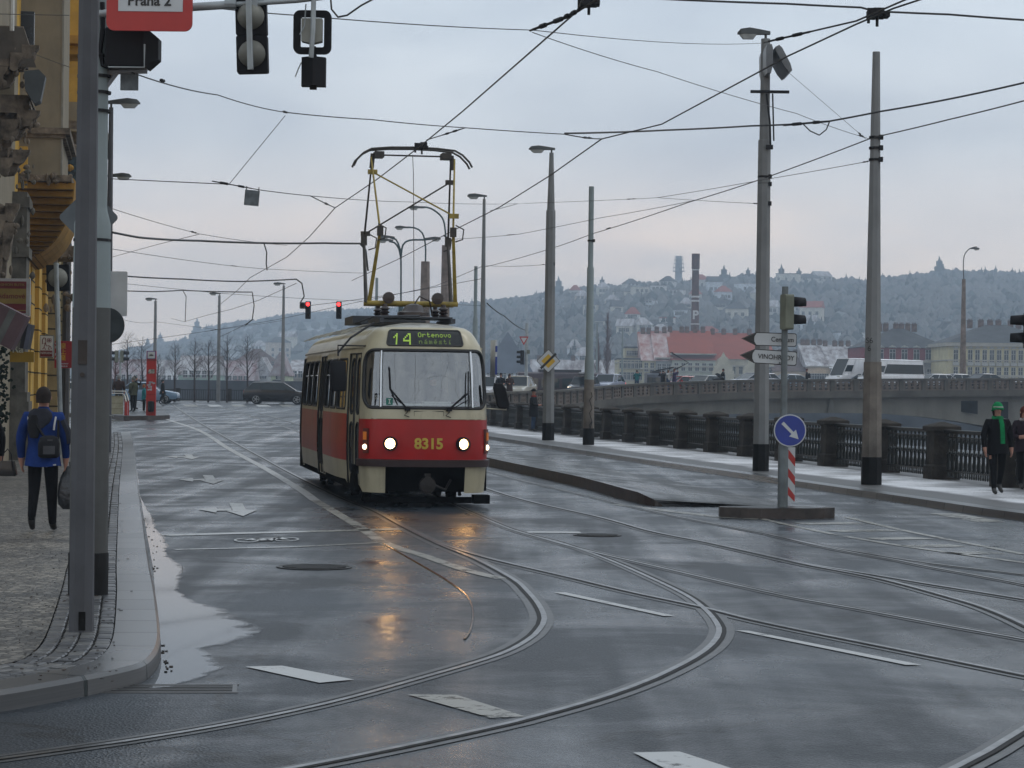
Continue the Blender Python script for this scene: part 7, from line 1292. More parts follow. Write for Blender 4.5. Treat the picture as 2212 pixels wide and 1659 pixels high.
def person(label, loc, face, h=1.75, top='black', legs='black', hair=(.02, .014, .01), arms=('down', 'down'), walk=0, coat=None, hat=None, hatc=None, scarf=None, near=False, group=None, shoe=(.015, .014, .013), bulk=1.0, topc=None, legc=None, hairlen=0, extra=None, lean=0, sink=0):
    R = thing('person', label, 'person', loc, face, group, h/1.75)
    T_ = cloth(top, topc) if topc else MATS['cloth_'+top]; L_ = cloth(legs, legc) if legc else MATS['cloth_'+legs]
    SH = mat('shoe_%02x' % int(shoe[0]*999), shoe, .5); b = bulk; w = walk
    V = [(0, 0, .95), (0, 0, 1.10), (0, 0, 1.28), (0, .01, 1.44), (0, 0, 1.52), (0, -.01, 1.60), (0, -.005, 1.67), (0, 0, 1.725)]
    rad = [(.165*b, .12*b), (.165*b, .13*b), (.185*b, .14*b), (.10*b, .08), (.055, .055), (.072, .082), (.080, .098), (.055, .07)]
    E = [(i, i+1) for i in range(7)]; segs = [(0, 1, 1), (1, 2, 1), (2, 3, 1), (3, 4, 1), (4, 5, 0), (5, 6, 0), (6, 7, 0)]
    for s_, wy in ((-1, w), (1, -w)):
        k = len(V); hy = 0; lift_ = .10 if wy < 0 and abs(w) > .12 else 0
        V += [(s_*.095, hy, .88), (s_*.10, -wy*.5-(.06 if lift_ else 0), .50+lift_*.2), (s_*.105, -wy*(1.0)+.02, .10+lift_*.8), (s_*.11, -wy-.06+.02, .045+lift_*.5), (s_*.115, -wy-.17+.02, .035)]
        rad += [.105, .075, .052, .045, .035]; E += [(0, k), (k, k+1), (k+1, k+2), (k+2, k+3), (k+3, k+4)]; segs += [(0, k, 2), (k, k+1, 2), (k+1, k+2, 2), (k+2, k+3, 3), (k+3, k+4, 3)]
    hands = []
    for s_, am in zip((-1, 1), arms):
        k = len(V); ar = {'down': [(.27, .02, 1.14), (.27, -.05, .90), (.265, -.07, .80)], 'swingf': [(.27, -.06, 1.15), (.26, -.22, .95), (.255, -.27, .87)], 'swingb': [(.27, .12, 1.15), (.27, .15, .92), (.26, .14, .82)],
              'camera': [(.30, -.18, 1.30), (.11, -.27, 1.52), (.06, -.24, 1.60)], 'pocket': [(.29, .05, 1.14), (.22, -.08, .98), (.16, -.14, .95)], 'hold': [(.27, -.02, 1.13), (.17, -.24, 1.10), (.10, -.31, 1.12)], 'raise': [(.34, -.16, 1.34), (.36, -.28, 1.56), (.34, -.32, 1.66)], 'wheel': [(.27, -.12, 1.15), (.2, -.36, 1.12), (.16, -.45, 1.12)]}[am]
        V += [(s_*.178*b, 0, 1.385)]+[(s_*x, y, z) for x, y, z in ar]; rad += [.085*b, .062*b, .045*b if not near else .042*b, (.040, .028)]
        E += [(2, k), (k, k+1), (k+1, k+2), (k+2, k+3)]; segs += [(2, k, 1), (k, k+1, 1), (k+1, k+2, 1), (k+2, k+3, 0)]
        if near:
            p0, p1 = Vector(V[k+2]), Vector(V[k+3]); d = (p1-p0).normalized(); side = Vector((0, 1, 0)) if am != 'hold' else Vector((0, 0, 1)); side = (side-d*side.dot(d)).normalized(); inw = d.cross(side)*(-s_)
            for fi, (o_, ln) in enumerate(((-.03, .062), (-.011, .074), (.010, .070), (.030, .055))):
                kk = len(V); a = p1+side*o_+d*.03; V += [tuple(a), tuple(a+d*ln*.5+inw*.006), tuple(a+d*ln*.8+inw*.022)]; rad += [.0105, .0095, .008]; E += [(k+3, kk), (kk, kk+1), (kk+1, kk+2)]; segs += [(k+3, kk, 0), (kk, kk+1, 0), (kk+1, kk+2, 0)]
            kk = len(V); a = p1-side*.035-d*.01; V += [tuple(a), tuple(a-side*.018+d*.035+inw*.01)]; rad += [.012, .009]; E += [(k+3, kk), (kk, kk+1)]; segs += [(k+3, kk, 0), (kk, kk+1, 0)]
        hands.append(Vector(V[k+3]))
    skin_mesh(V, E, rad, [SKIN, T_, L_, SH], segs, 'body', R)
    q = MB(); dome = lambda c, rx, ry, rz, z0, n=14, k=6, m=0, drop=0: q.loft([[Vector((c[0]+rx*math.cos(f)*math.cos(a), c[1]+ry*math.cos(f)*math.sin(a), c[2]+rz*math.sin(f)-(drop*(1 if math.sin(a) > .2 else 0) if i == 0 else 0))) for a in [2*PI*j/n for j in range(n)]] for i, f in enumerate([z0+(PI/2-.08-z0)*ii/k for ii in range(k+1)])], m)
    if hat == 'beanie': dome((0, .005, 1.66), .108, .125, .135, -.05, drop=.05); q.tube([(.11*math.cos(a), .005+.126*math.sin(a), 1.655-(.03 if math.sin(a) > 0 else -.0)) for a in [2*PI*j/16 for j in range(17)]], .014, 5, cap=False); q.build('hat', cloth('hat_'+label.split()[0]+str(hatc[0]), hatc), R, smooth=True)
    elif hat == 'brim': dome((0, 0, 1.69), .105, .12, .12, 0); q.lathe((0, 0, 1.69), [(.10, -.005), (.19, .02), (.20, .03), (.10, .012)], 18); q.build('hat', cloth('hat_'+str(hatc[0]), hatc), R, smooth=True)
    elif hat == 'cap': dome((0, .0, 1.67), .103, .118, .11, 0); q.box((0, -.14, 1.685), (.13, .1, .015)); q.build('cap', cloth('cap_'+str(hatc[0]), hatc), R, smooth=True)
    else: dome((0, .018, 1.655), .094, .108, .115, -.25, drop=.06+hairlen*.5); q.build('hair', mat('hair_%d' % int(hair[0]*1000), hair, .7, 0, .3, 20), R, smooth=True)
    if hat and hairlen: q = MB(); q.loft([[Vector((.085*s2*math.cos(a), .045+.06*s2*math.sin(a), z)) for a in [2*PI*j/10 for j in range(10)]] for z, s2 in ((1.68, 1), (1.58, 1.1), (1.50, .8))]); q.build('hair', mat('hair_%d' % int(hair[0]*1000), hair, .7, 0, .3, 20), R, smooth=True)
    if coat is not None:
        rw = max(abs(w)*.7, 0); q = MB(); rg = []
        for z, rx, ry in ((1.49, .07, .075), (1.455, .105*b, .095*b), (1.41, .145*b, .125*b), (1.33, .172*b, .14*b), (1.2, .170*b, .145*b), (1.08, .163*b, .145*b), (.98, .175*b, .155*b), (max(coat, .86), .19*b, .165*b+rw*.25), (coat, .20*b, .175*b+rw*.4)):
            fo = .018*max(0, 1.3-z)/.5; rg.append([Vector((rx*math.copysign(abs(math.cos(a))**.85, math.cos(a))*(1+fo*math.sin(4*a+z*14)), ry*math.sin(a)*(1+2*fo*math.sin(6*a+z*11)), z+.008*math.sin(3*a))) for a in [2*PI*j/28 for j in range(28)]])
        q.loft(rg, cap=False); q.build('coat', T_, R, smooth=True)
    if scarf: q = MB(); q.tube([(.085*math.cos(a), .085*math.sin(a)-.005, 1.475+.012*math.sin(3*a)) for a in [2*PI*j/14 for j in range(15)]], .036, 7, cap=False); (q.loft([[Vector((x+.045*sx, y-.012*sy, z)) for sx, sy in ((-1, 0), (0, 1), (1, 0), (0, -1))] for x, y, z in ((.02, -.12, 1.47), (.03, -.175, 1.36), (.04, -.185, 1.2), (.045, -.185, 1.05), (.05, -.18, .98))]) if near else None); q.build('scarf', cloth('scarf_'+str(scarf[0]), scarf), R, smooth=True)
    if near or h > 0:
        q = MB(); q.tube([(0, -.098, 1.645), (0, -.115, 1.615), (0, -.10, 1.605)], [.008, .013, .008], 6); q.build('nose', SKIN, R, smooth=True)
        q = MB(); [q.lathe((x, .005, 1.63), [(0, -.012), (.022, -.006), (.024, .006), (0, .012)], 8, axis='X') for x in (-.088, .088)]; (q.build('ear', SKIN, R, smooth=True) if not hat and near else None)
        if near: q = MB(); [q.lathe((x, -.088, 1.645), [(0, -.012), (.012, -.004), (.012, .004), (0, .008)], 8, axis='Y') for x in (-.032, .032)]; q.box((0, -.088, 1.575), (.04, .012, .008)); q.build('eyes_and_mouth', mat('eye_dark', (.02, .012, .01), .4), R)
    return R, hands
def bag(R, c, w, h, d, m, name, strap=None):
    q = MB(); q.loft([[Vector((c[0]+x*w*s_/2, c[1]+y*d*s_/2, c[2]+z*h/2)) for x, y in ((-1, -.6), (-.7, -1), (.7, -1), (1, -.6), (1, .6), (.7, 1), (-.7, 1), (-1, .6))] for z, s_ in ((-1, .8), (-.85, 1.0), (.3, 1.0), (.8, .85), (1, .45))]); o = q.build(name, m, R, smooth=True)
    if strap: q = MB(); q.tube(crom([Vector(p) for p in strap], .05), .016, 5); q.build('strap', m, R)
    return o
for n_, c in (('black', (.006, .006, .007)), ('navy', (.012, .014, .03)), ('jeans', (.04, .07, .13)), ('teal', (.01, .14, .15)), ('brown', (.035, .018, .014)), ('olive', (.06, .065, .04)), ('white', (.4, .39, .37)), ('purple', (.035, .02, .07)), ('charcoal', (.014, .015, .018)), ('blue', (.010, .030, .135)), ('red', (.3, .03, .02))): cloth(n_, c)
# man in blue jacket, walking away
b0 = G(92, 1148, KH); Rm, hd = person('man in blue jacket seen from behind walking on the left pavement', Vector((P(91, 1148, b0.y).x, b0.y, b0.z)), PI+.05, 1.80, 'blue', 'black', walk=.15, coat=.80, near=True, bulk=1.12, arms=('down', 'down'), hair=(.018, .011, .008))
GREY = cloth('hood_grey', (.035, .036, .045)); q = MB(); q.loft([[Vector((.12*s_*math.cos(a)+.02, .14+.05*math.sin(a)-.0*s_, z)) for a in [2*PI*j/12 for j in range(12)]] for z, s_ in ((1.50, .7), (1.46, 1.1), (1.40, 1.25), (1.32, .9), (1.26, .35))]); q.build('hood', GREY, Rm, smooth=True)
q = MB(); q.loft([[Vector((-.10*s_*math.cos(a)+.09, .16+.04*math.sin(a), z)) for a in [2*PI*j/10 for j in range(10)]] for z, s_ in ((1.42, .5), (1.36, .8), (1.24, .8), (1.14, .5))]); q.build('hood_lining', BLACKM, Rm, smooth=True)
q = MB(); [q.tube([(sx*.165, .12, 1.40), (sx*.155, .162, 1.30), (sx*.15, .168, 1.24)], .013, 5) for sx in (-1, 1)]; [q.tube([(sx*.33, .02, 1.06), (sx*.335, .0, .93)], .012, 5) for sx in (-1,)]; q.tube([(-.18, .165, .82), (-.06, .20, .80)], .01, 5); q.build('reflective_stripe', mat('stripe_white', (.45, .45, .45), .4), Rm)
bag(Rm, (-.10, .225, 1.04), .25, .27, .12, BLACKM, 'camera_bag', [(.14, .12, 1.42), (.05, .19, 1.3), (-.05, .2, 1.15), (-.19, .18, 1.10), (-.2, .16, 1.36)]); q = MB(); q.box((-.12, .29, 1.12), (.06, .01, .02)); q.box((-.11, .288, 1.0), (.14, .01, .1)); q.build('bag_patch', mat('bag_grey', (.06, .06, .065), .6), Rm)
q = MB(); q.tube([(-.235, .05, 1.36), (-.30, .045, 1.22), (-.325, .03, 1.08)], .045, 6); q.build('sleeve_panel', GREY, Rm, smooth=True)
hp_ = Rm.matrix_world if False else None
PB2 = thing('carrier_bag', 'dark crinkled plastic carrier bag held by the man in blue', 'bag', Rm.location+Vector((.30, .08, .0))); PLB = mat('plastic_bag', (.03, .032, .036), .28, 0, .5, 9, .8, 14)
q = MB(); rg = []; rng = random.Random(3)
for z, s_ in ((.28, .45), (.34, .85), (.45, 1.0), (.58, .9), (.70, .65), (.78, .3), (.82, .12)): rg.append([Vector((.135*s_*math.cos(a)*rng.uniform(.85, 1.12), .08*s_*math.sin(a)*rng.uniform(.8, 1.2), z)) for a in [2*PI*j/14 for j in range(14)]])
q.loft(rg); q.build('bag', PLB, PB2, smooth=True); q = MB(); q.tube([(-.03, 0, .78), (-.02, 0, .87), (.02, 0, .87), (.03, 0, .78)], .008, 5); q.build('handle', PLB, PB2)
# person cut by the left edge with handbag
b0 = G(-42, 1128, KH); R2_, _ = person('person in black cut off by the left picture edge', b0, PI+.3, 1.72, 'black', 'black', walk=.14, coat=.75, near=True, arms=('down', 'hold'), hairlen=.2)
HB_ = thing('handbag', 'black shiny handbag at the left edge carried by the half hidden person', 'bag', P(16, 1012, b0.y-.1)); q = MB(); q.loft([[Vector((x*.11*s_, y*.06, z)) for x, y in ((-1, -.7), (-.6, -1), (.6, -1), (1, -.7), (1, .7), (-1, .7))] for z, s_ in ((-.10, 1.0), (-.08, 1.15), (.02, 1.0), (.10, .8))]); q.build('bag', mat('patent_black', (.012, .011, .011), .2), HB_, smooth=True); q = MB(); q.tube([(-.07, 0, .09), (-.06, 0, .19), (0, 0, .26), (.05, 0, .19), (.06, 0, .09)], .008, 5); q.build('handle', BLACKM, HB_)
# woman with green hat and companion at the right edge
b0 = G(2153, 1067, KH); Rw, _ = person('woman in bright green knitted hat and green scarf walking at the right edge', b0, .15, 1.68, 'black', 'black', walk=.15, coat=.78, near=True, hat='beanie', hatc=(.01, .20, .07), scarf=(.008, .18, .06), arms=('down', 'down'), bulk=1.12, hairlen=.1)
q = MB(); q.tube([(.10*math.cos(a), -.005+.118*math.sin(a), 1.69) for a in [PI+.2+(PI-.4)*j/10 for j in range(11)]], .010, 5); q.build('hat_trim', mat('hat_trim', (.4, .42, .38), .8), Rw)
b0 = G(2215, 1058, KH); person('companion with reddish hair in dark coat cut by the right picture edge', b0+Vector((.05, .4, 0)), .1, 1.62, 'brownblack', 'black', topc=(.02, .013, .018), walk=.15, coat=.8, near=True, hair=(.09, .02, .012), scarf=(.3, .27, .27), bulk=1.1, hairlen=.15, arms=('hold', 'down'))
# man with brimmed hat at the railing
b0 = G(1152, 932, KH); Yq = b0.y; Rh, _ = person('man in dark coat, brimmed hat and red scarf reading at the railing', b0, -PI/2+2.9, 1.80, 'charcoal', 'jeans', coat=.62, hat='brim', hatc=(.01, .01, .01), scarf=(.28, .03, .02), arms=('hold', 'hold'), bulk=1.15)
# waiting people at the stop
def at(x, y, label, h, face, **k): b0 = G(x, y, k.pop('zo', .2)); return person(label, b0, face, h, group=k.pop('group', 'people at the tram stop'), **k)
at(256, 886, 'grey haired man in maroon brown jacket seen from behind at the stop', 1.86, PI, top='brown', legs='black', hair=(.2, .19, .18), bulk=1.25)
at(287, 889.5, 'person in grey green jacket facing left at the stop', 1.80, PI/2+2.6, top='olive', legs='black', hair=(.15, .14, .12), coat=.84, arms=('pocket', 'pocket'), bulk=1.1)
at(291, 884, 'dark haired person with raised arms behind the green jacket', 1.82, PI*.7, top='black', legs='black', arms=('camera', 'raise'))
at(311, 890, 'child in bright teal jacket beside the red stop column', 1.42, PI/2+.4, top='teal', legs='black', hair=(.25, .09, .03), shoe=(.4, .4, .4), coat=.80)
at(351, 874, 'figure in long black coat crossing right of the red column', 1.72, PI/2, zo=0, top='black', legs='black', walk=.22, coat=.70, group='people crossing the far street')
R_, _ = at(572, 868, 'cyclist in pale helmet with red white jacket left of the black car', 1.5, PI/2+.4, zo=0, top='red', legs='charcoal', arms=('hold', 'hold'), hat='beanie', hatc=(.35, .37, .4), group='people crossing the far street')
# people on the bridge -----------------------------------------------------
def onb(x, yh, h, label, face, dy=1.5, **k):
    b0 = barx(x); Y = b0.y+dy; p = P(x, yh, Y); return person(label, Vector((p.x, Y, p.z-h)), face, h, group='people on the bridge footpath', **k)
onb(1082, 806.5, 1.74, 'man in black jacket and cap, left of the couple on the bridge', .2, top='black', legs='jeans', hat='cap', hatc=(.02, .01, .01), arms=('hold', 'hold'), bulk=1.1)
onb(1101, 807.5, 1.70, 'woman in dark brown coat, right of the couple on the bridge', .5, top='brown', legs='black', hair=(.05, .02, .012), coat=.65, arms=('hold', 'hold'), hairlen=.2, bulk=1.1)
R_, _ = onb(1376, 800, 1.66, 'photographer in teal jacket behind the silver wagon on the bridge', .1, top='teal', legs='jeans', arms=('camera', 'camera'), hair=(.02, .014, .01))
bag(R_, (-.2, .1, 1.12), .2, .2, .15, BLACKM, 'shoulder_bag')
onb(1432, 800, 1.66, 'left photographer of three, in black with raised camera', -.6, top='black', legs='black', arms=('camera', 'raise')); onb(1444, 799, 1.68, 'middle photographer of three, in white jacket', .8, top='white', legs='jeans', arms=('camera', 'camera'), hair=(.12, .07, .03), hairlen=.15); onb(1457, 796.5, 1.74, 'right photographer of three, in purple coat with red scarf', 1.2, top='purple', legs='black', arms=('camera', 'camera'), hair=(.10, .03, .015), hairlen=.25, scarf=(.3, .05, .02), coat=.7)
onb(1562, 796.5, 1.72, 'person in black hooded coat pushing a pram on the bridge', -1.2, top='black', legs='black', hair=(.05, .03, .02), arms=('wheel', 'wheel')); b0 = barx(1550); PR = thing('pram', 'black pram hood pushed along the bridge footpath', 'pram', P(1549, 848, b0.y+1.5)); PR.location.z = b0.z-.75
q = MB(); q.loft([[Vector((.32*math.cos(a)*s_, y, .95+.38*math.sin(a)*s_)) for a in [-.3+(PI*.8)*j/8 for j in range(9)]] for y, s_ in ((-.22, 1), (.22, 1))], closed=True); q.build('hood', BLACKM, PR); q = MB(); q.loft([[Vector((x, y, z)) for x, y in ((-.4*s_, -.2), (.35*s_, -.2), (.35*s_, .2), (-.4*s_, .2))] for z, s_ in ((.5, .7), (.9, 1))]); q.build('basket', BLACKM, PR)
for x, y in ((-.3, -.2), (.3, -.2), (-.3, .2), (.3, .2)): q = MB(); q.lathe((x, y, .14), [(0, -.02), (.14, -.02), (.14, .02), (0, .02)], 12, axis='Y'); q.build('wheel', BLACKM, PR)
q = MB(); q.tube([(.3, 0, .3), (-.3, 0, .9), (.45, 0, 1.05), (.55, 0, 1.0)], .02, 5); q.build('pram_frame', GALV, PR)
R_, _ = onb(1743, 797.5, 1.76, 'man in dark red cap with black backpack walking left on the bridge', -PI/2, top='black', legs='black', hat='cap', hatc=(.06, .01, .015), walk=.15); bag(R_, (0, .19, 1.22), .3, .42, .2, BLACKM, 'backpack')
# tram driver
TM = Matrix.Rotation(tram.rotation_euler[2], 4, 'Z'); dp = tram.location+(TM@Vector((.30, 1.75, 0)))*1.02
person('tram driver in dark jumper sitting behind the windscreen', dp+Vector((0, 0, .62)), tram.rotation_euler[2], 1.62, 'navy', 'navy', arms=('wheel', 'wheel'), hair=(.2, .17, .14))
# ================================================================== CARS
def car(label, loc, rz, L_=4.5, H_=1.45, W_c=1.76, paint=(.3, .3, .3), kind='sedan', group=None, lights=False, tail=False, box=False, name='car', cat='car', pm_=None, dark=False):
    R = thing(name, label, cat, loc, rz, group); PM = pm_ or mat('paint_%d_%d_%d' % tuple(int(c*500) for c in paint), paint, .25, 0, .04, 1, coat=.6, dirt=.15); GW = glass('car_glass', (.015, .022, .026), rough=.05, refl=.7); TY = mat('tyre', (.012, .012, .012), .8); RIM = mat('rim', (.30, .31, .32), .35, .7)
    h = L_/2; bl = H_*.62; prof = {'sedan': [(-1, .42, .55), (-.97, .50, .60), (-.62, .60, .62), (-.35, .62, .62), (.45, .64, .62), (.75, .68, .62), (.97, .62, .58), (1, .45, .5)], 'wagon': [(-1, .42, .55), (-.97, .50, .6), (-.66, .58, .62), (-.4, .62, .62), (.6, .65, .62), (.95, .64, .62), (1, .5, .55)], 'van': [(-1, .26, .4), (-.98, .36, .5), (-.84, .42, .5), (-.72, .45, .5), (.9, .45, .5), (.99, .45, .5), (1, .3, .4)]}
    pr = prof['wagon' if kind in ('wagon', 'mpv', 'hatch') else kind if kind in prof else 'sedan']
    q = MB(); rg = []
    for f, bz, _ in pr:
        w = W_c/2*(1-.10*max(0, abs(f)-.75)/.25); zt_ = H_*bz/ (1 if kind == 'van' else .97); z0 = .22 if abs(f) < .95 else .34
        rg.append([Vector((-f*h, w*.86*s_, z0)) if k == 0 else Vector((-f*h, w*s_, (z0+zt_)*.5)) if k == 1 else Vector((-f*h, w*.97*s_, zt_-.05)) if k == 2 else Vector((-f*h, w*.86*s_, zt_)) for s_, ks in ((-1, (0, 1, 2, 3)), (1, (3, 2, 1, 0))) for k in ks])
    q.loft(rg); q.build('body', PM, R, smooth=True)
    g = {'sedan': (-.42, -.12, .42, .72, .86), 'wagon': (-.44, -.14, .72, .93, .86), 'hatch': (-.46, -.16, .62, .90, .86), 'mpv': (-.58, -.20, .70, .95, .87), 'van': (-.84, -.60, .96, .99, .90)}[kind]
    zb = H_*(.615 if kind != 'van' else .43); a0, a1, a2, a3, tw = g; wb_, wt = W_c/2*.90, W_c/2*(.74 if kind != 'van' else .84); zr = H_
    cor = lambda f, w, z: [Vector((-f*h, -w, z)), Vector((-f*h, w, z))]
    A_, B_, C_, D_ = cor(a0, wb_, zb), cor(a1, wt, zr-.06), cor(a2, wt, zr-.08), cor(a3, wb_, zb)
    q = MB(); q.loft([[B_[0]+Vector((0, 0, -.01)), B_[0]+Vector((0, .12, .05)), B_[1]+Vector((0, -.12, .05)), B_[1]], [(B_[0]+C_[0])/2+Vector((0, -.01, .03)), (B_[0]+C_[0])/2+Vector((0, .14, .09)), (B_[1]+C_[1])/2+Vector((0, -.14, .09)), (B_[1]+C_[1])/2+Vector((0, .01, .03))], [C_[0], C_[0]+Vector((0, .12, .05)), C_[1]+Vector((0, -.12, .05)), C_[1]]]); q.build('roof', PM, R, smooth=True)
    q = MB(); q.quad(A_[0], A_[1], B_[1], B_[0]); q.build('windscreen', GW, R, fix=False); q = MB(); q.quad(C_[0], C_[1], D_[1], D_[0]); q.build('rear_window', GW if kind != 'van' else PM, R, fix=False)
    fr = {'sedan': [.52], 'wagon': [.36, .70], 'hatch': [.5], 'mpv': [.38, .72], 'van': [.16]}[kind]
    for s_ in (0, 1):
        cuts = [0]+fr+[1]
        for i in range(len(cuts)-1):
            f0, f1 = cuts[i]+.012, cuts[i+1]-.012; q = MB(); b0_, b1_ = A_[s_].lerp(D_[s_], f0), A_[s_].lerp(D_[s_], f1); t0_, t1_ = B_[s_].lerp(C_[s_], f0), B_[s_].lerp(C_[s_], f1)
            q.quad(b0_, b1_, t1_, t0_); q.build('side_window' if kind != 'van' else 'side_panel', GW if kind != 'van' else PM, R, fix=False)
            if kind == 'van' and (i == 0 or dark): q = MB(); sd = Vector((0, -.02 if s_ == 0 else .02, 0)); lo_, hi_ = (.22, .62) if i == 0 else (.12, .74); q.quad(b0_.lerp(t0_, lo_)+sd, b1_.lerp(t1_, lo_)+sd, b1_.lerp(t1_, hi_)+sd, b0_.lerp(t0_, hi_)+sd); q.build('side_window', GW, R, fix=False)
        q = MB(); q.tube([A_[s_], B_[s_], C_[s_], D_[s_]], .03, 5)
        for c_ in fr: q.tube([A_[s_].lerp(D_[s_], c_), B_[s_].lerp(C_[s_], c_)], .03, 5)
        q.build('pillar', PM if kind != 'sedanx' else BLACKM, R)
    if kind == 'van' and dark: q = MB(); 
    for f in (-.62, .60):
        for s_ in (-1, 1):
            q = MB(); r_ = .32 if kind != 'mpv' else .345; q.lathe((-f*h, s_*(W_c/2-.10), r_), [(0, -.10), (r_*.9, -.10), (r_, -.07), (r_, .07), (r_*.9, .10), (0, .10)], 20, axis='Y'); wv = q.build('wheel', TY, R, smooth=True)
            q = MB(); yy = s_*(W_c/2+.005); q.lathe((-f*h, yy, r_), [(0, -.01), (r_*.22, -.012), (r_*.22, .012), (0, .01)], 12, axis='Y')
            for k in range(5): a = 2*PI*k/5; q.box((-f*h+r_*.40*math.cos(a), yy, r_+r_*.40*math.sin(a)), (r_*.62, .012, r_*.16), M=Matrix.Rotation(-a, 3, 'Y'))
            q.tube([(-f*h+r_*.68*math.cos(2*PI*j/20), yy, r_+r_*.68*math.sin(2*PI*j/20)) for j in range(21)], .018, 4, cap=False); q.build('rim', RIM, wv)
    HLm = emit('car_headlight', (1, .85, .65), 3) if lights else mat('lamp_clear', (.5, .5, .48), .2); TLm = emit('tail_lit', (1, .03, .02), 2.5) if tail else mat('tail_red', (.25, .01, .01), .3)
    for s_ in (-1, 1):
        zl = .66*(H_/1.45) if kind != 'van' else .95
        q = MB(); q.box((h*.945, s_*W_c*.37, zl), (.16, .26, .13)); q.build('headlight', HLm, R); q = MB(); q.box((-h*.955, s_*W_c*.40, zl+.14), (.14, .16, .22)); q.build('tail_light', TLm, R)
        q = MB(); q.box((h*(.30 if kind != 'van' else .66), s_*(W_c/2+.08), zb+.08), (.12, .16, .13)); q.build('mirror', PM, R)
    q = MB(); q.box((h*.975, 0, .34), (.12, W_c*.8, .12)); q.box((-h*.975, 0, .34), (.12, W_c*.8, .12)); q.box((0, 0, .24), (L_*.9, W_c*.86, .14)); q.build('bumper', BLACKM, R)
    if box: q = MB(); q.loft([[Vector((x, y*.36*s_, H_+.12+z*.17*s_)) for y, z in ((-1, .3), (-.8, 1), (.8, 1), (1, .3), (.9, -.1), (-.9, -.1))] for x, s_ in ((1.0, .3), (.8, .9), (0, 1), (-.8, 1), (-1.05, .8))]); [q.box((x, 0, H_+.07), (.05, 1.1, .05)) for x in (-.5, .5)]; q.build('roof_box', mat('roof_box_grey', (.10, .10, .105), .4), R, smooth=True)
    return R
def gcar(x0, x1, y, label, front, zo=0, **k):
    a, b_ = G(x0, y), G(x1, y); Y = (a.y+b_.y)/2; c = P((x0+x1)/2, y, Y); c.z = gz(c.x, c.y); L_ = k.pop('L_', abs(b_.x-a.x)); return car(label, c, 0 if front > 0 else PI, L_=L_, **k)
gcar(527, 670, 873, 'black people carrier turning behind the tram', 1, H_=1.62, W_c=1.88, paint=(.010, .010, .012), kind='mpv', L_=4.8)
gcar(243, 385, 871, 'silver blue saloon car behind the tram stop', 1, H_=1.50, paint=(.17, .26, .36), kind='sedan', L_=4.75)
gcar(105, 243, 868, 'white car mostly hidden behind the left mast', 1, H_=1.45, paint=(.45, .45, .45), kind='hatch', L_=4.4)
BC = 'cars queuing on the bridge'
def bcar(xc, label, yroof, H_=1.48, dy=8.0, front=-1, drz=0, **k):
    b0 = barx(xc); b1 = barx(xc+30); Y = b0.y+dy; p = P(xc, yroof, Y); z = b0.z-.75; rz = math.atan2(b1.y-b0.y, b1.x-b0.x)
    return car(label, Vector((p.x, Y, z)), rz+(PI if front < 0 else 0)+drz, H_=max(1.2, min(H_+.6, p.z-z)) if k.get('kind') != 'van' else p.z-z, group=BC, **k)
bcar(1120, 'beige saloon car behind the couple at the start of the bridge', 812, kind='sedan', paint=(.40, .38, .32), L_=4.6, dy=5); bcar(1262, 'black car with a roof box and lit headlight on the bridge', 812, kind='hatch', paint=(.02, .022, .03), box=True, lights=True, L_=4.5, dy=8); bcar(1312, 'silver estate car in front of the black car with roof box', 807.5, kind='wagon', paint=(.30, .33, .42), L_=4.65, dy=4.5, tail=True)
bcar(1470, 'small red car mostly hidden behind the photographers', 812, kind='hatch', paint=(.35, .02, .02), L_=4.0, dy=9); bcar(1522, 'dark grey green hatchback left of the pram', 811, kind='hatch', paint=(.07, .09, .10), L_=4.3, dy=5); bcar(1630, 'light grey people carrier behind the lamp post', 805, kind='mpv', paint=(.33, .35, .40), L_=4.5, dy=5)
bcar(1700, 'pale blue grey saloon between the sign post and the capped man', 811.5, kind='sedan', paint=(.26, .31, .36), L_=4.4, dy=4.5); bcar(1858, 'white high roofed panel van on the bridge, the left of two vans', 774.5, kind='van', paint=(.75, .75, .77), L_=6.2, dy=8.5, W_c=2.0, name='van', cat='van'); bcar(1870, 'small dark car squeezed between the two white vans', 811, kind='hatch', paint=(.10, .12, .15), L_=4.2, dy=5.8)
bcar(1925, 'white minibus with long dark side window, right of two vans', 777, kind='van', paint=(.75, .76, .79), L_=5.9, dy=4.5, W_c=2.0, dark=True, name='van', cat='van'); bcar(2012, 'white estate car just right of the minibus', 811, kind='wagon', paint=(.42, .44, .46), L_=4.6, dy=8); bcar(2058, 'silver car with lit tail light left of the far concrete lamp', 813, kind='hatch', paint=(.35, .36, .38), L_=4.0, dy=8, tail=True); bcar(2120, 'dark grey saloon with chrome window line near the right edge', 809, kind='sedan', paint=(.08, .085, .095), L_=4.7, dy=5); bcar(2240, 'white car cut by the right picture edge on the bridge', 812, kind='hatch', paint=(.5, .5, .5), L_=4.2, dy=5)
bcar(1052, 'white vehicle just showing at the right side of the tram', 812, kind='hatch', paint=(.5, .5, .52), L_=4.2, dy=11)
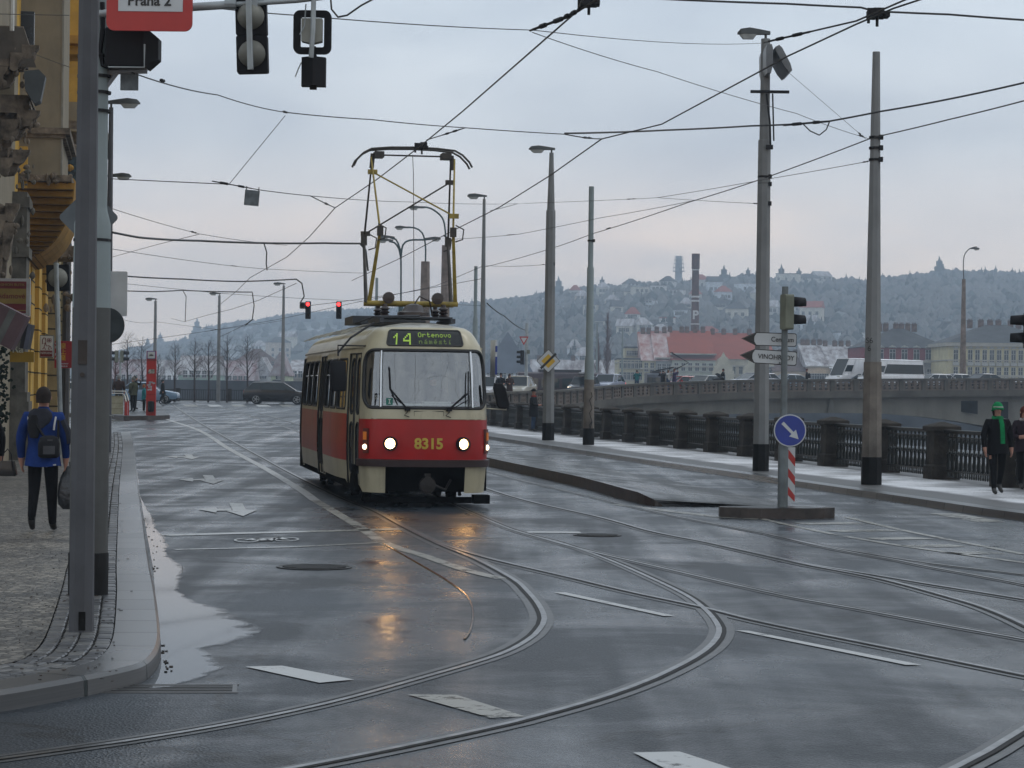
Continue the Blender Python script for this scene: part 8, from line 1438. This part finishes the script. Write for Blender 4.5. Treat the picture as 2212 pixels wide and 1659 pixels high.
# dark trams standing on the bridge
def bridge_tram(x0, x1, yt, label, Ld, band_c, panto=None, name='tram'):
    b0, b1 = barx(max(x0, 1060)), barx(x1); xm = (x0+x1)/2; Y = barx(x1).y+10; a, b_ = P(x0, yt, Y), P(x1, yt, Y); z = barx(xm).z-.75; h = a.z-z; w = b_.x-a.x; R = thing(name, label, 'tram', (a.x+w/2, Y, z), .06, 'dark trams standing on the bridge'); q = MB()
    q.loft([[Vector((x, y*1.2*s_, z2)) for y, z2 in ((-1, .3), (-1, h*.75), (-.9, h-.12), (-.6, h), (.6, h), (.9, h-.12), (1, h*.75), (1, .3))] for x, s_ in ((-w/2, .8), (-w/2+.5, 1), (w/2-.5, 1), (w/2, .8))]); q.build('body', mat('tram_dark_%d' % int(x0), band_c, .4, dirt=.2), R)
    n_ = max(3, int(w/1.6))
    for i in range(n_): q = MB(); q.box((-w/2+w*(i+.5)/n_, -1.21, h*.60), (w/n_*.85, .03, h*.34)); q.build('window', glass('tram_far_glass', (.03, .045, .05), rough=.08), R)
    q = MB(); q.box((0, 0, h+.1), (w*.5, 1.2, .2)); q.build('roof_gear', mat('roof_gear', (.05, .055, .065)), R)
    if panto: x = panto-w/2; q = MB(); q.tube([(x, 0, h+.1), (x+1.5, 0, h+.9), (x+.1, 0, h+1.7)], .05, 5); q.tube([(x+.1, -.7, h+1.7), (x+.1, .7, h+1.7)], .04, 5); q.tube([(x-1.2, 0, h+.2), (x+.3, 0, h+.5)], .05, 5); q.build('pantograph', BLACKM, R)
    return R
bridge_tram(1118, 1300, 803, 'long dark maroon tram passing behind the beige saloon on the bridge', 20, (.035, .022, .03)); bridge_tram(1395, 1437, 806, 'dark blue grey tram end with raised pantograph behind the teal photographer', 8, (.04, .05, .07), panto=2.0)
# ================================================================== haze
hz = bpy.data.materials.new('haze_air'); hz.use_nodes = True; t = hz.node_tree; t.nodes.clear()
pv = t.nodes.new('ShaderNodeVolumePrincipled'); pv.inputs['Color'].default_value = (.70, .83, .98, 1); pv.inputs['Density'].default_value = 4.4e-4; pv.inputs['Anisotropy'].default_value = .2
mo = t.nodes.new('ShaderNodeOutputMaterial'); t.links.new(pv.outputs[0], mo.inputs['Volume'])
q = MB(); q.box((0, 1665, 58), (6300, 3480, 134)); h_ = q.build('haze', hz); tag(h_, kind='stuff')
